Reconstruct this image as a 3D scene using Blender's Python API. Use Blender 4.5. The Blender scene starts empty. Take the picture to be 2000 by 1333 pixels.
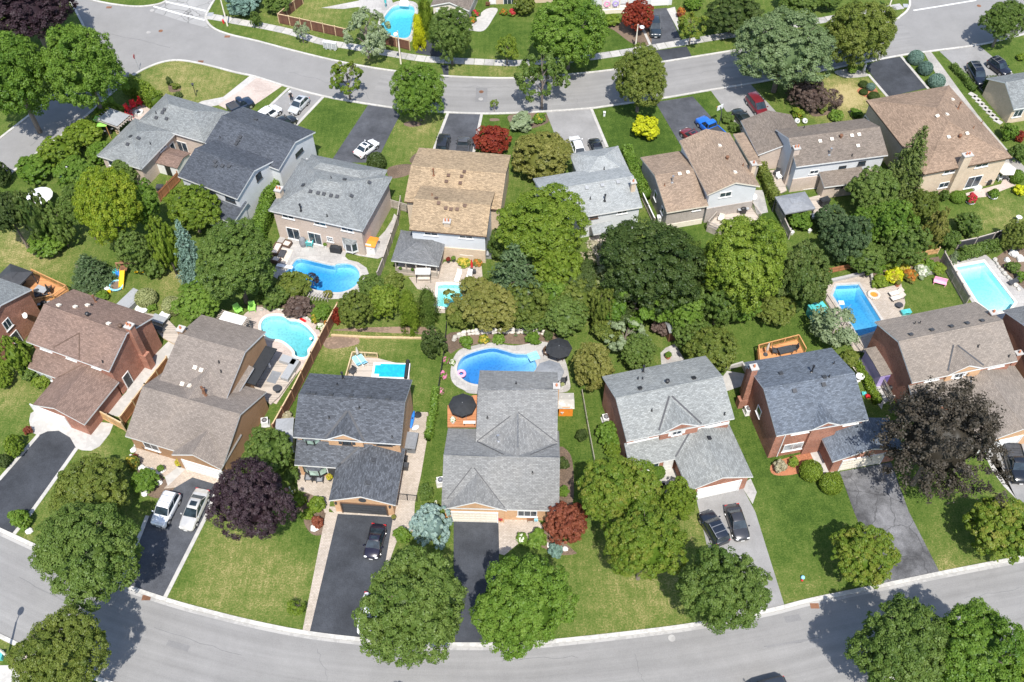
import bpy, bmesh, math, random
import numpy as np
from mathutils import Vector, Matrix
random.seed(7)
RNG = np.random.default_rng(7)
R = math.radians
SC = bpy.context.scene
COL = SC.collection

# ---------------------------------------------------------------- camera, sky, sun, exposure
CAM_H, CAM_F, CAM_T = 93.0, 1880.0, R(51.7)
cd = bpy.data.cameras.new('camera'); cam = bpy.data.objects.new('camera', cd); COL.objects.link(cam)
cam.location = (0, 0, CAM_H); cam.rotation_euler = (math.pi/2 - CAM_T, 0, 0)
cd.sensor_width = 36; cd.lens = 36*CAM_F/2000; cd.clip_start = 1; cd.clip_end = 6000
SC.camera = cam
SUN_EL, SUN_AZ = R(60), R(174.5)          # azimuth from north (+y) clockwise: the sun stands behind the camera
W = bpy.data.worlds.new('World'); SC.world = W; W.use_nodes = True
wn = W.node_tree.nodes; wl = W.node_tree.links
sky = wn.new('ShaderNodeTexSky'); sky.sky_type = 'NISHITA'; sky.sun_disc = False
sky.sun_elevation = SUN_EL; sky.sun_rotation = SUN_AZ
wn['Background'].inputs['Strength'].default_value = 0.15
wl.new(sky.outputs[0], wn['Background'].inputs[0])
sd = bpy.data.lights.new('sun', 'SUN'); sd.energy = 4.2; sd.angle = R(0.5); sd.color = (1, .955, .885)
sun = bpy.data.objects.new('sun', sd); COL.objects.link(sun)
sv = Vector((math.sin(SUN_AZ)*math.cos(SUN_EL), math.cos(SUN_AZ)*math.cos(SUN_EL), math.sin(SUN_EL)))
sun.rotation_euler = sv.to_track_quat('Z', 'Y').to_euler(); sun.location = (0, -40, 120)
vs = SC.view_settings; vs.view_transform = 'Standard'; vs.look = 'None'; vs.gamma = 1; vs.use_curve_mapping = False
vs.exposure = 0.62
SC.cycles.max_bounces = 6; SC.cycles.diffuse_bounces = 3; SC.cycles.transparent_max_bounces = 12
SC.cycles.use_denoising = True

# ---------------------------------------------------------------- geometry of the survey: photo pixel -> place on a level
ST, CT = math.sin(CAM_T), math.cos(CAM_T)
def ray(px, py):
    u = (px-1000)/CAM_F; v = (py-666.5)/CAM_F
    return Vector((u, CT-v*ST, -ST-v*CT))
def G(px, py, z=0.0):
    d = ray(px, py); t = (z-CAM_H)/d.z
    return Vector((d.x*t, d.y*t, z))
def scale_at(px, py, z=0.0):                # photo pixels per metre across the view
    p = G(px, py, z); return CAM_F/(p.y*CT-(z-CAM_H)*ST)
def smooth2(pts, n=4, closed=True):
    out = []; N = len(pts)
    rngi = range(N) if closed else range(N-1)
    for i in rngi:
        if closed: p = [pts[(i+k-1) % N] for k in range(4)]
        else: p = [pts[max(0, min(N-1, i+k-1))] for k in range(4)]
        for k in range(n):
            t = k/n
            out.append(tuple(.5*((2*p[1][a])+(-p[0][a]+p[2][a])*t+(2*p[0][a]-5*p[1][a]+4*p[2][a]-p[3][a])*t*t+(-p[0][a]+3*p[1][a]-3*p[2][a]+p[3][a])*t**3) for a in (0, 1)))
    if not closed: out.append(tuple(pts[-1]))
    return out

# ---------------------------------------------------------------- mesh helpers
class MB:
    def __init__(s): s.v = []; s.f = []; s.m = []
    def poly(s, pts, m=0):
        i = len(s.v); s.v += [tuple(p) for p in pts]; s.f.append(tuple(range(i, i+len(pts)))); s.m.append(m)
    def box(s, c, d, m=0, rz=0.0, M=None):
        x, y, z = d[0]/2, d[1]/2, d[2]/2
        P = [Vector((a*x, b*y, e*z)) for a in (-1, 1) for b in (-1, 1) for e in (-1, 1)]
        if rz: P = [Matrix.Rotation(rz, 3, 'Z') @ p for p in P]
        if M is not None: P = [M @ p for p in P]
        c = Vector(c); P = [p+c for p in P]; i = len(s.v); s.v += [tuple(p) for p in P]
        for q in ((0, 1, 3, 2), (4, 6, 7, 5), (0, 4, 5, 1), (2, 3, 7, 6), (0, 2, 6, 4), (1, 5, 7, 3)):
            s.f.append(tuple(i+k for k in q)); s.m.append(m)
    def slab(s, pts, z0, z1, mt=0, ms=None, bottom=False):
        ms = mt if ms is None else ms
        P = [(p[0], p[1]) for p in pts]
        if sum(P[i][0]*P[(i+1) % len(P)][1]-P[(i+1) % len(P)][0]*P[i][1] for i in range(len(P))) < 0: P = P[::-1]
        n = len(P); i = len(s.v)
        s.v += [(a, b, z1) for a, b in P]+[(a, b, z0) for a, b in P]
        s.f.append(tuple(range(i, i+n))); s.m.append(mt)
        for k in range(n):
            j = (k+1) % n; s.f.append((i+k, i+n+k, i+n+j, i+j)); s.m.append(ms)
        if bottom: s.f.append(tuple(range(i+2*n-1, i+n-1, -1))); s.m.append(ms)
    def cyl(s, a, b, r0, r1=None, n=8, m=0, cap=True):
        r1 = r0 if r1 is None else r1
        a = Vector(a); b = Vector(b); ax = (b-a).normalized()
        u = ax.orthogonal().normalized(); w = ax.cross(u); i = len(s.v)
        for k in range(n):
            t = 2*math.pi*k/n; d = u*math.cos(t)+w*math.sin(t)
            s.v += [tuple(a+d*r0), tuple(b+d*r1)]
        for k in range(n):
            j = (k+1) % n; s.f.append((i+2*k, i+2*j, i+2*j+1, i+2*k+1)); s.m.append(m)
        if cap:
            s.f.append(tuple(i+2*k+1 for k in range(n))); s.m.append(m)
            s.f.append(tuple(i+2*k for k in range(n-1, -1, -1))); s.m.append(m)
    def tube(s, pts, r, n=6, m=0):
        for a, b in zip(pts[:-1], pts[1:]): s.cyl(a, b, r, r, n, m)
    def sph(s, c, r, nu=10, nv=6, m=0, jit=0.0):
        c = Vector(c); r = Vector(r) if hasattr(r, '__len__') else Vector((r, r, r)); i = len(s.v)
        for b in range(nv+1):
            ph = math.pi*b/nv
            for a in range(nu):
                th = 2*math.pi*a/nu; k = 1+random.uniform(-jit, jit)
                s.v.append((c.x+r.x*k*math.sin(ph)*math.cos(th), c.y+r.y*k*math.sin(ph)*math.sin(th), c.z+r.z*k*math.cos(ph)))
        for b in range(nv):
            for a in range(nu):
                a2 = (a+1) % nu; s.f.append((i+b*nu+a, i+(b+1)*nu+a, i+(b+1)*nu+a2, i+b*nu+a2)); s.m.append(m)
    def lathe(s, c, prof, n=12, m=0):
        i = len(s.v)
        for r, z in prof:
            for k in range(n):
                t = 2*math.pi*k/n; s.v.append((c[0]+r*math.cos(t), c[1]+r*math.sin(t), c[2]+z))
        for b in range(len(prof)-1):
            for k in range(n):
                j = (k+1) % n; s.f.append((i+b*n+k, i+b*n+j, i+(b+1)*n+j, i+(b+1)*n+k)); s.m.append(m)
    def mesh(s, name, mats, smooth=False, uv=True):
        me = bpy.data.meshes.new(name); me.from_pydata(s.v, [], s.f)
        for m in (mats if isinstance(mats, (list, tuple)) else [mats]): me.materials.append(m)
        me.polygons.foreach_set('material_index', s.m)
        if smooth:
            bm = bmesh.new(); bm.from_mesh(me); bmesh.ops.remove_doubles(bm, verts=bm.verts, dist=1e-4)
            bmesh.ops.recalc_face_normals(bm, faces=bm.faces)
            bm.to_mesh(me); bm.free(); me.polygons.foreach_set('use_smooth', [True]*len(me.polygons))
        me.update()
        if uv:
            L = me.uv_layers.new(name='UVMap'); buf = np.zeros(len(me.loops)*2, dtype=np.float32); Z = Vector((0, 0, 1))
            for p in me.polygons:
                n = p.normal; t = Z.cross(n)
                if t.length < 1e-3: t = Vector((1, 0, 0)); b = Vector((0, 1, 0))
                else: t.normalize(); b = n.cross(t)
                for li in p.loop_indices:
                    co = me.vertices[me.loops[li].vertex_index].co
                    buf[2*li] = co.dot(t); buf[2*li+1] = co.dot(b)
            L.data.foreach_set('uv', buf)
        return me
    def build(s, name, mats, parent=None, smooth=False, uv=True, loc=None):
        return link(name, s.mesh(name, mats, smooth, uv), parent, loc)
def link(name, data, parent=None, loc=None, rz=0.0):
    o = bpy.data.objects.new(name, data); COL.objects.link(o)
    if parent is not None: o.parent = parent
    if loc is not None: o.location = loc
    if rz: o.rotation_euler.z = rz
    return o
def tag(o, label=None, cat=None, group=None, kind=None):
    if label: o['label'] = label
    if cat: o['category'] = cat
    if group: o['group'] = group
    if kind: o['kind'] = kind
    return o
def thing(name, label, cat, loc, rz=0.0, group=None):
    o = link(name, None, None, loc, rz); o.empty_display_size = .3
    return tag(o, label, cat, group)
def dup(root, loc, rz, label, group=None, sc=None):
    r = root.copy(); COL.objects.link(r); r.location = loc; r.rotation_euler = (0, 0, rz); r['label'] = label
    if sc: r.scale = sc
    if group: r['group'] = group
    for ch in list(root.children):
        c = ch.copy(); COL.objects.link(c); c.parent = r
        for g in ch.children:
            d = g.copy(); COL.objects.link(d); d.parent = c
    return r

# ---------------------------------------------------------------- materials
def newmat(name):
    m = bpy.data.materials.new(name); m.use_nodes = True
    nt = m.node_tree; return m, nt, nt.nodes, nt.links, nt.nodes['Principled BSDF']
def rgba(c): return (c[0], c[1], c[2], 1)
def noise(nd, lk, vec, sc, det=4.0, rough=.6):
    t = nd.new('ShaderNodeTexNoise'); t.inputs['Scale'].default_value = sc; t.inputs['Detail'].default_value = det; t.inputs['Roughness'].default_value = rough
    lk.new(vec, t.inputs['Vector']); return t.outputs['Fac']
def ramp(nd, lk, fac, stops, interp='LINEAR'):
    r = nd.new('ShaderNodeValToRGB'); r.color_ramp.interpolation = interp
    e = r.color_ramp.elements
    while len(e) < len(stops): e.new(.5)
    for k, (p, c) in enumerate(stops): e[k].position = p; e[k].color = rgba(c)
    lk.new(fac, r.inputs[0]); return r.outputs[0]
def mix(nd, lk, fac, a, b, mode='MIX'):
    x = nd.new('ShaderNodeMix'); x.data_type = 'RGBA'; x.blend_type = mode
    for s, i in ((fac, 0), (a, 6), (b, 7)):
        if hasattr(s, 'links'): lk.new(s, x.inputs[i])
        elif i == 0: x.inputs[0].default_value = s
        else: x.inputs[i].default_value = rgba(s)
    return x.outputs[2]
def mul(nd, lk, a, b, op='MULTIPLY'):
    x = nd.new('ShaderNodeMath'); x.operation = op
    for s, i in ((a, 0), (b, 1)):
        if hasattr(s, 'links'): lk.new(s, x.inputs[i])
        else: x.inputs[i].default_value = s
    return x.outputs[0]
def bump(nd, lk, h, bs, st=.3, dist=.02):
    b = nd.new('ShaderNodeBump'); b.inputs['Strength'].default_value = st; b.inputs['Distance'].default_value = dist
    lk.new(h, b.inputs['Height']); lk.new(b.outputs[0], bs.inputs['Normal'])
def shade(c, k): return tuple(x*k for x in c)
def plain(name, c, rough=.6, var=.18, sc=3.0, metal=0.0, spec=.5, bm=0.0, sc2=.25, coat=0.0):
    m, nt, nd, lk, bs = newmat(name)
    g = nd.new('ShaderNodeNewGeometry'); p = g.outputs['Position']
    n1 = noise(nd, lk, p, sc); n2 = noise(nd, lk, p, sc2, 3)
    f = mul(nd, lk, n1, n2, 'ADD')
    col = ramp(nd, lk, f, [(.55, shade(c, 1-var)), (1.0, c), (1.45, shade(c, 1+var))])
    lk.new(col, bs.inputs['Base Color']); bs.inputs['Roughness'].default_value = rough
    bs.inputs['Metallic'].default_value = metal; bs.inputs['Specular IOR Level'].default_value = spec
    if coat: bs.inputs['Coat Weight'].default_value = coat; bs.inputs['Coat Roughness'].default_value = .05
    if bm: bump(nd, lk, n1, bs, bm, .02)
    return m
def uvs(nd): return nd.new('ShaderNodeUVMap').outputs[0]
def brickmat(name, c1, c2, mortar, bw, bh, rough=.85, ms=.012, blot=.25, bst=.4, off=.5, jit=.0):
    m, nt, nd, lk, bs = newmat(name)
    u = uvs(nd)
    b = nd.new('ShaderNodeTexBrick'); lk.new(u, b.inputs['Vector']); b.offset = off
    b.inputs['Color1'].default_value = rgba(c1); b.inputs['Color2'].default_value = rgba(c2); b.inputs['Mortar'].default_value = rgba(mortar)
    b.inputs['Scale'].default_value = 1; b.inputs['Brick Width'].default_value = bw; b.inputs['Row Height'].default_value = bh
    b.inputs['Mortar Size'].default_value = ms; b.inputs['Bias'].default_value = 0; b.inputs['Mortar Smooth'].default_value = .3
    g = nd.new('ShaderNodeNewGeometry')
    n1 = noise(nd, lk, g.outputs['Position'], 4.5, 5, .75); n2 = noise(nd, lk, g.outputs['Position'], .35, 4, .6)
    f = mul(nd, lk, n1, n2, 'ADD')
    v = ramp(nd, lk, f, [(.6, (1-blot,)*3), (1.0, (1, 1, 1)), (1.4, (1+blot,)*3)])
    lk.new(mix(nd, lk, 1.0, b.outputs['Color'], v, 'MULTIPLY'), bs.inputs['Base Color'])
    bs.inputs['Roughness'].default_value = rough; bs.inputs['Specular IOR Level'].default_value = .25
    bump(nd, lk, b.outputs['Fac'], bs, -bst if bst else 0, .02)
    return m
def roofmat(name, c, con=.3, streak=0.0):
    # laminated shingles: 14 cm courses, random tab tones, blotches of wear
    m, nt, nd, lk, bs = newmat(name)
    u = uvs(nd)
    b = nd.new('ShaderNodeTexBrick'); lk.new(u, b.inputs['Vector']); b.offset = .37; b.squash = 1.0
    b.inputs['Color1'].default_value = rgba(shade(c, 1-con)); b.inputs['Color2'].default_value = rgba(shade(c, 1+con)); b.inputs['Mortar'].default_value = rgba(shade(c, .5))
    b.inputs['Scale'].default_value = 1; b.inputs['Brick Width'].default_value = .34; b.inputs['Row Height'].default_value = .15
    b.inputs['Mortar Size'].default_value = .018; b.inputs['Mortar Smooth'].default_value = .6
    mp = nd.new('ShaderNodeMapping'); lk.new(u, mp.inputs['Vector']); mp.inputs['Scale'].default_value = (1.2, 1.7, 1)
    n0 = noise(nd, lk, mp.outputs[0], 5.5, 5, .75)
    g = nd.new('ShaderNodeNewGeometry'); n2 = noise(nd, lk, g.outputs['Position'], .22, 4, .65)
    v = ramp(nd, lk, n0, [(.28, (1-con*.85,)*3), (.5, (1, 1, 1)), (.74, (1+con*1.0,)*3)])
    w = ramp(nd, lk, n2, [(.3, (.86,)*3), (.5, (1, 1, 1)), (.7, (1.12, 1.1, 1.07))])
    k = mix(nd, lk, 1.0, mix(nd, lk, 1.0, b.outputs['Color'], v, 'MULTIPLY'), w, 'MULTIPLY')
    lk.new(k, bs.inputs['Base Color']); bs.inputs['Roughness'].default_value = .9; bs.inputs['Specular IOR Level'].default_value = .2
    bump(nd, lk, b.outputs['Fac'], bs, -.5, .03)
    return m
def sidingmat(name, c, row=.2):
    m, nt, nd, lk, bs = newmat(name)
    sp = nd.new('ShaderNodeSeparateXYZ'); lk.new(uvs(nd), sp.inputs[0])
    f = mul(nd, lk, mul(nd, lk, sp.outputs[1], 1/row), 0, 'ADD'); fr = nd.new('ShaderNodeMath'); fr.operation = 'FRACT'; lk.new(f, fr.inputs[0])
    g = nd.new('ShaderNodeNewGeometry'); n = noise(nd, lk, g.outputs['Position'], .8)
    col = ramp(nd, lk, fr.outputs[0], [(.0, shade(c, .55)), (.12, c), (1.0, c)])
    lk.new(mix(nd, lk, 1.0, col, ramp(nd, lk, n, [(.35, (.92,)*3), (.65, (1, 1, 1))]), 'MULTIPLY'), bs.inputs['Base Color'])
    bs.inputs['Roughness'].default_value = .55
    return m
def asphaltmat(name, c, var=.2, crack=.0, wear=.25, lanes=False):
    m, nt, nd, lk, bs = newmat(name)
    g = nd.new('ShaderNodeNewGeometry'); p = g.outputs['Position']
    n1 = noise(nd, lk, p, 9, 5, .8); n2 = noise(nd, lk, p, .28, 5, .6); n3 = noise(nd, lk, p, 1.4, 5, .65)
    col = ramp(nd, lk, n1, [(.3, shade(c, 1-var)), (.7, shade(c, 1+var))])
    col = mix(nd, lk, 1.0, col, ramp(nd, lk, n2, [(.3, (1-wear,)*3), (.7, (1+wear,)*3)]), 'MULTIPLY')
    col = mix(nd, lk, 1.0, col, ramp(nd, lk, n3, [(.3, (1-wear*.4,)*3), (.7, (1+wear*.4,)*3)]), 'MULTIPLY')
    if lanes:                               # wheel paths: worn paler bands along the street, fading out at the edges
        u = uvs(nd); mp = nd.new('ShaderNodeMapping'); lk.new(u, mp.inputs['Vector']); mp.inputs['Scale'].default_value = (.035, 1.1, 1)
        n5 = noise(nd, lk, mp.outputs[0], 1.0, 4, .6); sp = nd.new('ShaderNodeSeparateXYZ'); lk.new(u, sp.inputs[0])
        ed = ramp(nd, lk, mul(nd, lk, sp.outputs[1], 1/8.9), [(.0, (0,)*3), (.12, (1,)*3), (.88, (1,)*3), (1, (0,)*3)])
        st = ramp(nd, lk, n5, [(.28, (.86,)*3), (.5, (1,)*3), (.72, (1.13,)*3)])
        col = mix(nd, lk, 1.0, col, mix(nd, lk, ed, (1, 1, 1), st), 'MULTIPLY')
    if crack:
        v = nd.new('ShaderNodeTexVoronoi'); v.feature = 'DISTANCE_TO_EDGE'; v.inputs['Scale'].default_value = .33
        wv = nd.new('ShaderNodeVectorMath'); wv.operation = 'ADD'; tn = nd.new('ShaderNodeTexNoise'); tn.inputs['Scale'].default_value = .8; lk.new(p, tn.inputs['Vector'])
        lk.new(p, wv.inputs[0]); lk.new(tn.outputs['Color'], wv.inputs[1]); lk.new(wv.outputs[0], v.inputs['Vector'])
        k = ramp(nd, lk, v.outputs['Distance'], [(.0, (1,)*3), (.012, (1,)*3), (.02, (0,)*3)])
        col = mix(nd, lk, mul(nd, lk, k, crack), col, shade(c, .35))
    lk.new(col, bs.inputs['Base Color']); bs.inputs['Roughness'].default_value = .9; bs.inputs['Specular IOR Level'].default_value = .2
    bump(nd, lk, n1, bs, .25, .01)
    return m
def stripmat(name, c, along='x', w=.14, dark=.45, var=.25, rough=.75):
    # boards: a dark gap every w metres, each board its own tone
    m, nt, nd, lk, bs = newmat(name)
    sp = nd.new('ShaderNodeSeparateXYZ'); lk.new(uvs(nd), sp.inputs[0])
    f = mul(nd, lk, sp.outputs[0 if along == 'x' else 1], 1/w)
    fr = nd.new('ShaderNodeMath'); fr.operation = 'FRACT'; lk.new(f, fr.inputs[0])
    fl = nd.new('ShaderNodeMath'); fl.operation = 'FLOOR'; lk.new(f, fl.inputs[0])
    wn_ = nd.new('ShaderNodeTexWhiteNoise'); wn_.noise_dimensions = '1D'; lk.new(fl.outputs[0], wn_.inputs['W'])
    g = nd.new('ShaderNodeNewGeometry'); n = noise(nd, lk, g.outputs['Position'], 3)
    t = mul(nd, lk, wn_.outputs['Value'], n, 'ADD')
    col = ramp(nd, lk, t, [(.3, shade(c, 1-var)), (1.2, shade(c, 1+var))])
    k = ramp(nd, lk, fr.outputs[0], [(0, (dark,)*3), (.1, (1,)*3), (.92, (1,)*3), (1, (dark,)*3)])
    lk.new(mix(nd, lk, 1.0, col, k, 'MULTIPLY'), bs.inputs['Base Color']); bs.inputs['Roughness'].default_value = rough
    return m
def leafmat(name, dark, mid, light, trans=.34):
    m = bpy.data.materials.new(name); m.use_nodes = True; nt = m.node_tree; nd = nt.nodes; lk = nt.links
    nd.remove(nd['Principled BSDF']); out = nd['Material Output']
    a = nd.new('ShaderNodeAttribute'); a.attribute_name = 'tone'
    oi = nd.new('ShaderNodeObjectInfo')
    f = mul(nd, lk, a.outputs['Fac'], mul(nd, lk, mul(nd, lk, oi.outputs['Random'], .24), -.12, 'ADD'), 'ADD')
    col = ramp(nd, lk, f, [(.12, dark), (.5, mid), (.92, light)])
    d = nd.new('ShaderNodeBsdfDiffuse'); t = nd.new('ShaderNodeBsdfTranslucent'); g = nd.new('ShaderNodeBsdfGlossy'); g.inputs['Roughness'].default_value = .45
    g.inputs['Color'].default_value = (.8, .85, .9, 1)
    lk.new(col, d.inputs[0]); lk.new(mix(nd, lk, 1.0, col, (1.15, 1.25, .7), 'MULTIPLY'), t.inputs[0])
    x = nd.new('ShaderNodeMixShader'); x.inputs[0].default_value = trans; lk.new(d.outputs[0], x.inputs[1]); lk.new(t.outputs[0], x.inputs[2])
    y = nd.new('ShaderNodeMixShader'); y.inputs[0].default_value = .012; lk.new(x.outputs[0], y.inputs[1]); lk.new(g.outputs[0], y.inputs[2])
    lk.new(y.outputs[0], out.inputs['Surface'])
    return m
def glassmat(name, c, rough=.04):
    m, nt, nd, lk, bs = newmat(name)
    g = nd.new('ShaderNodeNewGeometry'); n = noise(nd, lk, g.outputs['Position'], 1.3)
    lk.new(ramp(nd, lk, n, [(.35, shade(c, .6)), (.65, shade(c, 1.5))]), bs.inputs['Base Color'])
    bs.inputs['Roughness'].default_value = rough; bs.inputs['Specular IOR Level'].default_value = .8
    return m
def paint(name, c, metal=.0):
    m, nt, nd, lk, bs = newmat(name)
    g = nd.new('ShaderNodeNewGeometry'); n = noise(nd, lk, g.outputs['Position'], 2.0)
    lk.new(ramp(nd, lk, n, [(.3, shade(c, .9)), (.7, shade(c, 1.1))]), bs.inputs['Base Color'])
    bs.inputs['Roughness'].default_value = .28; bs.inputs['Metallic'].default_value = metal
    bs.inputs['Coat Weight'].default_value = .8; bs.inputs['Coat Roughness'].default_value = .06
    return m
def watermat(name, absorb, dens):
    m = bpy.data.materials.new(name); m.use_nodes = True; nt = m.node_tree; nd = nt.nodes; lk = nt.links
    nd.remove(nd['Principled BSDF']); out = nd['Material Output']
    tr = nd.new('ShaderNodeBsdfTransparent'); gl = nd.new('ShaderNodeBsdfGlossy'); gl.inputs['Roughness'].default_value = .06
    fr = nd.new('ShaderNodeFresnel'); fr.inputs[0].default_value = 1.33
    g = nd.new('ShaderNodeNewGeometry'); n = noise(nd, lk, g.outputs['Position'], 1.6, 3, .6)
    b = nd.new('ShaderNodeBump'); b.inputs['Strength'].default_value = .6; b.inputs['Distance'].default_value = .1; lk.new(n, b.inputs['Height'])
    lk.new(b.outputs[0], gl.inputs['Normal']); lk.new(b.outputs[0], fr.inputs['Normal'])
    x = nd.new('ShaderNodeMixShader'); lk.new(fr.outputs[0], x.inputs[0]); lk.new(tr.outputs[0], x.inputs[1]); lk.new(gl.outputs[0], x.inputs[2])
    lk.new(x.outputs[0], out.inputs['Surface'])
    va = nd.new('ShaderNodeVolumeAbsorption'); va.inputs['Color'].default_value = rgba(absorb); va.inputs['Density'].default_value = dens
    lk.new(va.outputs[0], out.inputs['Volume'])
    return m
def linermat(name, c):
    # pool liner: faint cell mottle, a painted stand-in for the net of ripple light
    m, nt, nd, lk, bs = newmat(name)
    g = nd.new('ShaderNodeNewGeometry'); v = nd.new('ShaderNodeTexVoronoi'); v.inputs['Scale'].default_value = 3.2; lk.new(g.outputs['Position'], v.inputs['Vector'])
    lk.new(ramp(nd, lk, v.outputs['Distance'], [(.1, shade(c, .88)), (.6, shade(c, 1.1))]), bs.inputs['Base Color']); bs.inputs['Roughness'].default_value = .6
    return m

M = {}
# roofs
for k, c, con in [('slate', (0.209, 0.222, 0.222), .22), ('navy', (.075, .084, .1), .3), ('grey', (0.211, 0.223, 0.223), .22), ('tan', (.335, .25, .16), .27),
                  ('pale', (0.303, 0.319, 0.319), .17), ('sand', (.28, .21, .155), .24), ('umber', (.185, .155, .13), .22), ('fawn', (.265, .19, .137), .24),
                  ('brown', (.2, .138, .112), .22), ('taupe', (.225, .192, .166), .17), ('coal', (0.092, 0.1, 0.114), .36), ('ash', (.15, .155, .16), .22),
                  ('mist', (0.253, 0.264, 0.257), .22), ('blue', (0.123, 0.143, 0.172), .3), ('dune', (0.238, 0.205, 0.175), .17), ('smoke', (0.217, 0.218, 0.213), .2)]:
    M['roof_'+k] = roofmat('roof_'+k, c, con)
# walls
M['brick_red'] = brickmat('brick_red', (.27, .1, .06), (.35, .14, .09), (.3, .21, .165), .23, .08)
M['brick_orange'] = brickmat('brick_orange', (.47, .255, .125), (.55, .325, .175), (.5, .37, .25), .23, .08, blot=.12)
M['brick_tan'] = brickmat('brick_tan', (.42, .325, .265), (.5, .4, .33), (.5, .45, .4), .23, .08, blot=.1)
M['brick_buff'] = brickmat('brick_buff', (.5, .38, .26), (.58, .45, .32), (.5, .44, .36), .23, .08, blot=.1)
M['brick_brown'] = brickmat('brick_brown', (.3, .16, .075), (.36, .2, .1), (.3, .22, .15), .23, .08, blot=.12)
M['brick_grey'] = brickmat('brick_grey', (.3, .26, .23), (.38, .33, .3), (.4, .37, .34), .23, .08, blot=.12)
M['siding_white'] = sidingmat('siding_white', (.62, .64, .66))
M['siding_tan'] = sidingmat('siding_tan', (.42, .33, .22))
M['stucco'] = plain('stucco', (.62, .57, .5), .85, .08)
M['white'] = plain('white_paint', (.7, .7, .69), .45, .06)
M['cream'] = plain('cream_paint', (.7, .64, .54), .5, .06)
M['black'] = plain('black_paint', (.02, .02, .022), .45, .2)
M['charcoal'] = plain('charcoal', (.045, .047, .052), .6, .2)
M['grey'] = plain('grey_metal', (.3, .31, .32), .45, .1)
M['silver'] = plain('silver_metal', (.5, .5, .5), .35, .1, metal=.7)
M['brown'] = plain('brown_trim', (.1, .06, .04), .6, .2)
M['red'] = plain('red_plastic', (.55, .02, .025), .4, .1)
M['yellow'] = plain('yellow_plastic', (.8, .48, .01), .35, .1)
M['green_plastic'] = plain('lime_plastic', (.3, .62, .12), .4, .1)
M['teal'] = plain('teal_plastic', (.08, .42, .42), .4, .15)
M['bluep'] = plain('blue_plastic', (.03, .2, .62), .4, .1)
M['skyblue'] = plain('sky_blue_fabric', (.25, .55, .68), .7, .1)
M['cyan'] = plain('cyan_bubble_cover', (.015, .36, .58), .35, .15)
M['pink'] = plain('pink_paint', (.8, .36, .5), .5, .08)
M['lilac'] = plain('lilac_paint', (.42, .34, .62), .6, .08)
M['violet'] = plain('violet_paint', (.13, .1, .3), .6, .1)
M['orange'] = plain('orange_plastic', (.75, .24, .03), .5, .12)
M['terracotta'] = plain('terracotta', (.42, .16, .08), .8, .15)
M['cushion'] = plain('beige_cushion', (.56, .5, .43), .9, .1)
M['fabric_grey'] = plain('grey_fabric', (.2, .21, .225), .9, .12)
M['fabric_black'] = plain('black_fabric', (.018, .02, .023), .85, .25)
M['rust'] = plain('rusty_iron', (.16, .075, .04), .8, .35)
M['skin'] = plain('skin', (.5, .32, .24), .6, .05)
M['glass'] = glassmat('window_glass', (.03, .045, .06))
M['glass_green'] = glassmat('greenish_glass', (.3, .42, .36), .08)
M['glass_pale'] = glassmat('curtained_glass', (.34, .36, .37), .08)
M['carglass'] = glassmat('car_glass', (.02, .03, .038), .03)
M['tyre'] = plain('tyre', (.015, .015, .015), .9, .2)
# ground
M['road'] = asphaltmat('road_asphalt', (.232, .227, .22), .13, .0, .07)
M['road_lane'] = asphaltmat('road_asphalt_lanes', (.232, .227, .22), .13, .0, .07, True)
M['road_patch'] = asphaltmat('road_patch', (.2, .197, .195), .15, 0, .1)
M['seal'] = plain('crack_sealant', (.13, .13, .13), .7, .2)
M['road_old'] = asphaltmat('old_road_asphalt', (.3, .295, .285), .1, .8, .1)
M['asph_new'] = asphaltmat('fresh_asphalt', (.047, .051, .059), .3, .0, .3)
M['asph_mid'] = asphaltmat('driveway_asphalt', (.072, .076, .086), .28, .0, .32)
M['asph_old'] = asphaltmat('worn_driveway', (.13, .13, .135), .35, .55, .6)
M['asph_pale'] = asphaltmat('pale_driveway', (.25, .245, .24), .14, 0, .14)
M['concrete'] = plain('concrete', (.4, .385, .36), .9, .1, 2.0, bm=.1)
M['concrete_grey'] = plain('grey_concrete', (.32, .31, .295), .9, .16, 1.5, bm=.1)
M['stamped'] = brickmat('stamped_concrete', (.33, .315, .3), (.39, .375, .355), (.28, .265, .25), 1.1, .75, blot=.14, ms=.02, bst=.2)
M['kerb'] = plain('kerb_concrete', (.42, .405, .375), .9, .16, 2.5)
M['paver'] = brickmat('pavers', (.36, .31, .255), (.43, .375, .32), (.26, .22, .185), .3, .16, blot=.12, ms=.015)
M['paver_pink'] = brickmat('pink_pavers', (.4, .325, .285), (.45, .38, .335), (.36, .3, .27), .3, .16, blot=.14, ms=.012)
M['paver_brown'] = brickmat('brown_pavers', (.36, .3, .245), (.44, .37, .3), (.27, .22, .18), .3, .2, blot=.12, ms=.015)
M['mulch'] = plain('mulch', (.12, .085, .06), .95, .4, 6.0, bm=.5)
M['soil'] = plain('bare_soil', (.2, .14, .1), .95, .3, 3.0, bm=.4)
M['mulch_red'] = plain('red_mulch', (.3, .12, .06), .95, .3, 6.0, bm=.5)
M['gravel'] = plain('gravel', (.3, .285, .26), .95, .3, 9.0, bm=.5)
M['stone'] = plain('garden_stone', (.42, .4, .36), .9, .3, 1.6, bm=.4)
M['stone_white'] = plain('pale_boulder', (.58, .57, .54), .9, .2, 1.6, bm=.4)
M['line'] = plain('road_paint', (.62, .62, .6), .7, .15, 4)
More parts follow.
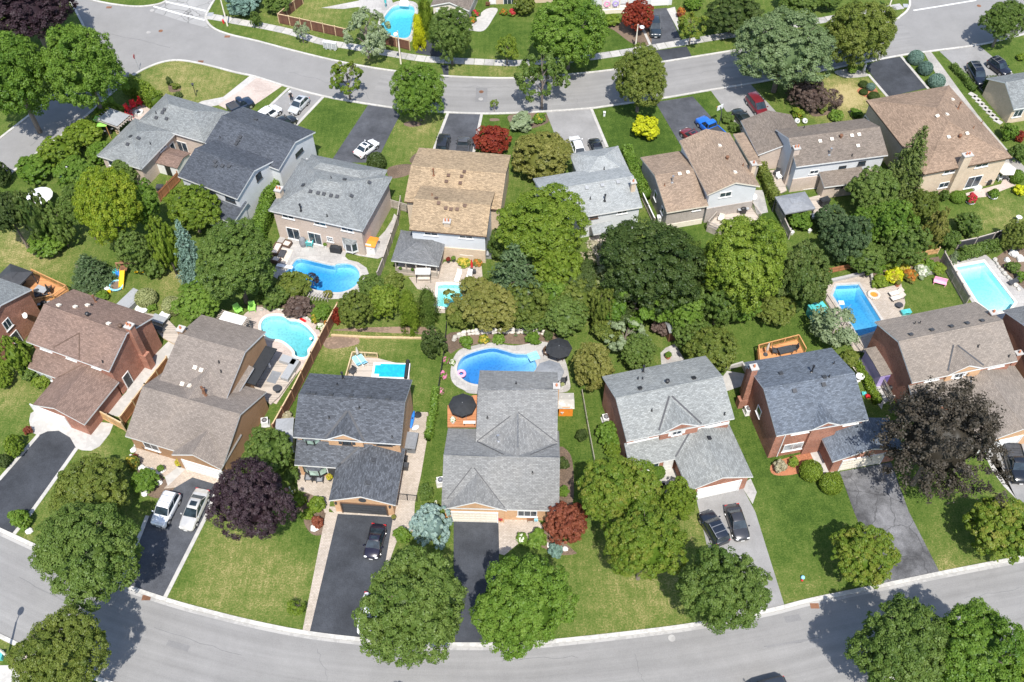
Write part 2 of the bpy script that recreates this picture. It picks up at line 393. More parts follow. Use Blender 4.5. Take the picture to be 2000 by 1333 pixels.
# timber
M['wood_brown'] = stripmat('brown_boards', (.13, .058, .036), 'x', .15)
M['wood_red'] = stripmat('cedar_boards', (.3, .13, .06), 'x', .15)
M['wood_grey'] = stripmat('weathered_boards', (.3, .265, .225), 'x', .15)
M['wood_fresh'] = stripmat('fresh_boards', (.44, .27, .12), 'x', .15)
M['deck_orange'] = stripmat('orange_deck', (.46, .215, .085), 'y', .14, .5)
M['deck_grey'] = stripmat('grey_deck', (.38, .33, .28), 'y', .14, .5)
M['deck_red'] = stripmat('cedar_deck', (.4, .17, .075), 'y', .14, .5)
M['post_grey'] = plain('weathered_post', (.34, .3, .26), .8, .2)
M['post_brown'] = plain('brown_post', (.3, .16, .09), .8, .2)
M['post_orange'] = plain('orange_timber', (.48, .25, .1), .7, .15)
M['post_pale'] = plain('pale_timber', (.5, .37, .22), .7, .15)
M['bark'] = plain('bark', (.16, .13, .105), .95, .3, 5.0, bm=.5)
M['bark_pale'] = plain('pale_bark', (.42, .38, .33), .95, .25, 5.0, bm=.4)
# leaves: dark, mid, light
for k, d, mi, l in [('maple', (.036, .064, .012), (.084, .13, .026), (.15, .205, .052)), ('green', (.04, .08, .01), (.092, .158, .02), (.165, .245, .045)),
                    ('olive', (.045, .066, .012), (.105, .135, .024), (.18, .205, .048)), ('dark', (.018, .033, .008), (.048, .074, .018), (.095, .128, .038)),
                    ('lime', (.05, .083, .009), (.112, .165, .018), (.2, .255, .038)), ('yellow', (.07, .115, .01), (.15, .2, .016), (.27, .3, .03)),
                    ('gold', (.2, .21, .01), (.38, .4, .014), (.56, .54, .03)), ('mix', (.05, .09, .01), (.115, .165, .02), (.23, .22, .045)),
                    ('purple', (.013, .007, .01), (.033, .019, .025), (.072, .05, .056)), ('bronze', (.022, .019, .014), (.056, .047, .036), (.105, .09, .07)),
                    ('red', (.07, .01, .008), (.17, .026, .014), (.28, .062, .03)), ('rust', (.07, .02, .012), (.17, .05, .028), (.27, .1, .055)),
                    ('blue', (.1, .15, .14), (.23, .31, .29), (.38, .47, .43)), ('teal', (.05, .085, .068), (.12, .19, .16), (.2, .3, .25)),
                    ('spruce', (.03, .055, .012), (.08, .115, .028), (.14, .175, .05)), ('pine', (.022, .04, .016), (.06, .098, .04), (.12, .17, .075)),
                    ('pale', (.11, .13, .05), (.25, .27, .12), (.4, .41, .22)), ('sage', (.09, .12, .06), (.19, .235, .13), (.3, .35, .22)), ('silver', (.05, .08, .03), (.115, .16, .068), (.215, .275, .14)),
                    ('tawny', (.07, .08, .016), (.145, .148, .035), (.235, .225, .065)), ('dry', (.14, .12, .07), (.3, .27, .18), (.42, .39, .29)),
                    ('smoke', (.045, .03, .025), (.12, .085, .07), (.2, .15, .125)),
                    ('f_pink', (.5, .08, .25), (.7, .2, .42), (.85, .45, .6)), ('f_white', (.45, .48, .4), (.7, .7, .62), (.85, .85, .8)),
                    ('f_yellow', (.2, .2, .02), (.42, .34, .035), (.66, .54, .12)), ('f_orange', (.2, .12, .02), (.42, .16, .03), (.68, .34, .06)),
                    ('f_red', (.3, .02, .03), (.5, .04, .06), (.6, .1, .1))]:
    if k[:2] != 'f_': d, mi, l = shade(d, 1.75), shade(mi, 1.34), shade(l, 1.18)
    M['l_'+k] = leafmat('leaf_'+k, d, mi, l)
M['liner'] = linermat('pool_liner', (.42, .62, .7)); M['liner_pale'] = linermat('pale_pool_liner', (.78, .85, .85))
M['water'] = watermat('pool_water', (.015, .62, .84), .7)
M['water_deep'] = watermat('deep_pool_water', (.01, .5, .8), .66)
M['water_pale'] = watermat('pale_pool_water', (.14, .76, .82), .55)
M['water_aqua'] = watermat('aqua_pool_water', (.3, .76, .75), .7)

# ================================================================ GROUND
def inpoly(X, Y, poly):
    ins = np.zeros(X.shape, bool); n = len(poly)
    for i in range(n):
        x1, y1 = poly[i][:2]; x2, y2 = poly[(i+1) % n][:2]
        c = ((y1 > Y) != (y2 > Y)) & (X < (x2-x1)*(Y-y1)/((y2-y1) if y2 != y1 else 1e-9)+x1)
        ins ^= c
    return ins
# pools: pixel outline of the water edge (traced at ground level), rounded?, depth
POOLS = {
 'a': ([(748, 40), (765, 18), (783, 11), (803, 13), (810, 22), (806, 50), (799, 73), (782, 76), (757, 68), (744, 56)], True, 1.6),
 'b': ([(560, 537), (569, 523), (577, 511), (586, 507), (600, 509), (648, 520), (660, 517), (680, 517), (694, 523), (702, 535), (701, 550), (692, 562), (676, 570), (658, 573), (630, 570), (606, 564)], True, 1.8),
 'c': ([(856, 557), (874, 556), (926, 559), (930, 599), (895, 604), (853, 600)], False, 1.5),
 'd': ([(510, 638), (515, 626), (527, 619), (550, 619), (566, 628), (582, 630), (598, 640), (610, 653), (615, 663), (608, 676), (601, 685), (601, 696), (590, 700), (577, 696), (575, 687), (562, 674), (548, 666), (525, 662), (513, 651)], True, 1.5),
 'e': ([(893, 726), (901, 702), (925, 689), (960, 681), (985, 686), (1005, 692), (1030, 694), (1045, 706), (1046, 724), (1020, 742), (985, 752), (935, 753), (908, 745)], True, 1.9),
 'f': ([(1634, 559), (1676, 557), (1719, 625), (1720, 645), (1676, 659), (1661, 633), (1626, 579)], False, 1.7),
 'g': ([(1866, 523), (1920, 513), (1981, 592), (1967, 610), (1935, 612), (1909, 592)], False, 1.5),
}
POOLW = {}
for k, (px, sm, dp) in POOLS.items():
    q = smooth2(px, 5) if sm else px
    POOLW[k] = [tuple(G(a, b, -.1)[:2]) for a, b in q]
def grow(poly, d):
    n = len(poly); out = []
    ar = sum(poly[i][0]*poly[(i+1) % n][1]-poly[(i+1) % n][0]*poly[i][1] for i in range(n))
    sg = 1 if ar > 0 else -1
    for i in range(n):
        a = Vector(poly[i-1][:2]); b = Vector(poly[i][:2]); c = Vector(poly[(i+1) % n][:2])
        t1 = (b-a); t2 = (c-b)
        t1 = t1.normalized() if t1.length > 1e-6 else t2.normalized()
        t2 = t2.normalized() if t2.length > 1e-6 else t1
        n1 = Vector((t1.y, -t1.x))*sg; n2 = Vector((t2.y, -t2.x))*sg
        m = (n1+n2); m = m.normalized() if m.length > 1e-6 else n1
        k = d/max(.45, m.dot(n1)); out.append((b.x+m.x*k, b.y+m.y*k))
    return out

# lawn condition: (px, py, radius px, dryness) dry > 0 straw, < 0 lush
DRY = [(480, 1120, 120, .28), (430, 1060, 60, .45), (560, 1130, 60, .35), (400, 1180, 60, .25), (590, 1010, 40, -.3), (350, 1110, 40, -.25), (480, 1190, 100, .1), (600, 1060, 30, -.4),
       (1180, 1160, 90, .25), (1270, 1160, 70, .3), (1300, 1140, 60, .3), (1150, 1060, 70, .05), (1360, 1030, 40, .5), (1200, 1215, 90, .15), (1110, 900, 80, -.3), (1130, 1000, 50, -.15),
       (1560, 1030, 80, -.35), (1500, 900, 80, -.35), (1560, 1150, 60, .25), (1500, 1030, 25, .4), (1640, 1000, 60, -.2), (1830, 1090, 70, .1), (1850, 1108, 25, .5), (1780, 1000, 60, -.2),
       (200, 880, 40, .5), (185, 930, 60, .35), (230, 870, 30, -.5), (40, 790, 60, .3), (20, 760, 40, .4), (100, 1000, 40, .2), (270, 1000, 40, .1), (60, 1055, 20, .6),
       (60, 500, 80, .5), (30, 470, 50, .5), (110, 520, 60, .2), (290, 560, 60, .1), (340, 550, 40, .5), (250, 580, 40, .15), (300, 610, 30, .3),
       (370, 160, 90, .42), (330, 140, 60, .5), (430, 170, 50, .35), (630, 30, 70, .4), (560, 60, 60, .3), (620, 110, 60, .05), (720, 120, 40, .35), (900, 136, 40, .45), (980, 140, 40, .5), (650, 240, 60, -.45), (690, 205, 25, .15),
       (800, 260, 70, .25), (815, 300, 40, .1), (830, 240, 40, .35), (950, 250, 60, -.35), (1010, 260, 40, -.2), (980, 70, 80, -.3), (1215, 80, 40, -.55), (1100, 50, 60, 0),
       (1240, 240, 90, -.5), (1280, 290, 60, -.25), (1190, 300, 40, -.45), (1380, 205, 30, -.4), (1390, 200, 10, .5), (1660, 200, 60, .85), (1650, 180, 50, .7), (1610, 215, 40, .3), (1700, 190, 40, .1), (1830, 130, 60, -.2), (1960, 110, 60, -.2), (1870, 170, 30, -.2),
       (1900, 410, 60, .15), (1960, 420, 50, .55), (1880, 385, 40, -.3), (1350, 470, 50, -.35), (1410, 440, 40, -.3), (1500, 420, 40, -.4), (1820, 580, 60, -.1), (1540, 640, 80, -.3), (1500, 690, 60, -.1), (1480, 620, 60, 0), (1620, 430, 40, -.1),
       (690, 665, 60, .25), (660, 670, 40, .5), (760, 680, 70, .15), (800, 700, 50, -.2), (820, 760, 40, .1), (780, 655, 40, .3), (860, 830, 40, -.3), (870, 700, 20, -.2), (650, 710, 30, 0), (850, 900, 30, -.2),
       (1170, 800, 50, -.1), (1190, 830, 30, .1), (1450, 800, 40, -.35), (1720, 500, 20, 0), (690, 505, 40, .15), (720, 530, 30, .1), (570, 790, 30, -.2), (20, 1250, 30, .25), (30, 260, 20, .3), (20, 840, 40, -.2), (1990, 730, 30, -.5), (30, 900, 30, -.2), (1740, 30, 30, 0), (1340, 410, 20, -.3)]
gx = np.arange(-104, 104.01, .55); gy = np.arange(24, 172.01, .55)
XX, YY = np.meshgrid(gx, gy); dry = np.zeros_like(XX); nx_, ny_ = len(gx), len(gy)
for a, b, r, s in DRY:
    c = G(a, b); k = scale_at(a, b); rw = r/k
    dry += (.82*s if s > 0 else s)*np.exp(-(((XX-c.x)/rw)**2+((YY-c.y)/(rw*1.15))**2)*1.1)
keep = np.ones((ny_-1, nx_-1), bool); cxm = (XX[:-1, :-1]+XX[1:, 1:])/2; cym = (YY[:-1, :-1]+YY[1:, 1:])/2
for k, P in POOLW.items(): keep &= ~inpoly(cxm, cym, grow(P, .28))
idx = np.arange(nx_*ny_).reshape(ny_, nx_)
quads = np.stack([idx[:-1, :-1][keep], idx[:-1, 1:][keep], idx[1:, 1:][keep], idx[1:, :-1][keep]], 1)
V = np.stack([XX.ravel(), YY.ravel(), np.zeros(XX.size)], 1)
x0, x1, y0, y1 = gx[0], gx[-1], gy[0], gy[-1]; B = 2500.0; nb = len(V)
ext = np.array([(-B, -B, 0), (B, -B, 0), (B, y0, 0), (-B, y0, 0), (-B, y1, 0), (B, y1, 0), (B, B, 0), (-B, B, 0), (x0, y0, 0), (x0, y1, 0), (x1, y0, 0), (x1, y1, 0)])
eq = [(0, 1, 2, 3), (4, 5, 6, 7), (3, 8, 9, 4), (10, 2, 5, 11)]
V = np.vstack([V, ext]); quads = np.vstack([quads, np.array(eq)+nb])
def quadmesh(name, V, Q, attr=None, attname='tone', domain='POINT', mats=()):
    me = bpy.data.meshes.new(name); me.vertices.add(len(V)); me.vertices.foreach_set('co', np.asarray(V, np.float32).ravel())
    me.loops.add(Q.size); me.loops.foreach_set('vertex_index', np.asarray(Q, np.int32).ravel())
    me.polygons.add(len(Q)); me.polygons.foreach_set('loop_start', np.arange(0, Q.size, Q.shape[1], dtype=np.int32))
    for m in mats: me.materials.append(m)
    me.update(calc_edges=True)
    if attr is not None:
        a = me.attributes.new(attname, 'FLOAT', domain); a.data.foreach_set('value', np.asarray(attr, np.float32).ravel())
    return me
m, nt, nd, lk, bs = newmat('lawn')
g = nd.new('ShaderNodeNewGeometry'); p = g.outputs['Position']
at = nd.new('ShaderNodeAttribute'); at.attribute_name = 'dry'
n1 = noise(nd, lk, p, 5.5, 6, .8); n2 = noise(nd, lk, p, .8, 5, .7); n3 = noise(nd, lk, p, .12, 3, .6); n4 = noise(nd, lk, p, 17, 3, .7)
t = mul(nd, lk, mul(nd, lk, n1, 2.1), mul(nd, lk, n2, .9), 'ADD'); t = mul(nd, lk, t, mul(nd, lk, n3, .45), 'ADD'); t = mul(nd, lk, t, mul(nd, lk, n4, .9), 'ADD')
t = mul(nd, lk, mul(nd, lk, t, -1.78, 'ADD'), mul(nd, lk, at.outputs['Fac'], .55), 'ADD')
wv = nd.new('ShaderNodeTexWave'); wv.inputs['Scale'].default_value = .42; wv.inputs['Distortion'].default_value = 3.5; wv.inputs['Detail'].default_value = 1; wv.inputs['Detail Scale'].default_value = .3; lk.new(p, wv.inputs['Vector'])
t = mul(nd, lk, t, mul(nd, lk, mul(nd, lk, wv.outputs['Fac'], -.5, 'ADD'), .05), 'ADD')      # faint mowing stripes
col = ramp(nd, lk, t, [(.0, (.034, .066, .011)), (.26, (.064, .11, .018)), (.5, (.104, .142, .031)), (.69, (.168, .178, .055)), (.86, (.27, .235, .095)), (1, (.38, .315, .155))])
lk.new(col, bs.inputs['Base Color']); bs.inputs['Roughness'].default_value = .95; bs.inputs['Specular IOR Level'].default_value = .1
bump(nd, lk, mul(nd, lk, n1, n4, 'ADD'), bs, .8, .05); M['lawn'] = m
gm = quadmesh('ground', V, quads, np.concatenate([dry.ravel(), np.zeros(12)]), 'dry', 'POINT', [m])
tag(link('ground', gm), 'grass ground under gardens streets and houses', kind='structure')

ZC = [0]
def gpts(px, z=0.0): return [tuple(G(a, b, z)[:2]) for a, b in px]
def surf(name, px, mat, z, sm=False, ms=None, parent=None, kind='structure', label=None, world=False):
    ZC[0] += 1; z += .0006*(ZC[0] % 9)
    q = smooth2(px, 4) if sm else px
    b = MB(); b.slab(q if world else gpts(q), -.05, z, 0, 1)
    o = b.build(name, [M[mat], M[ms or mat]], parent)
    if parent is None: tag(o, label, kind=kind)
    return o
def strip(px, w, z0, z1, b, m=0, side=0.0, sm=True, world=False):
    # a ribbon of width w along a polyline; side shifts it left (+) or right (-) of the line
    q = smooth2(px, 4, False) if sm else px
    P = [Vector(p[:2]) for p in (q if world else gpts(q))]
    L_, R_ = [], []
    for i, p in enumerate(P):
        t = (P[min(i+1, len(P)-1)]-P[max(i-1, 0)]).normalized(); n = Vector((-t.y, t.x))
        L_.append(p+n*(side+w/2)); R_.append(p+n*(side-w/2))
    for i in range(len(P)-1):
        b.slab([R_[i], R_[i+1], L_[i+1], L_[i]], z0, z1, m)

# ---------------------------------------------------------------- streets
UP_N = [(60, -40), (172, 0), (250, 14), (300, 12), (330, 0), (352, -30)]                     # north street, far kerb, west of the side street
UP_E = [(428, -18), (405, 20), (400, 38), (414, 56), (445, 69), (500, 82), (560, 98), (637, 117), (700, 130), (770, 141), (870, 151), (975, 155), (1050, 153), (1100, 149), (1195, 139), (1302, 122), (1445, 99), (1600, 73), (1735, 45), (1764, 31), (1777, 17), (1779, 0), (1772, -30)]
LO_N = [(2060, 52), (1962, 75), (1910, 87), (1805, 101), (1745, 110), (1600, 138), (1462, 163), (1387, 175), (1300, 190), (1195, 205), (1150, 211), (1062, 217), (1000, 220), (942, 221), (860, 218), (787, 212), (717, 202), (632, 187), (557, 167), (500, 149), (462, 141), (400, 125), (350, 117), (312, 122), (272, 139), (240, 162), (190, 206), (130, 256), (75, 296), (30, 330), (-60, 400)]
UP_W = [(120, -30), (150, 20), (172, 70), (168, 120), (140, 160), (106, 190), (27, 252), (-60, 320)]
road_px = [(352, -30), (428, -18)]
b = MB()
b.slab(gpts(smooth2(UP_E, 3, False)+[(1830, -60), (1960, -70), (2100, -80)]+smooth2(LO_N, 3, False)+smooth2(UP_W, 3, False)[::-1]+smooth2(UP_N, 3, False)), -.05, .012)
tag(b.build('north_street', M['road']), 'grey asphalt street curving past the far row of houses', kind='structure')
surf('side_street', [(322, 8), (352, -60), (460, -75), (428, -18), (405, 20), (402, 40), (408, 56), (355, 42), (300, 24)], 'road_old', .017, label='pale cracked asphalt of the side street mouth')
NEAR = [(-80, 1005), (0, 1038), (65, 1068), (150, 1107), (237, 1144), (287, 1162), (350, 1182), (425, 1202), (500, 1220), (592, 1238), (695, 1251), (800, 1259), (900, 1262), (1000, 1261), (1075, 1256), (1225, 1240), (1362, 1222), (1500, 1196), (1587, 1174), (1725, 1146), (1850, 1120), (2000, 1091), (2090, 1074)]
npw = [Vector(G(a, b_)[:2]) for a, b_ in smooth2(NEAR, 4, False)]
off = []
for i, p_ in enumerate(npw):
    t_ = (npw[min(i+1, len(npw)-1)]-npw[max(i-1, 0)]).normalized(); off.append(p_+Vector((t_.y, -t_.x))*8.9)
b = MB(); b.slab(npw+off[::-1], -.05, .012)
tag(b.build('south_street', M['road']), 'grey asphalt street curving along the bottom of the view', kind='structure')
def ribbon(P, w0, w1, z, mat, label):
    vs_, uv_, fs = [], [], []; u = 0.0
    for i, p_ in enumerate(P):
        t_ = (P[min(i+1, len(P)-1)]-P[max(i-1, 0)]).normalized(); n_ = Vector((t_.y, -t_.x))
        if i: u += (P[i]-P[i-1]).length
        for w in (w0, w1): q_ = p_+n_*w; vs_.append((q_.x, q_.y, z)); uv_.append((u, w))
    fs = [(2*i, 2*i+1, 2*i+3, 2*i+2) for i in range(len(P)-1)]
    me = bpy.data.meshes.new('lane'); me.from_pydata(vs_, [], fs); me.materials.append(M[mat]); L = me.uv_layers.new(name='UVMap')
    for l_ in me.loops: L.data[l_.index].uv = uv_[l_.vertex_index]
    if me.polygons[0].normal.z < 0: me.flip_normals()
    tag(link('traffic_lane', me), label, kind='structure')
ribbon(npw, .35, 8.8, .018, 'road_lane', 'worn wheel paths of the lower street')
ribbon([Vector(G(a, b_)[:2]) for a, b_ in smooth2(LO_N[3:17], 4, False)], .3, 7.6, .018, 'road_lane', 'worn wheel paths of the north street')
for q in ([(1495, 1262), (1575, 1248), (1578, 1252), (1498, 1266)], [(1530, 1205), (1560, 1200), (1566, 1212), (1536, 1217)], [(330, 1250), (372, 1262), (366, 1274), (324, 1261)], [(930, 172), (952, 172), (952, 200), (928, 200)]): surf('road_patch', q, 'road_patch', .022, label='darker mended patch in the street')
b = MB(); rs_ = random.Random(4)
for x0, y0, x1, y1 in ((40, 1130, 190, 1210), (300, 1225, 470, 1280), (620, 1268, 640, 1330), (980, 1290, 1130, 1283), (1240, 1275, 1255, 1333), (1495, 1265, 1600, 1247), (1880, 1170, 1990, 1150), (560, 140, 660, 165), (700, 165, 720, 198), (905, 170, 1010, 172), (1110, 175, 1130, 205), (1330, 150, 1440, 130), (200, 60, 330, 95), (60, 285, 120, 245)):
    Q_ = [(x0+(x1-x0)*k/9+rs_.uniform(-4, 4), y0+(y1-y0)*k/9+rs_.uniform(-2.5, 2.5)) for k in range(10)]
    strip(Q_, rs_.uniform(.03, .055), 0, .0215, b, 0, 0, False)
tag(b.build('crack_seal', M['seal']), 'dark sealed cracks in both streets', kind='structure')
b = MB()
for q, s in ((UP_N, .2), (UP_E, .2), (LO_N, .2), (UP_W, -.2)): strip(q, .36, -.05, .11, b, 0, s)
strip([tuple(p_) for p_ in npw], .42, -.05, .12, b, 0, .1, False, True)
strip([tuple(p_) for p_ in off], .42, -.05, .12, b, 0, -.1, False, True)
tag(b.build('kerb', M['kerb']), 'pale concrete kerbs edging both streets', kind='structure')
b = MB()
strip([tuple(p_) for p_ in npw], .3, -.05, .022, b, 0, -.28, False, True)
tag(b.build('gutter', M['concrete_grey']), 'concrete gutter strip beside the kerb', kind='structure')
b = MB()
strip([(324, 4), (365, 13), (402, 22)], .35, -.05, .03, b, 0, 0, False); strip([(300, 13), (352, 28), (400, 40)], .35, -.05, .03, b, 0, 0, False)
strip([(1784, 21), (1840, 12), (1906, 1)], .3, -.05, .026, b, 0, 0, False)
tag(b.build('road_marking', M['line']), 'white stop lines painted across the side street mouths', kind='structure')
# sidewalk slabs, each its own piece
sw = tag(link('sidewalk', None), 'pale concrete sidewalk of separate slabs', kind='structure')
SWA = [(402, 32), (430, 36), (470, 44), (512, 51), (575, 65), (627, 82), (690, 92), (750, 103), (832, 116), (925, 121), (1000, 124), (1042, 122), (1110, 117), (1171, 110), (1225, 102), (1284, 92), (1375, 77), (1445, 66), (1560, 48), (1640, 34), (1730, 18), (1776, 10)]
P = [Vector(p_) for p_ in gpts(smooth2(SWA, 6, False))]
cum = [0]
for a, c in zip(P[:-1], P[1:]): cum.append(cum[-1]+(c-a).length)
def atlen(P, cum, s):
    for i in range(len(P)-1):
        if cum[i+1] >= s or i == len(P)-2:
            k = (s-cum[i])/(cum[i+1]-cum[i]); t = (P[i+1]-P[i]).normalized(); return P[i].lerp(P[i+1], k), Vector((-t.y, t.x))
s = 0.0
while s < cum[-1]-1.5:
    (a, na), (c, nc) = atlen(P, cum, s+.03), atlen(P, cum, s+1.55); w = .78
    b = MB(); b.slab([a-na*w, c-nc*w, c+nc*w, a+na*w], -.05, .05+random.uniform(-.006, .006))
    o = b.build('slab', M['concrete' if random.random() < .5 else 'concrete_grey'], sw); s += 1.58
# tactile ramp plates
for x, y in ((411, 29), (1769, 12)):
    b = MB(); c = G(x, y); b.slab([(c.x-.5, c.y-.5), (c.x+.4, c.y-.5), (c.x+.5, c.y+.5), (c.x-.4, c.y+.5)], -.02, .075)
    b.build('tactile_plate', M['grey'], sw)

# ---------------------------------------------------------------- driveways, paths, patios
surf('driveway', [(503, 151), (553, 167), (520, 190), (496, 206), (445, 215), (425, 205)], 'paver_pink', .02, label='pinkish paver driveway by the hip roofed corner house')
surf('path', [(490, 147), (503, 151), (470, 177), (425, 206), (412, 209), (380, 205), (395, 198), (436, 190)], 'concrete', .024, label='pale concrete walk curving to the corner house')
surf('driveway', [(570, 172), (631, 188), (572, 250), (500, 236), (508, 226)], 'asph_pale', .02, label='grey driveway holding the silver hatchback')
surf('driveway', [(720, 204), (787, 214), (762, 262), (735, 318), (645, 318)], 'asph_mid', .02, label='dark driveway with the white saloon')
surf('driveway', [(877, 221), (939, 222), (922, 299), (849, 297)], 'asph_mid', .02, label='dark driveway behind the tan roof with two cars')
surf('driveway', [(1066, 218), (1152, 212), (1184, 288), (1170, 300), (1118, 300), (1083, 262)], 'asph_pale', .02, label='pale driveway with the white hatchback')
surf('driveway', [(1280, 200), (1353, 189), (1412, 255), (1430, 275), (1328, 282)], 'asph_mid', .02, label='dark driveway with the blue pickup')
surf('driveway', [(1387, 176), (1464, 163), (1540, 245), (1500, 262), (1448, 258)], 'asph_pale', .02, label='grey driveway with the maroon minivan')
surf('driveway', [(1690, 130), (1716, 117), (1762, 111), (1812, 172), (1733, 190)], 'asph_new', .02, label='jet black driveway between white edgings')
surf('driveway', [(1835, 101), (1910, 88), (2010, 170), (1970, 190), (1922, 182)], 'asph_pale', .02, label='grey driveway with two dark SUVs')
surf('driveway', [(812, 104), (822, 82), (838, 62), (872, 62), (874, 116)], 'asph_new', .02, label='black driveway beyond the sidewalk by the cedars')
surf('driveway', [(862, 128), (876, 128), (876, 152), (868, 152)], 'asph_new', .02, label='black driveway apron under the street maple')
surf('driveway', [(1277, 18), (1303, 16), (1331, 80), (1272, 89)], 'asph_mid', .02, label='dark driveway with the dark crossover')
surf('driveway', [(1277, 100), (1341, 91), (1352, 112), (1298, 121)], 'asph_new', .02, label='dark driveway apron beside the street tree')
surf('driveway', [(-70, 1006), (-70, 990), (0, 937), (75, 851), (93, 843), (115, 842), (137, 855), (149, 875), (108, 932), (58, 1002), (22, 1047), (0, 1038)], 'asph_new', .022, label='fresh black driveway with a rounded top end')
surf('driveway', [(343, 952), (376, 933), (426, 948), (398, 1012), (318, 1170), (238, 1143), (290, 1010)], 'asph_mid', .02, label='dark driveway holding two silver cars')
surf('driveway', [(660, 1003), (768, 1010), (746, 1140), (733, 1254), (604, 1239)], 'asph_new', .024, label='fresh black driveway with the black coupe')
surf('driveway', [(886, 1018), (974, 1018), (975, 1080), (962, 1261), (889, 1261), (886, 1100)], 'asph_new', .024, label='fresh black driveway of the central house')
surf('driveway', [(1358, 966), (1447, 947), (1475, 1000), (1533, 1186), (1440, 1208), (1382, 1072)], 'asph_pale', .02, label='pale driveway with two dark parked cars')
surf('driveway', [(1640, 922), (1740, 903), (1775, 1000), (1836, 1120), (1728, 1144), (1668, 1000)], 'asph_old', .02, label='cracked and patched old grey driveway')
surf('driveway', [(1925, 885), (2010, 850), (2090, 960), (2060, 1010), (1985, 975)], 'asph_pale', .02, label='grey driveway with the black pickup')
surf('driveway', [(22, 1296), (45, 1255), (60, 1250), (70, 1330), (50, 1340)], 'paver_pink', .02, label='paver driveway at the lower left corner')
surf('path', [(-5, 1300), (16, 1300), (60, 1326), (60, 1400), (-60, 1400), (-60, 1300)], 'concrete', .024, label='concrete walk at the lower left corner')
# edgings
b = MB()
for q in ([(567, 170), (505, 228)], [(634, 187), (576, 248)], [(875, 221), (846, 297)], [(941, 222), (925, 299)], [(1270, 88), (1250, 45)], [(75, 850), (0, 936), (-70, 990)], [(150, 876), (110, 933), (60, 1003), (24, 1048)],
          [(428, 950), (400, 1014), (321, 1170)], [(1760, 111), (1813, 174)], [(1696, 146), (1734, 190)], [(288, 1008), (236, 1142)], [(1154, 211), (1186, 288)]):
    strip(q, .42, -.05, .05, b, 0, 0, False)
tag(b.build('driveway_edging', M['concrete']), 'pale concrete edgings beside the driveways', kind='structure')
surf('paving', [(637, 1000), (660, 1003), (604, 1239), (590, 1237)], 'paver', .034, label='beige paver border west of the black coupe driveway')
surf('paving', [(768, 1010), (792, 1012), (765, 1085), (750, 1140), (746, 1140)], 'paver', .034, label='beige paver border east of the black coupe driveway')
surf('paving', [(583, 908), (660, 908), (644, 985), (642, 1003), (634, 1002), (626, 975), (605, 965), (583, 958), (580, 940)], 'paver', .03, label='beige paver terrace with two black armchairs')
surf('paving', [(640, 990), (775, 990), (775, 1011), (655, 1004)], 'paver', .032, label='beige paver apron at the open garage')
surf('paving', [(808, 805), (841, 806), (834, 860), (822, 930), (810, 985), (808, 1040), (785, 1030), (770, 1013), (775, 960), (790, 880)], 'paver', .03, label='beige paver side walk behind the gate')
surf('paving', [(973, 992), (1035, 998), (1062, 1030), (1045, 1052), (1015, 1060), (985, 1085), (975, 1082)], 'paver', .03, label='beige paver walk of the central house')
surf('paving', [(880, 1005), (975, 1005), (975, 1019), (882, 1019)], 'concrete', .036, label='concrete strip before the central garage door')
surf('paving', [(320, 955), (362, 908), (440, 933), (426, 948), (376, 933), (342, 953)], 'paver_brown', .03, label='brown paver apron before the white garage door')
surf('paving', [(268, 860), (360, 885), (368, 912), (332, 937), (300, 922), (276, 905), (265, 885)], 'paver_brown', .028, label='brown paver porch terrace inside the boulders')
surf('path', [(322, 932), (358, 905), (368, 912), (328, 950)], 'concrete', .04, label='pale step beside the porch planter')
surf('paving', [(57, 822), (60, 808), (78, 797), (170, 822), (222, 828), (214, 848), (195, 872), (178, 881), (160, 880), (149, 876), (137, 855), (115, 842), (93, 843), (75, 851), (62, 845)], 'concrete', .028, label='pale concrete apron before the brown house garage')
surf('path', [(207, 808), (247, 766), (262, 727), (287, 714), (302, 694), (320, 676), (352, 645), (372, 655), (327, 705), (283, 758), (236, 816)], 'concrete', .024, label='long pale concrete side walk of the brown house')
surf('paving', [(1447, 948), (1466, 935), (1478, 962), (1470, 985)], 'concrete_grey', .018, label='grey stone strip beside the white garage door')
surf('path', [(1288, 935), (1312, 905), (1325, 920), (1318, 960), (1290, 965)], 'concrete', .02, label='front walk of the grey roofed brick house')
surf('path', [(1580, 880), (1600, 868), (1612, 890), (1628, 922), (1622, 935), (1602, 928)], 'concrete', .02, label='front walk beside the ball shrubs')
surf('path', [(1926, 895), (1945, 890), (1985, 975), (1960, 950), (1938, 920)], 'concrete', .02, label='grey side strip near the black pickup')
surf('path', [(915, 58), (930, 36), (950, 18), (972, 18), (962, 38), (950, 56), (938, 62), (916, 59)], 'concrete', .02, True, label='pale curved walk across the far front lawn')
surf('path', [(1805, 104), (1818, 101), (1840, 130), (1880, 185), (1910, 225), (1965, 290), (2010, 335), (2010, 358), (1960, 315), (1900, 240), (1845, 175)], 'gravel', .018, label='grey gravel strip along the big tan hip roof')
surf('path', [(1302, 18), (1318, 14), (1328, 50), (1326, 62)], 'concrete', .02, label='concrete walk beside the far crossover')
surf('driveway', [(628, 16), (700, 2), (720, -10), (760, -12), (770, 12), (745, 35), (735, 30), (700, 14), (670, 18)], 'stamped', .02, label='grey patio beside the far pool')
surf('yard', [(1180, 455), (1190, 470), (1182, 490), (1160, 490), (1150, 465)], 'paver_pink', .02, label='small pinkish patio behind the pale roofed house')
surf('yard', [(1955, 360), (1968, 330), (1990, 340), (1985, 362), (1925, 385), (1890, 388), (1886, 378)], 'paver_pink', .02, label='pinkish patio with the cream parasol')
surf('yard', [(1465, 372), (1490, 372), (1500, 415), (1478, 420)], 'concrete_grey', .02, label='grey side walk of the white gabled house')
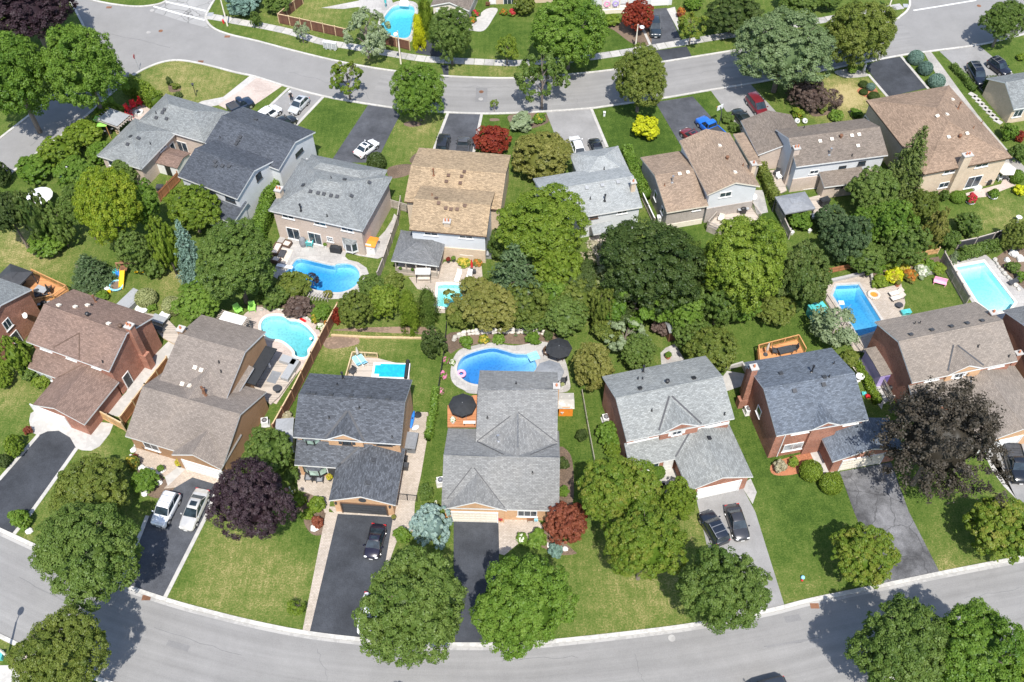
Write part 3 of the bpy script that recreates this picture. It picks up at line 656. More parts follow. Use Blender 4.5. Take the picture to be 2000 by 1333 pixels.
surf('yard', [(335, 255), (370, 258), (395, 290), (378, 315), (340, 300), (325, 310), (330, 280)], 'paver_pink', .02, label='cluttered patio between the two left houses')
surf('yard', [(255, 215), (290, 200), (300, 215), (275, 238), (250, 238)], 'paver_pink', .02, label='round patio with the red chairs')
surf('yard', [(1290, 690), (1300, 680), (1318, 672), (1335, 700), (1340, 712), (1292, 716)], 'stamped', .02, label='stone path to the little garden shed')
surf('yard', [(1405, 745), (1420, 725), (1462, 732), (1462, 750), (1418, 765)], 'concrete', .03, label='concrete ledge between two brick houses')
surf('yard', [(1660, 690), (1680, 700), (1730, 770), (1722, 800), (1690, 760)], 'stamped', .02, label='narrow stone side yard beside the lime shrubs')
surf('yard', [(1705, 740), (1735, 740), (1750, 775), (1725, 790)], 'concrete', .03, label='pale concrete pad by the lilac shed')
# pool decks: a ring of paving with the basin let into it
def deckring(name, k, outer, mat, z, label, sm=True):
    o = gpts(smooth2(outer, 4) if sm else outer); inn = POOLW[k]
    bm = bmesh.new(); es = []
    for lp in (o, inn):
        vv = [bm.verts.new((x, y, z)) for x, y in lp]
        es += [bm.edges.new((vv[i], vv[(i+1) % len(vv)])) for i in range(len(vv))]
    bmesh.ops.triangle_fill(bm, use_beauty=True, edges=es)
    bmesh.ops.recalc_face_normals(bm, faces=bm.faces)
    for f in bm.faces:
        if f.normal.z < 0: f.normal_flip()
    b = MB()
    for f in bm.faces: b.poly([v.co for v in f.verts])
    bm.free()
    n = len(o)
    for i in range(n): b.poly([(o[i][0], o[i][1], -.05), (o[(i+1) % n][0], o[(i+1) % n][1], -.05), (o[(i+1) % n][0], o[(i+1) % n][1], z), (o[i][0], o[i][1], z)])
    return tag(b.build(name, M[mat]), label, kind='structure')
deckring('pool_deck', 'a', [(738, 60), (742, 34), (762, 10), (785, 2), (812, 6), (817, 24), (812, 55), (803, 82), (780, 84), (750, 76)], 'stamped', .05, 'grey deck round the far round ended pool')
deckring('pool_deck', 'b', [(533, 540), (545, 500), (536, 480), (548, 462), (562, 468), (716, 497), (735, 470), (752, 452), (766, 430), (770, 418), (778, 425), (770, 460), (752, 500), (738, 506), (700, 500), (688, 496), (676, 495), (674, 502), (680, 508), (700, 513), (716, 524), (722, 540), (716, 556), (700, 572), (680, 584), (640, 585), (600, 577), (560, 556)], 'stamped', .05, 'grey stamped concrete deck behind the tan brick house', False)
deckring('pool_deck', 'c', [(798, 542), (846, 540), (868, 512), (940, 512), (945, 570), (940, 612), (845, 612), (846, 572), (815, 565)], 'paver', .05, 'pale paver deck with two white loungers', False)
deckring('pool_deck', 'd', [(455, 640), (480, 612), (500, 600), (530, 601), (570, 612), (600, 618), (622, 640), (628, 660), (618, 690), (600, 708), (585, 725), (560, 760), (540, 790), (500, 775), (505, 740), (520, 720), (505, 690), (470, 690)], 'paver_pink', .05, 'pinkish concrete deck round the turquoise pool', False)
deckring('pool_deck', 'e', [(880, 735), (884, 705), (898, 684), (925, 676), (960, 670), (1005, 676), (1060, 668), (1085, 680), (1102, 700), (1112, 740), (1108, 765), (1050, 768), (930, 770), (905, 762), (888, 752)], 'stamped', .05, 'grey deck round the deep blue freeform pool')
deckring('pool_deck', 'f', [(1617, 548), (1693, 536), (1712, 566), (1760, 555), (1768, 592), (1762, 612), (1775, 618), (1775, 640), (1735, 660), (1690, 690), (1668, 685), (1610, 585)], 'paver', .05, 'bright pale deck round the rectangular pool', False)
deckring('pool_deck', 'g', [(1860, 515), (1878, 505), (1925, 498), (1950, 520), (2010, 575), (2010, 640), (1930, 640), (1858, 530)], 'stamped', .05, 'grey beige deck round the pale pool', False)
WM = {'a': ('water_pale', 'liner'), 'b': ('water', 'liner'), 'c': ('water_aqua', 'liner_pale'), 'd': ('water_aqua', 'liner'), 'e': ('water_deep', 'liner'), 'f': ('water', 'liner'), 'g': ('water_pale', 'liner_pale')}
PLAB = {'a': 'light blue pool with a round end beside the cedars', 'b': 'blue freeform pool behind the tan brick house', 'c': 'aqua pool half hidden under the olive tree', 'd': 'turquoise kidney pool beside the brown fence',
        'e': 'deep blue pool with the pink swim ring', 'f': 'blue rectangular pool beside the two white loungers', 'g': 'very pale turquoise pool at the right edge'}
SHALLOW = {'a': (0, .6, .0), 'b': (690, 540, .45), 'c': (0, 0, 0), 'd': (530, 640, .5), 'e': (1030, 720, .4), 'f': (1690, 650, .5), 'g': (1960, 605, .35)}
for k, P in POOLW.items():
    dp = POOLS[k][2]; n = len(P); cx = sum(p_[0] for p_ in P)/n; cy = sum(p_[1] for p_ in P)/n
    t = thing('swimming_pool', PLAB[k], 'pool', (cx, cy, 0)); Q = [(a-cx, c-cy) for a, c in P]
    b = MB()
    sx, sy, f = SHALLOW[k]; sh = None
    if f and sx > 1: q = G(sx, sy); sh = Vector((q.x-cx, q.y-cy))
    inner = [(a*.72, c*.72) for a, c in Q]
    def dz(a, c):
        if sh is None: return -dp
        d = min(1.0, (Vector((a, c))-sh).length/5.0); return -(dp*f+(dp*(1-f))*d)
    def ring(A, B_, za, zb, m_):
        for i in range(n):
            j = (i+1) % n
            b.poly([(A[j][0], A[j][1], za(A[j])), (A[i][0], A[i][1], za(A[i])), (B_[i][0], B_[i][1], zb(B_[i])), (B_[j][0], B_[j][1], zb(B_[j]))], m_)
    ring(Q, Q, lambda p_: .04, lambda p_: -.8, 0); ring(Q, inner, lambda p_: -.8, lambda p_: dz(*p_), 0)
    c0 = (0, 0, dz(0, 0))
    for i in range(n):
        j = (i+1) % n; b.poly([(inner[j][0], inner[j][1], dz(*inner[j])), (inner[i][0], inner[i][1], dz(*inner[i])), c0])
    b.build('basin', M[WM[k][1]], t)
    b = MB(); Qs = grow(Q, -.004)
    b.slab(Qs, -2.6, -.13, 0, 0, True); b.build('water', M[WM[k][0]], t)
    b = MB(); A = grow(Q, .0); Bq = grow(Q, .32)
    for i in range(n):
        j = (i+1) % n; b.slab([A[i], A[j], Bq[j], Bq[i]], .02, .085)
    b.build('coping', M['concrete' if k in 'abef' else 'cream'], t)

# ---------------------------------------------------------------- planting beds
for px, mt, lb in [([(812, 300), (840, 292), (856, 300), (850, 312), (815, 322), (800, 315)], 'mulch', 'dark mulch bed by the round clipped yew'),
                   ([(757, 330), (780, 322), (806, 322), (812, 332), (790, 345), (762, 348)], 'mulch', 'brown mulch bed behind the tan roof'),
                   ([(800, 237), (820, 240), (822, 246), (800, 248), (788, 243)], 'mulch', 'small mulch ring under the green maple'),
                   ([(958, 232), (972, 232), (975, 236), (958, 237)], 'mulch', 'mulch ring round the sapling'),
                   ([(640, 660), (690, 655), (700, 672), (650, 682), (632, 675)], 'soil', 'bare soil patch by the brown fence'),
                   ([(650, 645), (700, 648), (850, 655), (850, 660), (840, 640), (720, 640)], 'soil', 'bare soil bed in front of the back hedge'),
                   ([(880, 650), (1060, 648), (1090, 660), (1085, 676), (1000, 672), (960, 668), (900, 680), (878, 690)], 'mulch', 'planted bed behind the deep blue pool'),
                   ([(566, 985), (600, 962), (622, 965), (636, 1000), (634, 1040), (612, 1045), (595, 1025), (590, 1000)], 'mulch', 'dark mulch bed with small lime shrubs'),
                   ([(1055, 1035), (1090, 1050), (1120, 1075), (1125, 1082), (1095, 1084), (1060, 1070), (1040, 1060)], 'mulch', 'dark bed under the red maple'),
                   ([(1090, 880), (1112, 885), (1120, 920), (1118, 985), (1094, 990)], 'mulch', 'narrow dark bed beside the central house'),
                   ([(1510, 905), (1580, 885), (1588, 905), (1560, 925), (1512, 928)], 'mulch_red', 'red mulch bed under the white bay window'),
                   ([(328, 940), (350, 975), (318, 975), (285, 965), (270, 925), (262, 890), (270, 880), (280, 910)], 'mulch', 'planted bed with pale boulders'),
                   ([(1700, 530), (1830, 505), (1842, 530), (1705, 553)], 'mulch', 'raised planting bed upper level'),
                   ([(1630, 140), (1665, 135), (1695, 145), (1690, 150), (1650, 152)], 'gravel', 'gravel oval under the olive street tree'),
                   ([(1675, 175), (1700, 165), (1715, 182), (1700, 192), (1680, 185)], 'mulch_red', 'red mulch bed with the small blue spruce'),
                   ([(1580, 215), (1620, 210), (1622, 222), (1590, 228)], 'mulch', 'planted ring on the dry lawn'),
                   ([(995, 225), (1060, 222), (1070, 240), (1020, 255), (1000, 245)], 'mulch', 'rock garden by the street'),
                   ([(1185, 50), (1270, 40), (1272, 85), (1240, 88), (1200, 60)], 'mulch', 'flower bed before the far white porch'),
                   ([(330, 165), (350, 168), (352, 178), (332, 180)], 'mulch', 'small rock bed on the corner lawn'),
                   ([(1890, 565), (1850, 510), (1860, 500), (1880, 503), (1866, 515)], 'mulch', 'bed behind the grey fence'),
                   ([(1950, 500), (1990, 480), (2020, 500), (2020, 590), (1985, 560), (1950, 515)], 'mulch', 'rockery bed at the right edge'),
                   ([(470, 600), (560, 596), (640, 620), (640, 660), (620, 640), (600, 616), (540, 600), (500, 600)], 'mulch', 'dark planted bed behind the turquoise pool')]:
    surf('planting_bed', px, mt, .01, True, label=lb, kind='structure')

# ================================================================ HOUSES
HOUSES = []
class House:
    def __init__(s, name, label, pA, pB, z, wall, roof, trim='white', frame=None):
        if frame is None:
            a, c = G(*pA, z), G(*pB, z); s.ang = math.atan2(c.y-a.y, c.x-a.x); s.o = Vector((a.x, a.y, 0))
        else: s.ang = frame.ang; s.o = frame.o.copy() if pA is None else Vector((*G(*pA, z)[:2], 0))
        s.w, s.r, s.t = wall, roof, trim
        s.root = thing(name, label, 'house', s.o, s.ang)
        s.inv = Matrix.Rotation(-s.ang, 3, 'Z'); s.roofs = []; s.blocks = []
        HOUSES.append(s)
    def L(s, px, py, z): return s.inv @ (G(px, py, z)-s.o)
    def cam(s): return s.inv @ (Vector((0, 0, CAM_H))-s.o)
    def ray(s, px, py): return s.inv @ ray(px, py)
    def hit(s, px, py, n, d):               # pixel ray against the local plane n.p = d
        c, r = s.cam(), s.ray(px, py); t = (d-n.dot(c))/n.dot(r); return c+r*t
    def ridge_z(s, px, py, axis, val):
        n = Vector((0, 1, 0)) if axis == 'y' else Vector((1, 0, 0)); return s.hit(px, py, n, val).z
    def block(s, cs, e, kind='gx', rise=1.6, oe=.4, orr=.25, x=None, y=None, e1=None, wall=None, roof=None, mid=None, base=0.0, walls=True, th=.22, roofname='roof'):
        pts = [s.L(a, c, e) for a, c in cs]
        x0, x1 = (min(p.x for p in pts), max(p.x for p in pts)) if pts else (0, 0)
        y0, y1 = (min(p.y for p in pts), max(p.y for p in pts)) if pts else (0, 0)
        if x: x0, x1 = [a if a is not None else c for a, c in zip(x, (x0, x1))]
        if y: y0, y1 = [a if a is not None else c for a, c in zip(y, (y0, y1))]
        e1 = e if e1 is None else e1; xm, ym = (x0+x1)/2, (y0+y1)/2; r = max(e, e1)+rise; w, d = x1-x0, y1-y0
        caps = []
        if kind == 'gx':
            ym = mid if mid is not None else ym
            f = lambda X, Y: min(e+(Y-y0)*(r-e)/(ym-y0), e1+(y1-Y)*(r-e1)/(y1-ym))
            tops = [[(x0, y0, e), (x1, y0, e), (x1, ym, r), (x0, ym, r)], [(x1, y1, e1), (x0, y1, e1), (x0, ym, r), (x1, ym, r)]]
            ix, iy = orr, oe; caps = [((x0, ym, r), (x1, ym, r))]
        elif kind == 'gy':
            f = lambda X, Y: min(e+(X-x0)*(r-e)/(xm-x0), e1+(x1-X)*(r-e1)/(x1-xm))
            tops = [[(x0, y1, e), (x0, y0, e), (xm, y0, r), (xm, y1, r)], [(x1, y0, e1), (x1, y1, e1), (xm, y1, r), (xm, y0, r)]]
            ix, iy = oe, orr; caps = [((xm, y0, r), (xm, y1, r))]
        elif kind == 'hip':
            h = min(w, d)/2; pt = rise/h
            f = lambda X, Y: e+pt*min(X-x0, x1-X, Y-y0, y1-Y)
            if w >= d:
                A, B_ = (x0+h, ym, e+rise), (x1-h, ym, e+rise)
                tops = [[(x0, y0, e), (x1, y0, e), B_, A], [(x1, y1, e), (x0, y1, e), A, B_], [(x0, y1, e), (x0, y0, e), A], [(x1, y0, e), (x1, y1, e), B_]]
            else:
                A, B_ = (xm, y0+h, e+rise), (xm, y1-h, e+rise)
                tops = [[(x0, y1, e), (x0, y0, e), A, B_], [(x1, y0, e), (x1, y1, e), B_, A], [(x0, y0, e), (x1, y0, e), A], [(x1, y1, e), (x0, y1, e), B_]]
            ix = iy = oe; caps = [(A, B_)]
            for c in ((x0, y0, e), (x1, y0, e), (x1, y1, e), (x0, y1, e)): caps.append((c, min((A, B_), key=lambda q: (q[0]-c[0])**2+(q[1]-c[1])**2)))
        else:                               # single pitch: e at y0, e1 at y1
            f = lambda X, Y: e+(Y-y0)*(e1-e)/(y1-y0)
            tops = [[(x0, y0, e), (x1, y0, e), (x1, y1, e1), (x0, y1, e1)]]; ix, iy = orr, oe
        b = MB(); ed = {}
        for t in tops:
            n = (Vector(t[1])-Vector(t[0])).cross(Vector(t[2])-Vector(t[0]))
            if n.z < 0: t.reverse()
            b.poly(t, 0); b.poly([(q[0], q[1], q[2]-th) for q in t[::-1]], 2)
            for i in range(len(t)): k = (tuple(t[i]), tuple(t[(i+1) % len(t)])); ed[k] = 1
        for (p, q) in ed:
            if (q, p) not in ed: b.poly([(p[0], p[1], p[2]-th), (q[0], q[1], q[2]-th), q, p], 1)
        for p, q in caps:
            p, q = Vector(p), Vector(q)
            if (q-p).length < .3: continue
            dr = (q-p).normalized(); sd = Vector((dr.y, -dr.x, 0)).normalized()*.16
            for sg in (1, -1):
                a, c = p+sd*sg, q+sd*sg
                za, zc = f(a.x, a.y)+.03, f(c.x, c.y)+.03
                pts_ = [p+Vector((0, 0, .045)), q+Vector((0, 0, .045)), Vector((c.x, c.y, zc)), Vector((a.x, a.y, za))]
                if sg == 1: pts_.reverse()
                b.poly(pts_, 3)
        rm = M['roof_'+(roof or s.r)]
        ro = b.build(roofname, [rm, M[s.t], M['cream' if s.t != 'black' else 'charcoal'], rm], s.root)
        wx0, wx1, wy0, wy1 = x0+ix, x1-ix, y0+iy, y1-iy
        if walls:
            b = MB(); g = lambda X, Y: f(X, Y)-th+.02
            def side(pa, pb):
                P = [pa]
                if kind == 'gy' and abs(pa[1]-pb[1]) < 1e-6: P.append((xm, pa[1]))
                if kind == 'gx' and abs(pa[0]-pb[0]) < 1e-6: P.append((pa[0], ym))
                P.append(pb); b.poly([(*pa, base), (*pb, base)]+[(*q, g(*q)) for q in P[::-1]], 0)
            side((wx0, wy0), (wx1, wy0)); side((wx1, wy0), (wx1, wy1)); side((wx1, wy1), (wx0, wy1)); side((wx0, wy1), (wx0, wy0))
            b.build('wall', M[wall or s.w], s.root)
        rot = Matrix.Rotation(s.ang, 3, 'Z')
        for t in tops: s.roofs.append(([rot @ Vector(q)+s.o for q in t], ro))
        bl = dict(x0=x0, x1=x1, y0=y0, y1=y1, wx0=wx0, wx1=wx1, wy0=wy0, wy1=wy1, f=f, e=e, r=r); s.blocks.append(bl)
        return bl
    def plane(s, bl, side):
        return {'f': (Vector((0, -1, 0)), -bl['wy0']), 'b': (Vector((0, 1, 0)), bl['wy1']), 'l': (Vector((-1, 0, 0)), -bl['wx0']), 'r': (Vector((1, 0, 0)), bl['wx1'])}[side]
    def frame(s, bl, side, px, z=None):
        n, d = s.plane(bl, side); p = s.hit(px[0], px[1], n, d); t = Vector((-n.y, n.x, 0))
        if z is not None: p.z = z
        return p, t, n
    def win(s, bl, side, px, w=1.2, h=1.1, cols=2, rows=1, fr='white', glass='glass', shut=None, z=None, name='window', label=None):
        p, t, n = s.frame(bl, side, px, z)
        Mx = Matrix((t, Vector((0, 0, 1)), n)).transposed()
        def bx(b, u, v, wu, hv, d0, d1, m=0): b.box(p+t*u+Vector((0, 0, v))+n*((d0+d1)/2), (wu, hv, d1-d0), m, M=Mx)
        fw = .09; b = MB()
        bx(b, 0, h/2, w+fw, fw, -.05, .07); bx(b, 0, -h/2, w+fw, fw, -.05, .07); bx(b, -w/2, 0, fw, h-fw, -.05, .066); bx(b, w/2, 0, fw, h-fw, -.05, .066)
        for c in range(1, cols): bx(b, -w/2+w*c/cols, 0, .06, h-fw, -.05, .055)
        for c in range(1, rows): bx(b, 0, -h/2+h*c/rows, w-fw, .045, -.05, .05)
        o = b.build(name, M[fr], s.root)
        if label: o['label'] = label
        b = MB(); bx(b, 0, -h/2-.09, w+.28, .07, -.03, .13); b.build('sill', M[fr if fr != 'black' else 'charcoal'], o)
        for c in range(cols):
            b = MB(); bx(b, -w/2+w*(c+.5)/cols, 0, w/cols-.01, h-.02, -.04, .022); b.build('pane', M[glass], o)
        if shut:
            for sg in (-1, 1):
                b = MB(); bx(b, sg*(w/2+.28), 0, .36, h+.05, -.01, .05)
                for k in range(5): bx(b, sg*(w/2+.28), -h/2+h*(k+.5)/5, .28, h/9, .05, .065)
                b.build('shutter', M[shut], s.root)
        return o
    def slider(s, bl, side, px, w=1.9, h=2.05, fr='white', z=None):
        o = s.win(bl, side, px, w, h, 2, 1, fr, name='sliding_door', z=z); return o
    def door(s, bl, side, px, mat='white', w=.95, h=2.05, z=None):
        p, t, n = s.frame(bl, side, px, z); Mx = Matrix((t, Vector((0, 0, 1)), n)).transposed()
        b = MB(); b.box(p+n*.02, (w, h, .06), 0, M=Mx)
        for a in (-.22, .22):
            for c in (-.5, .45): b.box(p+t*a+Vector((0, 0, c))+n*.055, (.3, .7, .02), 0, M=Mx)
        o = b.build('door', M[mat], s.root)
        b = MB(); b.sph(p+t*(w*.4)+n*.09, .045, 6, 4); b.build('handle', M['silver'], o)
        b = MB()
        for u, v, wu, hv in ((0, h/2+.05, w+.2, .1), (-w/2-.05, 0, .1, h), (w/2+.05, 0, .1, h)): b.box(p+t*u+Vector((0, 0, v))+n*.03, (wu, hv, .1), 0, M=Mx)
        b.build('frame', M['white'], o)
    def garage(s, bl, side, px, w=4.9, h=2.15, mat='white', z=None, cols=8):
        p, t, n = s.frame(bl, side, px, z if z else h/2+.03); Mx = Matrix((t, Vector((0, 0, 1)), n)).transposed()
        b = MB(); b.box(p+n*.0, (w, h, .05), 0, M=Mx); o = b.build('garage_door', M[mat], s.root)
        for r_ in range(4):
            b = MB()
            b.box(p+Vector((0, 0, -h/2+h*(r_+.5)/4))+n*.035, (w-.02, h/4-.03, .03), 0, M=Mx)
            for c in range(cols): b.box(p+t*(-w/2+w*(c+.5)/cols)+Vector((0, 0, -h/2+h*(r_+.5)/4))+n*.055, (w/cols-.14, h/4-.16, .016), 0, M=Mx)
            b.build('door_panel', M[mat], o)
        b = MB()
        for u, v, wu, hv in ((0, h/2+.07, w+.3, .14), (-w/2-.07, 0, .14, h), (w/2+.07, 0, .14, h)): b.box(p+t*u+Vector((0, 0, v))+n*.045, (wu, hv, .1), 0, M=Mx)
        b.build('trim', M['white'], o); return o
    def chimney(s, px, zt, w=.9, d=.6, mat='brick_red', base=0.0, stack=None):
        p = s.L(px[0], px[1], zt); b = MB()
        b.box((p.x, p.y, (zt+base)/2), (w, d, zt-base), 0)
        if stack: b.box((p.x, p.y, stack/2), (w*1.9, d*1.15, stack), 0)
        o = b.build('chimney', M[mat], s.root)
        b = MB(); b.box((p.x, p.y, zt+.05), (w+.2, d+.2, .12), 0)
        b.build('cap', M['concrete'], o)
        b = MB()
        for k in ((-.2, .2) if w > .7 else (0,)): b.cyl((p.x+k, p.y, zt+.1), (p.x+k, p.y, zt+.45), .13, .11, 8)
        b.build('flue', M['terracotta'], o)
    def onroof(s, px, py):
        o_, d = Vector((0, 0, CAM_H)), ray(px, py); best = None
        for P, ro in s.roofs:
            n = (P[1]-P[0]).cross(P[2]-P[0]).normalized(); dn = n.dot(d)
            if abs(dn) < 1e-6: continue
            t = n.dot(P[0]-o_)/dn; q = o_+d*t; ok = True
            for i in range(len(P)):
                if (P[(i+1) % len(P)]-P[i]).cross(q-P[i]).dot(n)*(1 if n.z > 0 else 1) < -1e-4: ok = False; break
            if ok and (best is None or t < best[0]): best = (t, s.inv @ (q-s.o), s.inv @ n, ro)
        return best
    def vents(s, pts, kind='box', mat='charcoal'):
        for px, py in pts:
            h = s.onroof(px, py)
            if not h: print('off roof', s.root.name, px, py); continue
            p, n = h[1], h[2]; q = n.to_track_quat('Z', 'Y').to_matrix(); b = MB()
            if kind == 'box':
                b.box(p+n*.09, (.38, .38, .18), 0, M=q); b.box(p+n*.19, (.46, .46, .05), 0, M=q); nm = 'roof_vent'
            elif kind == 'pipe': b.cyl(p-n*.05, p+Vector((0, 0, .42)), .06, .06, 8); b.cyl(p-n*.02, p+n*.07, .14, .09, 8); nm = 'vent_pipe'
            elif kind == 'flue':
                b.cyl(p-n*.05, p+Vector((0, 0, 1.0)), .09, .09, 8); b.cyl(p+Vector((0, 0, 1.0)), p+Vector((0, 0, 1.18)), .15, .15, 8); b.cyl(p-n*.02, p+n*.12, .22, .1, 8); nm = 'flue_pipe'
            elif kind == 'turbine': b.cyl(p-n*.05, p+Vector((0, 0, .22)), .18, .16, 10); b.sph(p+Vector((0, 0, .38)), (.27, .27, .22), 12, 6); nm = 'turbine_vent'
            else: b.box(p+n*.06, (.8, .8, .12), 0, M=q); nm = 'skylight'
            b.build(nm, M[mat], h[3] if False else s.root)
    def valley(s, *segs, mat=None, w=.2):
        for a, c in segs:
            P = []
            for k in range(7):
                t = k/6; h = s.onroof(a[0]+(c[0]-a[0])*t, a[1]+(c[1]-a[1])*t)
                if h: P.append(h)
            if len(P) < 2: continue
            b = MB()
            for h0, h1 in zip(P[:-1], P[1:]):
                d = (h1[1]-h0[1]); sd = d.cross(h0[2]).normalized()*w/2
                q = [h0[1]-sd+h0[2]*.05, h0[1]+sd+h0[2]*.05, h1[1]+sd+h1[2]*.05, h1[1]-sd+h1[2]*.05]
                b.poly(q)
            b.build('valley_flashing', M[mat or 'charcoal'], s.root)
    def spout(s, bl, side, px, mat='white'):
        p, t, n = s.frame(bl, side, px); b = MB(); z = bl['e']-.15
        b.box((p.x+n.x*.07, p.y+n.y*.07, z/2+.1), (.09, .09, z), 0); b.build('downspout', M[mat], s.root)
    def dish(s, bl, side, px, r=.35):
        p, t, n = s.frame(bl, side, px); b = MB()
        b.cyl(p, p+n*.5, .03, .03, 6); c = p+n*.55; ax = Vector((0, -.7, .7))
        for k in range(3): b.cyl(c+ax*(.02*k), c+ax*(.02*(k+1)), r*(.5+.25*k), r*(.55+.25*k), 14)
        b.build('satellite_dish', M['white'], s.root)
    def bay(s, bl, side, px, w=2.2, h=1.5, d=.55, z=None, roof='slate', fr='white', glass='glass'):
        p, t, n = s.frame(bl, side, px, z); a = w*.28
        F = [p-t*(w/2), p-t*(w/2-a)+n*d, p+t*(w/2-a)+n*d, p+t*(w/2)]
        b = MB(); up = Vector((0, 0, 1))
        for i in range(3):
            q0, q1 = F[i], F[i+1]
            for v, hh in ((-h/2+.16, .32), (h/2-.06, .12)):
                b.poly([q0+up*(v-hh/2), q1+up*(v-hh/2), q1+up*(v+hh/2), q0+up*(v+hh/2)])
        for q in F[:]: b.box(q, (.12, .12, h), 0)
        b.poly([q-up*(h/2) for q in F[::-1]])
        o = b.build('bay_window', M[fr], s.root)
        for i in range(3):
            q0, q1 = F[i]-n*.03, F[i+1]-n*.03; b = MB()
            b.poly([q0-up*(h/2-.3), q1-up*(h/2-.3), q1+up*(h/2-.1), q0+up*(h/2-.1)]); b.build('pane', M[glass], o)
        b = MB(); tp = [p-t*(w/2+.02)+up*(h/2+.5), p+t*(w/2+.02)+up*(h/2+.5)]; G_ = [q+n*.1+up*(h/2) for q in F]
        b.poly([G_[1], G_[2], tp[1]-t*a*.9, tp[0]+t*a*.9]); b.poly([G_[0], G_[1], tp[0]+t*a*.9, tp[0]]); b.poly([G_[2], G_[3], tp[1], tp[1]-t*a*.9])
        b.build('bay_roof', M['roof_'+roof], o)

# ---- far row
h = House('brick_house', 'corner brick house with blue grey hip roofs beside the hedge lined street', (189, 304), (274, 330), 3.6, 'brick_tan', 'slate')
a = h.block([(395, 277), (451, 221), (329, 185), (275, 232)], 3.8, 'hip', 1.7); c = h.block([(189, 304), (274, 330), (347, 256), (265, 232)], 3.6, 'hip', 1.5)
h.vents([(322, 215), (318, 221), (306, 231), (326, 233), (256, 268), (270, 271), (250, 283)]); h.vents([(294, 282), (305, 222)], 'pipe')
h.win(c, 'r', (318, 290), 1.4, .5, 2, z=3.0); h.win(c, 'r', (335, 283), .9, 1.6, 1, z=1.6, fr='white'); h.win(c, 'f', (220, 318), 1.5, .9, 2, z=2.4); h.win(c, 'f', (250, 327), 1.5, .9, 2, z=2.4)
h.slider(a, 'f', (350, 268), 1.7, 2.0, z=1.05)
h = House('white_house', 'white sided house with dark navy roof and black windows', (348, 345), (463, 389), 5.2, 'siding_white', 'navy')
a = h.block([(466, 217), (611, 256), (544, 332)], 5.2, 'gx', 1.5, x=(None, None)); c = h.block([(348, 345), (415, 280), (531, 310), (463, 389)], 5.4, 'gx', 1.5)
d = h.block([(366, 372), (475, 400), (455, 437)], 2.8, 'shed', e1=3.7); d2 = h.block([(540, 332), (585, 300), (600, 285)], 3.0, 'shed', e1=3.2, walls=False, roofname='porch_roof') if False else None
h.vents([(421, 317), (422, 325), (435, 325), (448, 326), (466, 276), (462, 282), (470, 269), (500, 235)]); h.vents([(430, 270)], 'pipe')
for q in ((413, 377), (450, 390)): h.win(c, 'f', q, 1.5, .6, 2, fr='black')
h.win(c, 'r', (505, 345), 1.0, 1.0, 1, fr='black'); h.door(c, 'r', (521, 368), 'black', z=1.1); h.win(a, 'r', (584, 298), 1.6, .5, 2, fr='black'); h.door(a, 'r', (592, 300), 'white', z=1.1)
h = House('brick_house', 'tan brick two storey house with grey hip roof beside the freeform pool', (524, 411), (708, 451), 5.2, 'brick_tan', 'grey')
a = h.block([(524, 411), (708, 451), (765, 346)], 5.2, 'hip', 2.2); c = h.block([(608, 303), (716, 324), (745, 352)], 5.0, 'hip', 1.7, y=(6.0, None))
h.vents([(593, 363), (607, 375), (622, 378), (633, 380), (647, 383), (659, 385), (686, 384), (721, 358), (673, 352)]); h.vents([(647, 349), (639, 423)], 'pipe', 'black'); h.vents([(588, 412)], 'flue', 'black')
h.slider(a, 'f', (573, 454), 1.8, 2.0, z=1.25); h.slider(a, 'f', (615, 463), 1.8, 2.0, z=1.25); h.win(a, 'f', (644, 464), .8, .8, 3, 2, z=1.75)
for q in ((563, 424), (625, 437), (678, 447)): h.win(a, 'f', q, 1.6, .75, 2, fr='white', z=4.45)
h.bay(a, 'f', (684, 477), 2.0, 1.6, z=1.35, roof='slate'); h.chimney((544, 370), 6.6, .75, .9, 'brick_buff')
h = House('split_level_house', 'white and buff split level house with speckled tan roof', (799, 449), (946, 462), 5.2, 'siding_white', 'tan', 'brown')
a = h.block([(793, 380), (978, 410), (995, 303), (824, 291)], 4.6, 'gx', 1.4, wall='brick_buff'); c = h.block([(799, 449), (946, 462), (967, 375), (825, 364)], 5.3, 'gx', 1.5)
h.vents([(876, 344), (902, 346), (872, 356), (899, 359), (907, 337), (852, 389), (857, 398), (871, 408), (881, 410), (893, 410), (908, 403)], mat='brown'); h.vents([(844, 382)], 'pipe', 'rust'); h.vents([(847, 343)], 'flue', 'rust')
h.chimney((873, 433), 6.3, .8, .6, 'brick_buff')
for q in ((842, 457), (910, 463)): h.win(c, 'f', q, 1.7, .5, 2)
h.win(c, 'f', (911, 490), 1.5, .7, 2, z=1.6)
b = MB(); g0, g1 = c['wx0'], c['wx1']; b.box(((g0+g1)/2, c['wy0']-.04, 1.15), (g1-g0, .12, 2.3), 0); b.build('wall', M['brick_buff'], h.root)
h = House('bungalow', 'white bungalow with very pale blue grey roof among tall trees', (1150, 422), (1250, 405), 4.2, 'siding_white', 'pale')
a = h.block([(1150, 422), (1250, 405), (1222, 333), (1041, 349)], 4.3, 'gx', 1.6); c = h.block([(1142, 296), (1210, 292), (1226, 345), (1130, 345)], 4.0, 'hip', 1.5)
h.vents([(1116, 375), (1146, 368), (1176, 363), (1207, 357)], mat='grey'); h.vents([(1153, 389), (1180, 331)], 'pipe', 'black'); h.vents([(1181, 393)], 'flue', 'black'); h.chimney((1237, 356), 6.6, .6, .6, 'brick_buff')
h.win(a, 'f', (1215, 414), 1.3, .6, 2, fr='white'); h.win(a, 'f', (1160, 424), 1.0, .5, 2, fr='brown')
d = h.block([(1153, 443), (1194, 436), (1199, 446), (1161, 458)], 2.5, 'shed', e1=2.9, walls=False, roofname='porch_roof')
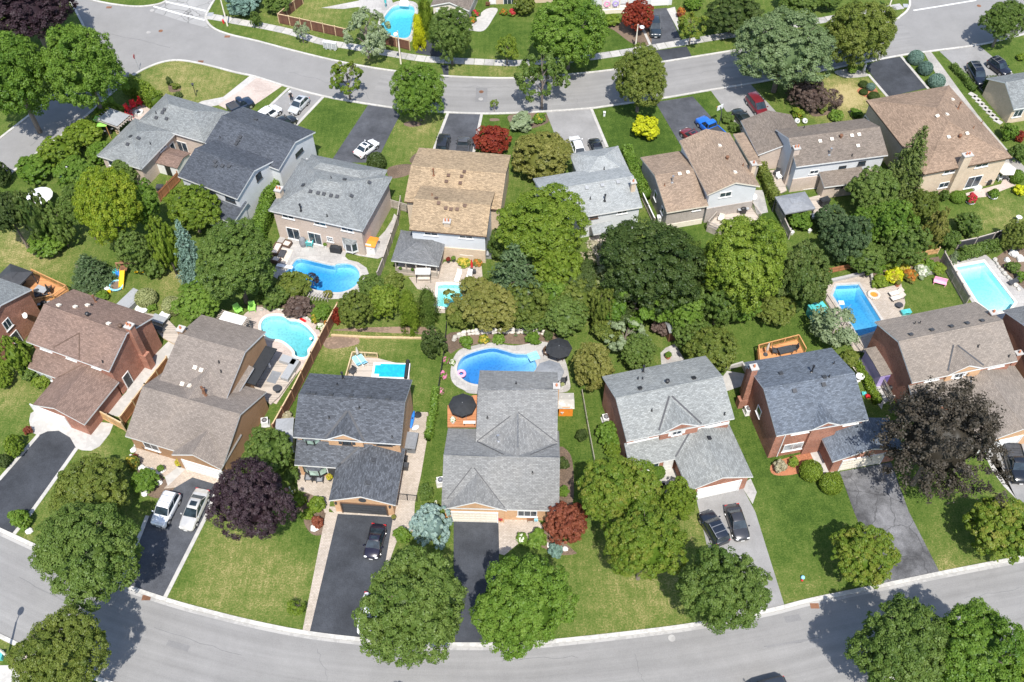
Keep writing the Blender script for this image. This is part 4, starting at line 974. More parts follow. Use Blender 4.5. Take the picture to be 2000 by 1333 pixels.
h = House('side_split_house', 'tan roofed house with white gable end above a small deck', (1382, 381), (1484, 364), 5.4, 'siding_white', 'sand', 'cream')
a = h.block([(1382, 381), (1484, 364), (1425, 260), (1329, 277)], 5.4, 'gy', 1.4); c = h.block([(1302, 415), (1384, 402), (1328, 296), (1254, 307)], 3.6, 'gx', 1.6, wall='brick_grey')
h.vents([(1405, 286), (1435, 338)], mat='cream'); h.vents([(1420, 311)], 'turbine', 'rust'); h.vents([(1451, 324), (1298, 363)], 'pipe', 'rust'); h.vents([(1313, 357)], 'flue', 'silver'); h.vents([(1343, 338), (1327, 341)], mat='cream')
h.chimney((1472, 320), 6.8, .6, .7, 'brick_buff'); h.win(a, 'f', (1417, 380), 1.6, .8, 2, fr='white', glass='glass'); h.slider(a, 'f', (1421, 411), 1.8, 2.0, z=1.4); h.win(c, 'f', (1360, 410), 1.1, .6, 2, z=3.0)
h.win(c, 'l', (1283, 368), .9, 1.3, 1, z=2.2); h.win(c, 'l', (1296, 400), .8, 1.0, 1, z=2.2)
b = MB(); b.box(((a['wx0']+a['wx1'])/2, a['wy0']-.04, 1.3), (a['wx1']-a['wx0'], .1, 2.6), 0); b.build('wall', M['brick_grey'], h.root)
b = MB(); b.box(((c['wx0']+c['wx1'])/2, c['wy0']-.03, .45), (c['wx1']-c['wx0']-.1, .08, .9), 0); b.build('foundation', M['cream'], h.root)
d = h.block([(1432, 262), (1457, 266), (1480, 322)], 3.0, 'shed', e1=3.0, y=(None, None), wall='brick_grey')
h = House('brick_and_white_house', 'grey brown roofed house with brick chimney and weathered deck', (1565, 325), (1735, 303), 5.0, 'siding_white', 'umber')
a = h.block([(1565, 325), (1735, 303), (1685, 232), (1520, 262)], 5.0, 'gx', 1.7); c = h.block([(1450, 243), (1488, 302), (1545, 224)], 3.3, 'gy', 1.3, wall='brick_tan')
h.vents([(1601, 277), (1624, 273), (1663, 266), (1677, 264), (1675, 286)], mat='cream'); h.vents([(1642, 269)], 'turbine', 'rust'); h.vents([(1664, 305), (1570, 251)], 'pipe', 'black'); h.vents([(1620, 303)], 'flue', 'silver')
h.chimney((1556, 289), 6.7, .8, .7, 'brick_tan'); h.win(a, 'f', (1645, 328), 1.0, .6, 2, fr='black'); h.win(a, 'f', (1683, 319), 1.0, .6, 2, fr='black'); h.win(a, 'f', (1590, 336), 1.2, .6, 2); h.slider(a, 'f', (1583, 368), 1.9, 2.0, z=1.25)
d = h.block([(1610, 366), (1678, 349), (1680, 333)], 2.6, 'shed', e1=3.3, wall='brick_tan'); h.win(d, 'f', (1640, 364), 1.0, .6, 1, fr='black')
b = MB(); b.box(((a['wx0']+a['wx1'])/2, a['wy0']-.04, 1.2), (a['wx1']-a['wx0'], .1, 2.4), 0); b.build('wall', M['brick_tan'], h.root)
h = House('brick_house', 'big buff brick house with wide tan hip roof near the black driveway', (1825, 337), (1970, 309), 5.2, 'brick_buff', 'fawn', 'brown')
a = h.block([(1825, 337), (1970, 309), (1855, 169), (1692, 196)], 5.2, 'hip', 2.3); c = h.block([(1810, 300), (1905, 282), (1745, 200)], 5.2, 'hip', 2.0, x=(-.0, 7.5), y=(3, 15.2)) if False else None
h.vents([(1860, 196), (1831, 228), (1849, 225), (1852, 269), (1888, 262)], mat='cream'); h.vents([(1874, 269)], 'turbine', 'rust'); h.vents([(1901, 251), (1917, 241)], 'pipe', 'rust'); h.vents([(1871, 213)], 'flue', 'rust')
h.chimney((1890, 303), 7.2, 1.2, .7, 'brick_buff')
h.slider(a, 'f', (1901, 355), 2.2, 2.0, z=1.35); h.win(a, 'f', (1843, 362), 1.5, .9, 2, z=1.9); h.win(a, 'f', (1854, 336), 1.7, .6, 2, z=4.4); h.win(a, 'f', (1918, 322), 1.9, .6, 2, z=4.4); h.win(a, 'l', (1700, 215), 1.4, 1.4, 2, 2, z=2.0); h.spout(a, 'f', (1872, 333), 'brown')
h = House('bungalow', 'blue grey roofed bungalow cut by the right edge beside two dark SUVs', (1927, 153), (1980, 213), 3.0, 'brick_buff', 'slate')
h.ang += math.pi/2; h.root.rotation_euler.z = h.ang; h.inv = Matrix.Rotation(-h.ang, 3, 'Z')
a = h.block([(1927, 153), (1981, 214)], 3.0, 'gx', 2.0, x=(None, 14), y=(None, None)); h.win(a, 'f', (1988, 222), 1.4, 1.2, 2, z=1.7)
# ---- beyond the north street
h = House('white_house', 'white walled house behind the brown fence at the top edge', (617, -2), (690, -2), 0, 'siding_white', 'ash')
a = h.block([(600, -28), (674, -18)], 4.5, 'gx', 1.4, y=(-.2, 8)); h.win(a, 'f', (640, 1), 1.2, 1.0, 2)
h = House('garage', 'pale garage with taupe gable roof beyond the curved walk', (841, 10), (917, 20), 2.7, 'stucco', 'umber')
h.root['category'] = 'garage'
a = h.block([(841, 10), (917, 20)], 2.7, 'gy', 1.1, y=(-.2, 7)); h.garage(a, 'f', (880, 30), 4.6, 2.0, 'white')
h = House('brick_house', 'buff brick house with white trimmed window past the far lawn', (955, 10), (1070, 6), 0, 'brick_buff', 'umber')
a = h.block([(955, -24), (1085, -30)], 3.0, 'gx', 1.6, y=(-.3, 9)); h.win(a, 'f', (995, 3), 2.0, 1.4, 3); h.door(a, 'f', (962, 4), 'white', z=1.1)
h = House('porch_house', 'house with white posted porch and wreaths at the top edge', (1172, 27), (1300, 20), 0, 'siding_white', 'ash')
a = h.block([(1158, -14), (1318, -24)], 3.0, 'gx', 1.6, y=(1.0, 9)); h.garage(a, 'f', (1288, 6), 2.8, 2.1, 'white'); 
b = MB(); p0 = h.L(1172, 27, 0); 
for k in range(4): b.box((p0.x+.3+k*1.45, p0.y+.1, 1.3), (.22, .22, 2.6), 0)
b.box((p0.x+2.6, p0.y+.6, .35), (5.4, 1.6, .7), 0); b.box((p0.x+2.6, p0.y+.1, 1.0), (5.0, .08, .1), 0); b.box((p0.x+2.6, p0.y+.1, 2.6), (5.4, .3, .25), 0)
b.build('porch', M['cream'], h.root)
for k, mt in ((1, 'l_f_pink'), (2, 'violet')):
    b = MB(); cx = p0.x-.4+k*1.45
    for q in range(12): b.sph((cx+.42*math.cos(q*.524), p0.y-.02, 1.75+.42*math.sin(q*.524)), .16, 6, 4, 0, .2)
    b.build('wreath', M['pink' if k == 1 else 'lilac'], h.root)

# ---- near row
HA = h = House('brick_house', 'red brick house with brown roof and brick chimney beside the long concrete walk', (50, 667), (210, 725), 5.2, 'brick_red', 'brown')
a = h.block([(50, 667), (210, 725), (298, 622), (146, 566)], 5.2, 'gx', 1.9)
g = h.block([(65, 789), (160, 828), (232, 746)], 2.8, 'gy', 1.3, y=(None, None)); p = h.block([(56, 716), (112, 740), (150, 716)], 2.8, 'shed', e1=4.1, y=(None, .7), x=(None, 8))
h.vents([(115, 598), (171, 598), (212, 634), (147, 601)], mat='cream'); h.vents([(172, 617)], 'turbine', 'black'); h.vents([(236, 640)], 'turbine', 'brown'); h.vents([(187, 590)], 'flue', 'rust'); h.vents([(180, 597), (201, 708)], 'pipe', 'black')
h.chimney((252, 637), 7.6, .75, .75, 'brick_red', stack=2.6)
h.garage(g, 'f', (118, 840), 4.6, 2.1, 'white'); h.win(g, 'f', (110, 806), .3, .3, 1, z=3.2) if False else None
h.win(a, 'f', (90, 684), 1.5, .9, 2, z=4.5); h.win(a, 'f', (140, 703), 1.3, .9, 2, z=4.5); h.win(a, 'f', (190, 722), 1.1, .7, 2, z=4.5); h.door(a, 'r', (247, 738), 'charcoal', z=1.15); h.win(p, 'f', (90, 738), 2.0, 1.3, 3, z=1.5, glass='glass_pale')
h.valley(((105, 679), (155, 651)), ((155, 651), (155, 702)), ((112, 738), (160, 713)), mat='brown', w=.12)
h = House('brick_house', 'dark red brick house with blue roof cut by the left edge', None, None, 0, 'brick_red', 'slate', frame=HA)
q = h.L(62, 565, 5.2); a = h.block([], 5.2, 'gx', 1.9, x=(q.x-12, q.x), y=(q.y-9, q.y))
h.win(a, 'r', (10, 627), 1.0, 1.4, 2, z=3.9, label='white framed upper window'); h.door(a, 'r', (28, 655), 'charcoal', z=1.15); h.dish(a, 'r', (42, 614))
h = House('long_roofed_house', 'brown brick house with big taupe roof in three tiers and white garage door', (244, 852), (436, 909), 3.0, 'brick_brown', 'taupe')
d0 = h.L(526, 767, 3.0); a = h.block([(244, 852), (436, 909)], 3.0, 'gx', 2.6, y=(None, d0.y), x=(None, None), orr=.15)
yb = (h.L(395, 613, 5.0).y+h.L(518, 650, 5.0).y)/2; um = (d0.y-2.2+yb)/2; k0 = yb-um
u = h.block([(395, 613), (518, 650)], 3.3, 'gx', 1.6, y=(um-k0*3.3/1.6, yb), e1=5.0, mid=um, orr=.15, x=(h.L(395, 613, 5.0).x, h.L(518, 650, 5.0).x))
k1, k2 = h.L(330, 735, 5.2), h.L(448, 772, 5.2)
cgb = h.block([], 3.7, 'gy', 1.86, x=(k1.x, k2.x), y=((a['y0']+a['y1'])/2-.1, um), walls=False)
fg = h.block([(340, 880), (436, 909)], 2.9, 'gy', 1.5, y=(-.5, 4.2), oe=.3, orr=.15)
h.garage(fg, 'f', (392, 905), 4.7, 2.1, 'white')
h.vents([(382, 719), (394, 724), (357, 751), (371, 755)], mat='cream'); h.vents([(428, 709), (432, 727)], 'pipe', 'black'); h.vents([(398, 768)], 'flue', 'rust'); h.vents([(402, 772)], 'flue', 'rust')
h.chimney((353, 643), 6.9, .7, .7, 'brick_brown'); h.win(a, 'f', (300, 880), 1.8, 1.2, 2, z=1.5); h.slider(u, 'r', (505, 720), 2.2, 2.0, z=1.2)
h.valley(((339, 878), (408, 830)), ((408, 830), (435, 903)), ((445, 773), (400, 706)), mat='roof_dune', w=.12)
# black awning over the side windows
b = MB(); q0, q1 = h.L(469, 741, 3.4), h.L(518, 672, 3.4)
wx = u['wx1']; b.slab([(wx-.02, q0.y), (wx+1.5, q0.y), (wx+1.5, q1.y), (wx-.02, q1.y)], 2.9, 3.05, 0, 0, True); b.build('awning', M['fabric_black'], h.root)
HB = h = House('brick_house', 'orange brick house with dark slate roof and open garage door', (572, 854), (780, 868), 5.3, 'brick_orange', 'coal')
a = h.block([(572, 854), (780, 868), (805, 742), (607, 730)], 5.3, 'gx', 1.9); dm = h.block([(636, 858), (711, 863)], 5.3, 'gy', 1.25, y=(-.02, 4.0), oe=.2, orr=.12)
g = h.block([(642, 977), (770, 987), (790, 886)], 2.8, 'gy', 1.35, y=(None, 1.0)); p = h.block([(575, 907), (660, 914)], 2.8, 'shed', e1=4.3, y=(None, .5), x=(None, 8.5))
h.vents([(602, 769), (613, 770), (647, 772), (686, 775), (721, 777), (758, 780)]); h.vents([(643, 817), (659, 752), (702, 798), (766, 855)], 'pipe', 'black'); h.vents([(670, 740)], 'flue', 'black'); h.vents([(729, 900), (719, 944)])
h.win(dm, 'f', (677, 862), .9, .65, 2, fr='black', shut='charcoal', z=4.75); h.bay(a, 'f', (610, 865), 1.9, 1.2, z=4.4, fr='black', glass='glass_green', roof='coal', d=.45); h.win(a, 'f', (751, 870), 1.5, .6, 2, fr='black', shut='charcoal', z=4.6)
h.bay(p, 'f', (617, 920), 2.6, 1.5, z=1.5, fr='black', glass='glass_green', roof='coal', d=.6); h.door(p, 'f', (652, 930), 'charcoal', z=1.1)
h.valley(((636, 856), (678, 803)), ((681, 803), (711, 862)), ((659, 912), (702, 873)), w=.22)
# the open garage: its dark inside is painted, a flat charcoal sheet on the front
n, dd = h.plane(g, 'f'); q = h.hit(711, 990, n, dd); cx = q.x
b = MB(); b.box((cx, g['wy0']-.02, 1.1), (4.75, .06, 2.15), 0); o = b.build('garage_dark_sheet', M['charcoal'], h.root)
b = MB(); b.box((cx, g['wy0']-.09, 2.2), (5.0, .1, .16), 0); b.box((cx-2.45, g['wy0']-.09, 1.05), (.14, .1, 2.1), 0); b.box((cx+2.45, g['wy0']-.09, 1.05), (.14, .1, 2.1), 0); b.build('trim', M['brown'], o)
b = MB()
for r_ in range(4): b.box((cx, g['wy0']-.06, .3+.5*r_), (4.6, .04, .44), 0)
b.build('door_panel', M['charcoal'], o)  # rows across the open garage, in the charcoal of its painted dark inside
for sx in (-2.95, 2.85):
    b = MB(); b.cyl((cx+sx, g['wy0']-.14, 1.9), (cx+sx, g['wy0']-.14, 2.2), .1, .13, 8); b.cyl((cx+sx, g['wy0']-.14, 2.2), (cx+sx, g['wy0']-.14, 2.3), .14, .03, 8); b.build('wall_lantern', M['black'], h.root)
b = MB(); b.cyl((cx, g['wy0']-.0, 2.95), (cx, g['wy0']-.05, 2.95), .42, .42, 14); b.build('arched_vent', M['charcoal'], h.root)
h = House('brick_house', 'central brick house with big striped grey roof beside the deep blue pool', (862, 992), (1092, 998), 3.0, 'brick_orange', 'smoke')
f0 = h.L(1092, 998, 3.0); rz = h.L(1092, 893, 5.6); bk = rz.y*2
a = h.block([(862, 992), (1092, 998)], 3.0, 'gx', 2.4, y=(None, bk)); zb = h.L(1000, 725, 5.0); zr = h.L(1000, 761, 6.4)
k0 = zb.y-zr.y; xl, xr = h.L(937, 725, 5.0).x, h.L(1089, 725, 5.0).x
u = h.block([], 3.4, 'gx', 1.5, x=(xl, xr), y=(zr.y-k0*3.1/1.5, zb.y), e1=5.0, mid=zr.y)
cb = h.block([], 4.0, 'gy', 1.36, x=(xl+.02, xr-.02), y=((a['y0']+a['y1'])/2-.05, zr.y-.5), orr=.1, walls=False)
fg = h.block([(868, 992), (990, 996)], 2.95, 'gy', 1.65, y=(-.12, 4.8), oe=.3, orr=.15)
h.garage(fg, 'f', (927, 1004), 4.7, 2.1, 'cream'); h.win(a, 'f', (1030, 1000), 2.0, 1.2, 3, z=1.5)
h.vents([(973, 862)], 'flue', 'silver'); h.vents([(952, 817), (1008, 750)], 'pipe', 'black'); h.vents([(1040, 925)], 'pipe', 'black')
h.chimney((1087, 755), 6.6, .6, .6, 'brick_orange')
h.valley(((932, 862), (997, 813)), ((932, 863), (984, 889)), ((1012, 806), (1088, 864)), ((1088, 867), (1036, 889)), ((873, 975), (921, 914)), ((926, 914), (986, 993)), w=.11)
h.valley(((865, 889), (972, 892)), ((1040, 893), (1091, 893)), ((1011, 808), (1011, 875)), ((934, 761), (1089, 761)), mat='roof_ash', w=.22)
h = House('brick_house', 'red brick house with light grey roof and white garage door', (1224, 862), (1432, 818), 5.3, 'brick_red', 'mist')
a = h.block([(1224, 862), (1432, 818), (1378, 695), (1180, 735)], 5.3, 'gx', 1.9); dm = h.block([(1287, 846), (1368, 829)], 5.3, 'gy', 1.3, y=(-.02, 4.2), oe=.2, orr=.12)
g = h.block([(1343, 956), (1469, 932), (1427, 835)], 2.8, 'gy', 1.35, y=(None, 1.0)); p = h.block([(1243, 911), (1320, 896)], 2.8, 'shed', e1=4.1, y=(None, .5), x=(.0, 8))
h.vents([(1250, 760), (1355, 740), (1384, 857)], mat='black'); h.vents([(1303, 748)], 'turbine', 'black'); h.vents([(1273, 803), (1415, 810), (1246, 741), (1255, 741)], 'pipe', 'black'); h.vents([(1256, 727)], 'flue', 'black')
h.win(dm, 'f', (1324, 836), 1.0, .7, 2, z=4.7, shut='white'); h.win(a, 'f', (1252, 858), 1.6, .6, 2, z=4.55); h.win(a, 'f', (1392, 828), 1.8, .6, 2, z=4.55); h.garage(g, 'f', (1401, 960), 4.8, 2.1, 'white'); h.door(p, 'f', (1304, 908), 'white', z=1.1); h.win(p, 'f', (1270, 915), 1.8, 1.2, 2, z=1.5)
b = MB(); b.box(((a['wx0']+a['wx1'])/2, a['wy0']-.05, 4.0), (a['wx1']-a['wx0'], .07, .45), 0); b.build('fascia_board', M['white'], h.root)
h.valley(((1287, 841), (1307, 774)), ((1312, 774), (1370, 828)), ((1319, 893), (1347, 844)), w=.2)
h = House('brick_house', 'red brick house with blue grey roof behind two ball shrubs', (1527, 850), (1697, 820), 5.3, 'brick_red', 'blue')
a = h.block([(1527, 850), (1697, 820), (1610, 682), (1455, 710)], 5.3, 'gx', 1.9); dm = h.block([(1586, 842), (1643, 831)], 5.3, 'gy', 1.0, y=(-.02, 3.2), oe=.15, orr=.1)
g = h.block([(1629, 902), (1605, 856), (1763, 870)], 2.8, 'gy', 1.35, y=(None, 1.2), x=(None, None))
h.vents([(1525, 731), (1551, 764), (1608, 752), (1610, 738)]); h.vents([(1619, 737), (1628, 711)], 'pipe', 'black'); h.vents([(1585, 727)], 'flue', 'black'); h.chimney((1473, 718), 7.4, .7, .7, 'brick_red', stack=1.5)
h.win(a, 'f', (1547, 876), 2.2, 1.3, 2, z=1.6, shut='brown', glass='glass_pale'); h.win(a, 'f', (1560, 852), 1.9, .5, 2, z=4.6); h.win(a, 'f', (1660, 832), 1.7, .5, 2, z=4.6); h.win(a, 'l', (1494, 772), 1.0, 1.2, 1, z=3.0); h.garage(g, 'f', (1688, 892), 4.8, 2.1, 'cream')
h.door(a, 'f', (1603, 868), 'brown', z=1.1); h.spout(a, 'f', (1521, 880))
h = House('brick_house', 'red brick house with taupe roof and two pools behind it', (1782, 748), (1988, 705), 5.3, 'brick_red', 'dune')
a = h.block([(1782, 748), (1988, 705), (1905, 592), (1716, 627)], 5.3, 'gx', 1.9); dm = h.block([(1850, 734), (1922, 719)], 5.3, 'gy', 1.2, y=(-.02, 4.0), oe=.15, orr=.1, wall='brick_orange')
g = h.block([(1969, 725), (1915, 868)], 2.8, 'gy', 1.4, y=(None, 1.2), x=(None, 14.5), wall='brick_orange'); p = h.block([(1800, 800)], 2.8, 'shed', e1=4.2, y=(-2.2, .5), x=(.2, 8))
h.vents([(1779, 655), (1820, 646), (1858, 639), (1889, 633), (1918, 628)]); h.vents([(1796, 632), (1910, 678), (1970, 697), (1786, 633)], 'pipe', 'black'); h.chimney((1940, 611), 6.9, .7, .6, 'brick_red')
h.win(a, 'f', (1818, 745), 1.7, .6, 2, z=4.6); h.win(dm, 'f', (1876, 728), 1.0, .8, 2, z=4.7, shut='white'); h.win(a, 'f', (1945, 717), 1.9, .6, 2, z=4.6); h.garage(g, 'f', (1965, 850), 4.8, 2.1, 'white')
h.valley(((1851, 725), (1862, 674)), ((1870, 675), (1921, 714)), ((1896, 735), (1896, 765)), w=.18)
h2 = House('brick_house', 'dark brick house with grey roof cut by the right edge below the pale pool', None, None, 0, 'brick_red', 'ash', frame=h)
q = h2.L(1968, 618, 5.2); a = h2.block([], 5.2, 'gx', 1.8, x=(q.x, q.x+12), y=(q.y-8, q.y+1)); h2.chimney((1990, 690), 5.0, .7, .5, 'brick_red')

# ================================================================ VEGETATION
def unit(n, rng):
    v = rng.normal(size=(n, 3)); return v/np.linalg.norm(v, axis=1, keepdims=True)
def leafquads(P, N, size, rng, tone, asp=.6):
    n = len(P); A = np.cross(N, unit(n, rng)); A /= np.linalg.norm(A, axis=1, keepdims=True)+1e-9
    B_ = np.cross(N, A); s = (size*rng.uniform(.65, 1.25, n))[:, None]
    c = N*s*.18
    V = np.stack([P-A*s, P-B_*s*asp+c, P+A*s, P+B_*s*asp+c], 1).reshape(-1, 3)
    return V, np.arange(4*n).reshape(n, 4), tone
def crown_mesh(name, seed, kind, n, leaf, lobes=16, rough=1.0):
    # a crown of unit radius made of lobes > twig clumps > leaf faces; 'tone' varies by clump and leaf
    rng = np.random.default_rng(seed); Ps, Ns, Ts = [], [], []
    if kind in ('round', 'oval', 'spread', 'open', 'shrub', 'wisp'):
        C = [np.array([0, 0, .0])]; Rr = [.8 if kind != 'open' else .62]
        tries = 0
        while len(C) < lobes+1 and tries < 600:
            tries += 1; d = unit(1, rng)[0]
            if d[2] < -.55: continue
            k = rng.uniform(.5, .68); c = d*k; r = rng.uniform(.26, .4)*rough**.5
            if kind == 'open': r *= .85; c = d*rng.uniform(.55, .82)
            if any(np.linalg.norm(c-q) < .28 for q in C[1:]): continue
            C.append(c); Rr.append(r)
        C = np.array(C); Rr = np.array(Rr); W_ = Rr**2; W_[0] *= 1.7 if kind != 'open' else .25; W_ /= W_.sum()
        per = 60 if n > 9000 else 34 if n > 3000 else 20
        ncl = max(36, n//per); li = rng.choice(len(C), ncl, p=W_); D = unit(ncl, rng)
        out = C[li]/(np.linalg.norm(C[li], axis=1, keepdims=True)+1e-6)
        D = D+out*.8+np.array([0, 0, .35]); D /= np.linalg.norm(D, axis=1, keepdims=True)
        cp = C[li]+D*(Rr[li]*rng.uniform(.72, 1.04, ncl))[:, None]
        if kind == 'wisp':
            k = rng.random(ncl) < .4; cp[k] = cp[k]*(1+rng.uniform(.03, .2, k.sum()))[:, None]
        ct = .53+rng.normal(0, .12, ncl)+.22*(rng.random(len(C))-.5)[li]
        rs = (.085 if n > 9000 else .12 if n > 3000 else .2)*rng.uniform(.6, 1.4, ncl)*(1.25 if kind == 'open' else 1)
        ip = np.repeat(np.arange(ncl), per); D2 = unit(len(ip), rng)+D[ip]*.75+np.array([0, 0, .35]); D2 /= np.linalg.norm(D2, axis=1, keepdims=True)
        P = cp[ip]+D2*(rs[ip]*rng.uniform(.55, 1.1, len(ip)))[:, None]
        if kind == 'wisp': P += D[ip]*(rs[ip]*rng.uniform(0, 1.6, len(ip))*(rng.random(len(ip)) < .35))[:, None]
        N = D2*.95+unit(len(ip), rng)*.6+np.array([0, 0, .3]); T = ct[ip]+rng.normal(0, .1, len(ip))
        P = P*rng.uniform(.9, 1.1, 3)*np.array([1, 1, .97]); P[:, 0] += P[:, 2]*rng.uniform(-.12, .12)
        Ps, Ns, Ts = [P], [N], [T]
    elif kind == 'ball':
        D = unit(n, rng); r = 1+.05*np.sin(D[:, 0]*9+1)*np.sin(D[:, 1]*8)*np.sin(D[:, 2]*9)+rng.normal(0, .025, n)
        P = D*r[:, None]; Ps = [P]; Ns = [D*.9+unit(n, rng)*.8]; Ts = [.5+rng.normal(0, .17, n)]
    elif kind == 'cone':                        # spruce: whorls of drooping boughs, z from -1 to 1
        m = 26
        for w in range(m):
            z = -1+2*w/m; rad = (1-(z+1)/2)**.85*1.0+.04; nb_ = max(5, int(15*rad+4)); a0 = rng.uniform(0, 6.28)
            for b_ in range(nb_):
                a = a0+6.283*b_/nb_+rng.normal(0, .15); L_ = rad*rng.uniform(.75, 1.12); k = max(8, int(n/m/9*rad))
                t = rng.uniform(.12, 1, k); x = np.stack([np.cos(a)*L_*t, np.sin(a)*L_*t, z-.16*L_*t*t+.1*t+rng.normal(0, .015, k)], 1)
                sp = .11*(1-t*.55)[:, None]*L_; x += rng.normal(size=(k, 3))*sp*np.array([1, 1, .35])
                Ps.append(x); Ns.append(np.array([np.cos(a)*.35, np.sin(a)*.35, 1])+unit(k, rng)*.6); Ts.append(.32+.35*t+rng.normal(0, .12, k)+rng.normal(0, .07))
    elif kind == 'column':                      # cedar: upright plumes
        m = 60
        for q in range(m):
            z = rng.uniform(-1, .95); a = rng.uniform(0, 6.28); r = (1-max(0, z)**2.2*.85)*rng.uniform(.72, 1.0)
            k = n//m; c = np.array([np.cos(a)*r*.82, np.sin(a)*r*.82, z]); x = c+rng.normal(size=(k, 3))*np.array([.15, .15, .13])
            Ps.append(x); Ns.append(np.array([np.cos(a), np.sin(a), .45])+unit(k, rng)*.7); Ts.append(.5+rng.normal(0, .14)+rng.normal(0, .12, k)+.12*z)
    elif kind == 'bare':
        P = unit(n, rng)*rng.uniform(.3, 1, n)[:, None]; Ps = [P]; Ns = [unit(n, rng)]; Ts = [.5+rng.normal(0, .2, n)]
    P = np.concatenate(Ps); N = np.concatenate(Ns); T = np.concatenate(Ts); N /= np.linalg.norm(N, axis=1, keepdims=True)+1e-9
    V, Q, t = leafquads(P, N, leaf, rng, T, .62 if kind not in ('cone', 'column') else .34)
    if kind in ('round', 'oval', 'ball', 'column', 'shrub', 'spread', 'wisp'):      # added core: blocks light through the crown, its dark tone painted as shade
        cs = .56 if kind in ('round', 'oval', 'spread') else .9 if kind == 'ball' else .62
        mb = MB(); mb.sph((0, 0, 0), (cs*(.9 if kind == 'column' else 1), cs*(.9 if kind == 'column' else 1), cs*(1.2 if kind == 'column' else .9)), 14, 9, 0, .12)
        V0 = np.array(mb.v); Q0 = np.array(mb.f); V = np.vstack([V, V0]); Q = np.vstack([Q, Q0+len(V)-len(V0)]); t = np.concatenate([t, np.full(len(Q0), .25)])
    return quadmesh(name, V, Q, np.clip(t, 0, 1), 'tone', 'FACE', [M['l_maple']])
PROTO = {}
def proto(k, *a):
    PROTO[k] = [crown_mesh('crown_'+k, 100+i*7+len(PROTO)*31, *a) for i in range(5 if a[0] in ('round', 'open') else 3)]
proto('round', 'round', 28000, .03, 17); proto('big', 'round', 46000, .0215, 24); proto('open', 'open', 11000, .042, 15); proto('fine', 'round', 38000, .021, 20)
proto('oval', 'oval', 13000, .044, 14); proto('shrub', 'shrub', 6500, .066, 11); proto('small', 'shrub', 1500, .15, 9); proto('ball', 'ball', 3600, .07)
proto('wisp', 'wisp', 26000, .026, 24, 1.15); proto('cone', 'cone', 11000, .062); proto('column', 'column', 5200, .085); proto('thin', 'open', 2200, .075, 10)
def trunk_mesh(h, r, spread, seed, bare=False):
    rng = random.Random(seed); b = MB()
    b.cyl((0, 0, -.1), (0, 0, h*.55), r, r*.72, 7); b.cyl((0, 0, h*.55), (rng.uniform(-.1, .1), rng.uniform(-.1, .1), h), r*.72, r*.4, 7)
    for k in range(7 if not bare else 16):
        a = k*2.4+rng.uniform(-.3, .3); z0 = h*rng.uniform(.45, .95); L_ = spread*rng.uniform(.5, .95); zz = z0+L_*rng.uniform(.35, .9)
        m_ = (math.cos(a)*L_*.5, math.sin(a)*L_*.5, z0+(zz-z0)*.6)
        e = (math.cos(a)*L_, math.sin(a)*L_, zz); b.cyl((0, 0, z0), m_, r*.42, r*.28, 5); b.cyl(m_, e, r*.28, r*.08, 5)
        for q in range(2 if not bare else 5):
            a2 = a+rng.uniform(-1.1, 1.1); b.cyl(m_, (m_[0]+math.cos(a2)*L_*.6, m_[1]+math.sin(a2)*L_*.6, m_[2]+L_*rng.uniform(.1, .6)), r*.2, r*.05, 4)
    return b.mesh('trunk', M['bark'], uv=False)
TRUNKS = [trunk_mesh(1.0, .07, .55, k) for k in range(3)]; BARE = [trunk_mesh(1.0, .06, .8, 9, True)]
NT = [0]
def tree(pr, leaf, px, py, w, h, label, cat='tree', name='tree', group=None, clear=None, bark='bark', flower=None, zs=None):
    if 880 < px < 1640 and 480 < py < 600 and cat == 'tree' and pr in ('round', 'big', 'open', 'oval'): w, h = w*1.17, h*1.13   # the back belt grows into one canopy
    NT[0] += 1; sm = pr in ('shrub', 'small', 'ball') or cat in ('shrub', 'bush', 'flowers', 'hedge')
    clear = (0.02 if sm else 1.6 if h < 110 else 3.4) if clear is None else clear
    rz, hc = 1.0, 1.0
    for _ in range(4):
        s = scale_at(px, py, hc); p = G(px, py, hc); rx = w/2/s; dep = math.atan2(CAM_H-hc, math.hypot(p.x, p.y))
        v = (h/2/s)**2-(rx*math.sin(dep))**2; rz = math.sqrt(max(v, (rx*.5)**2))/math.cos(dep)
        rz = max(rx*.62, min(rx*(1.25 if pr not in ('cone', 'column', 'oval') else 2.8), rz))
        if zs: rz = rx*zs
        hc = rz*(.93 if not sm else .8)+clear
    k = 1.0; rnd = random.Random(NT[0]*13+5)
    t = thing(name, label, cat, (p.x, p.y, 0), 0, group)
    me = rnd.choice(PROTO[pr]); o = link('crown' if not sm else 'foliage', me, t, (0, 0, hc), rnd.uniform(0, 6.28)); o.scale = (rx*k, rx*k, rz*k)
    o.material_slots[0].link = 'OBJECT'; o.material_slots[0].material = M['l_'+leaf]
    tm = rnd.choice(TRUNKS) if pr != 'thin' or bark != 'bark_pale' else BARE[0]
    th = hc+rz*.2 if not sm else max(.3, hc*.8)
    q = link('trunk' if not sm else 'stem', tm, t, None, rnd.uniform(0, 6.28)); q.scale = (max(.8, rx*.9) if not sm else rx*.5,)*2+(th,)
    q.material_slots[0].link = 'OBJECT'; q.material_slots[0].material = M[bark]
    if flower:
        f = link('blossom', random.choice(PROTO['small']), t, (0, 0, hc+rz*.12), 1.0); q_ = .9 if cat == 'flowers' else .72; f.scale = (rx*q_, rx*q_, rz*q_*1.05); f.material_slots[0].link = 'OBJECT'; f.material_slots[0].material = M['l_'+flower]
    return t
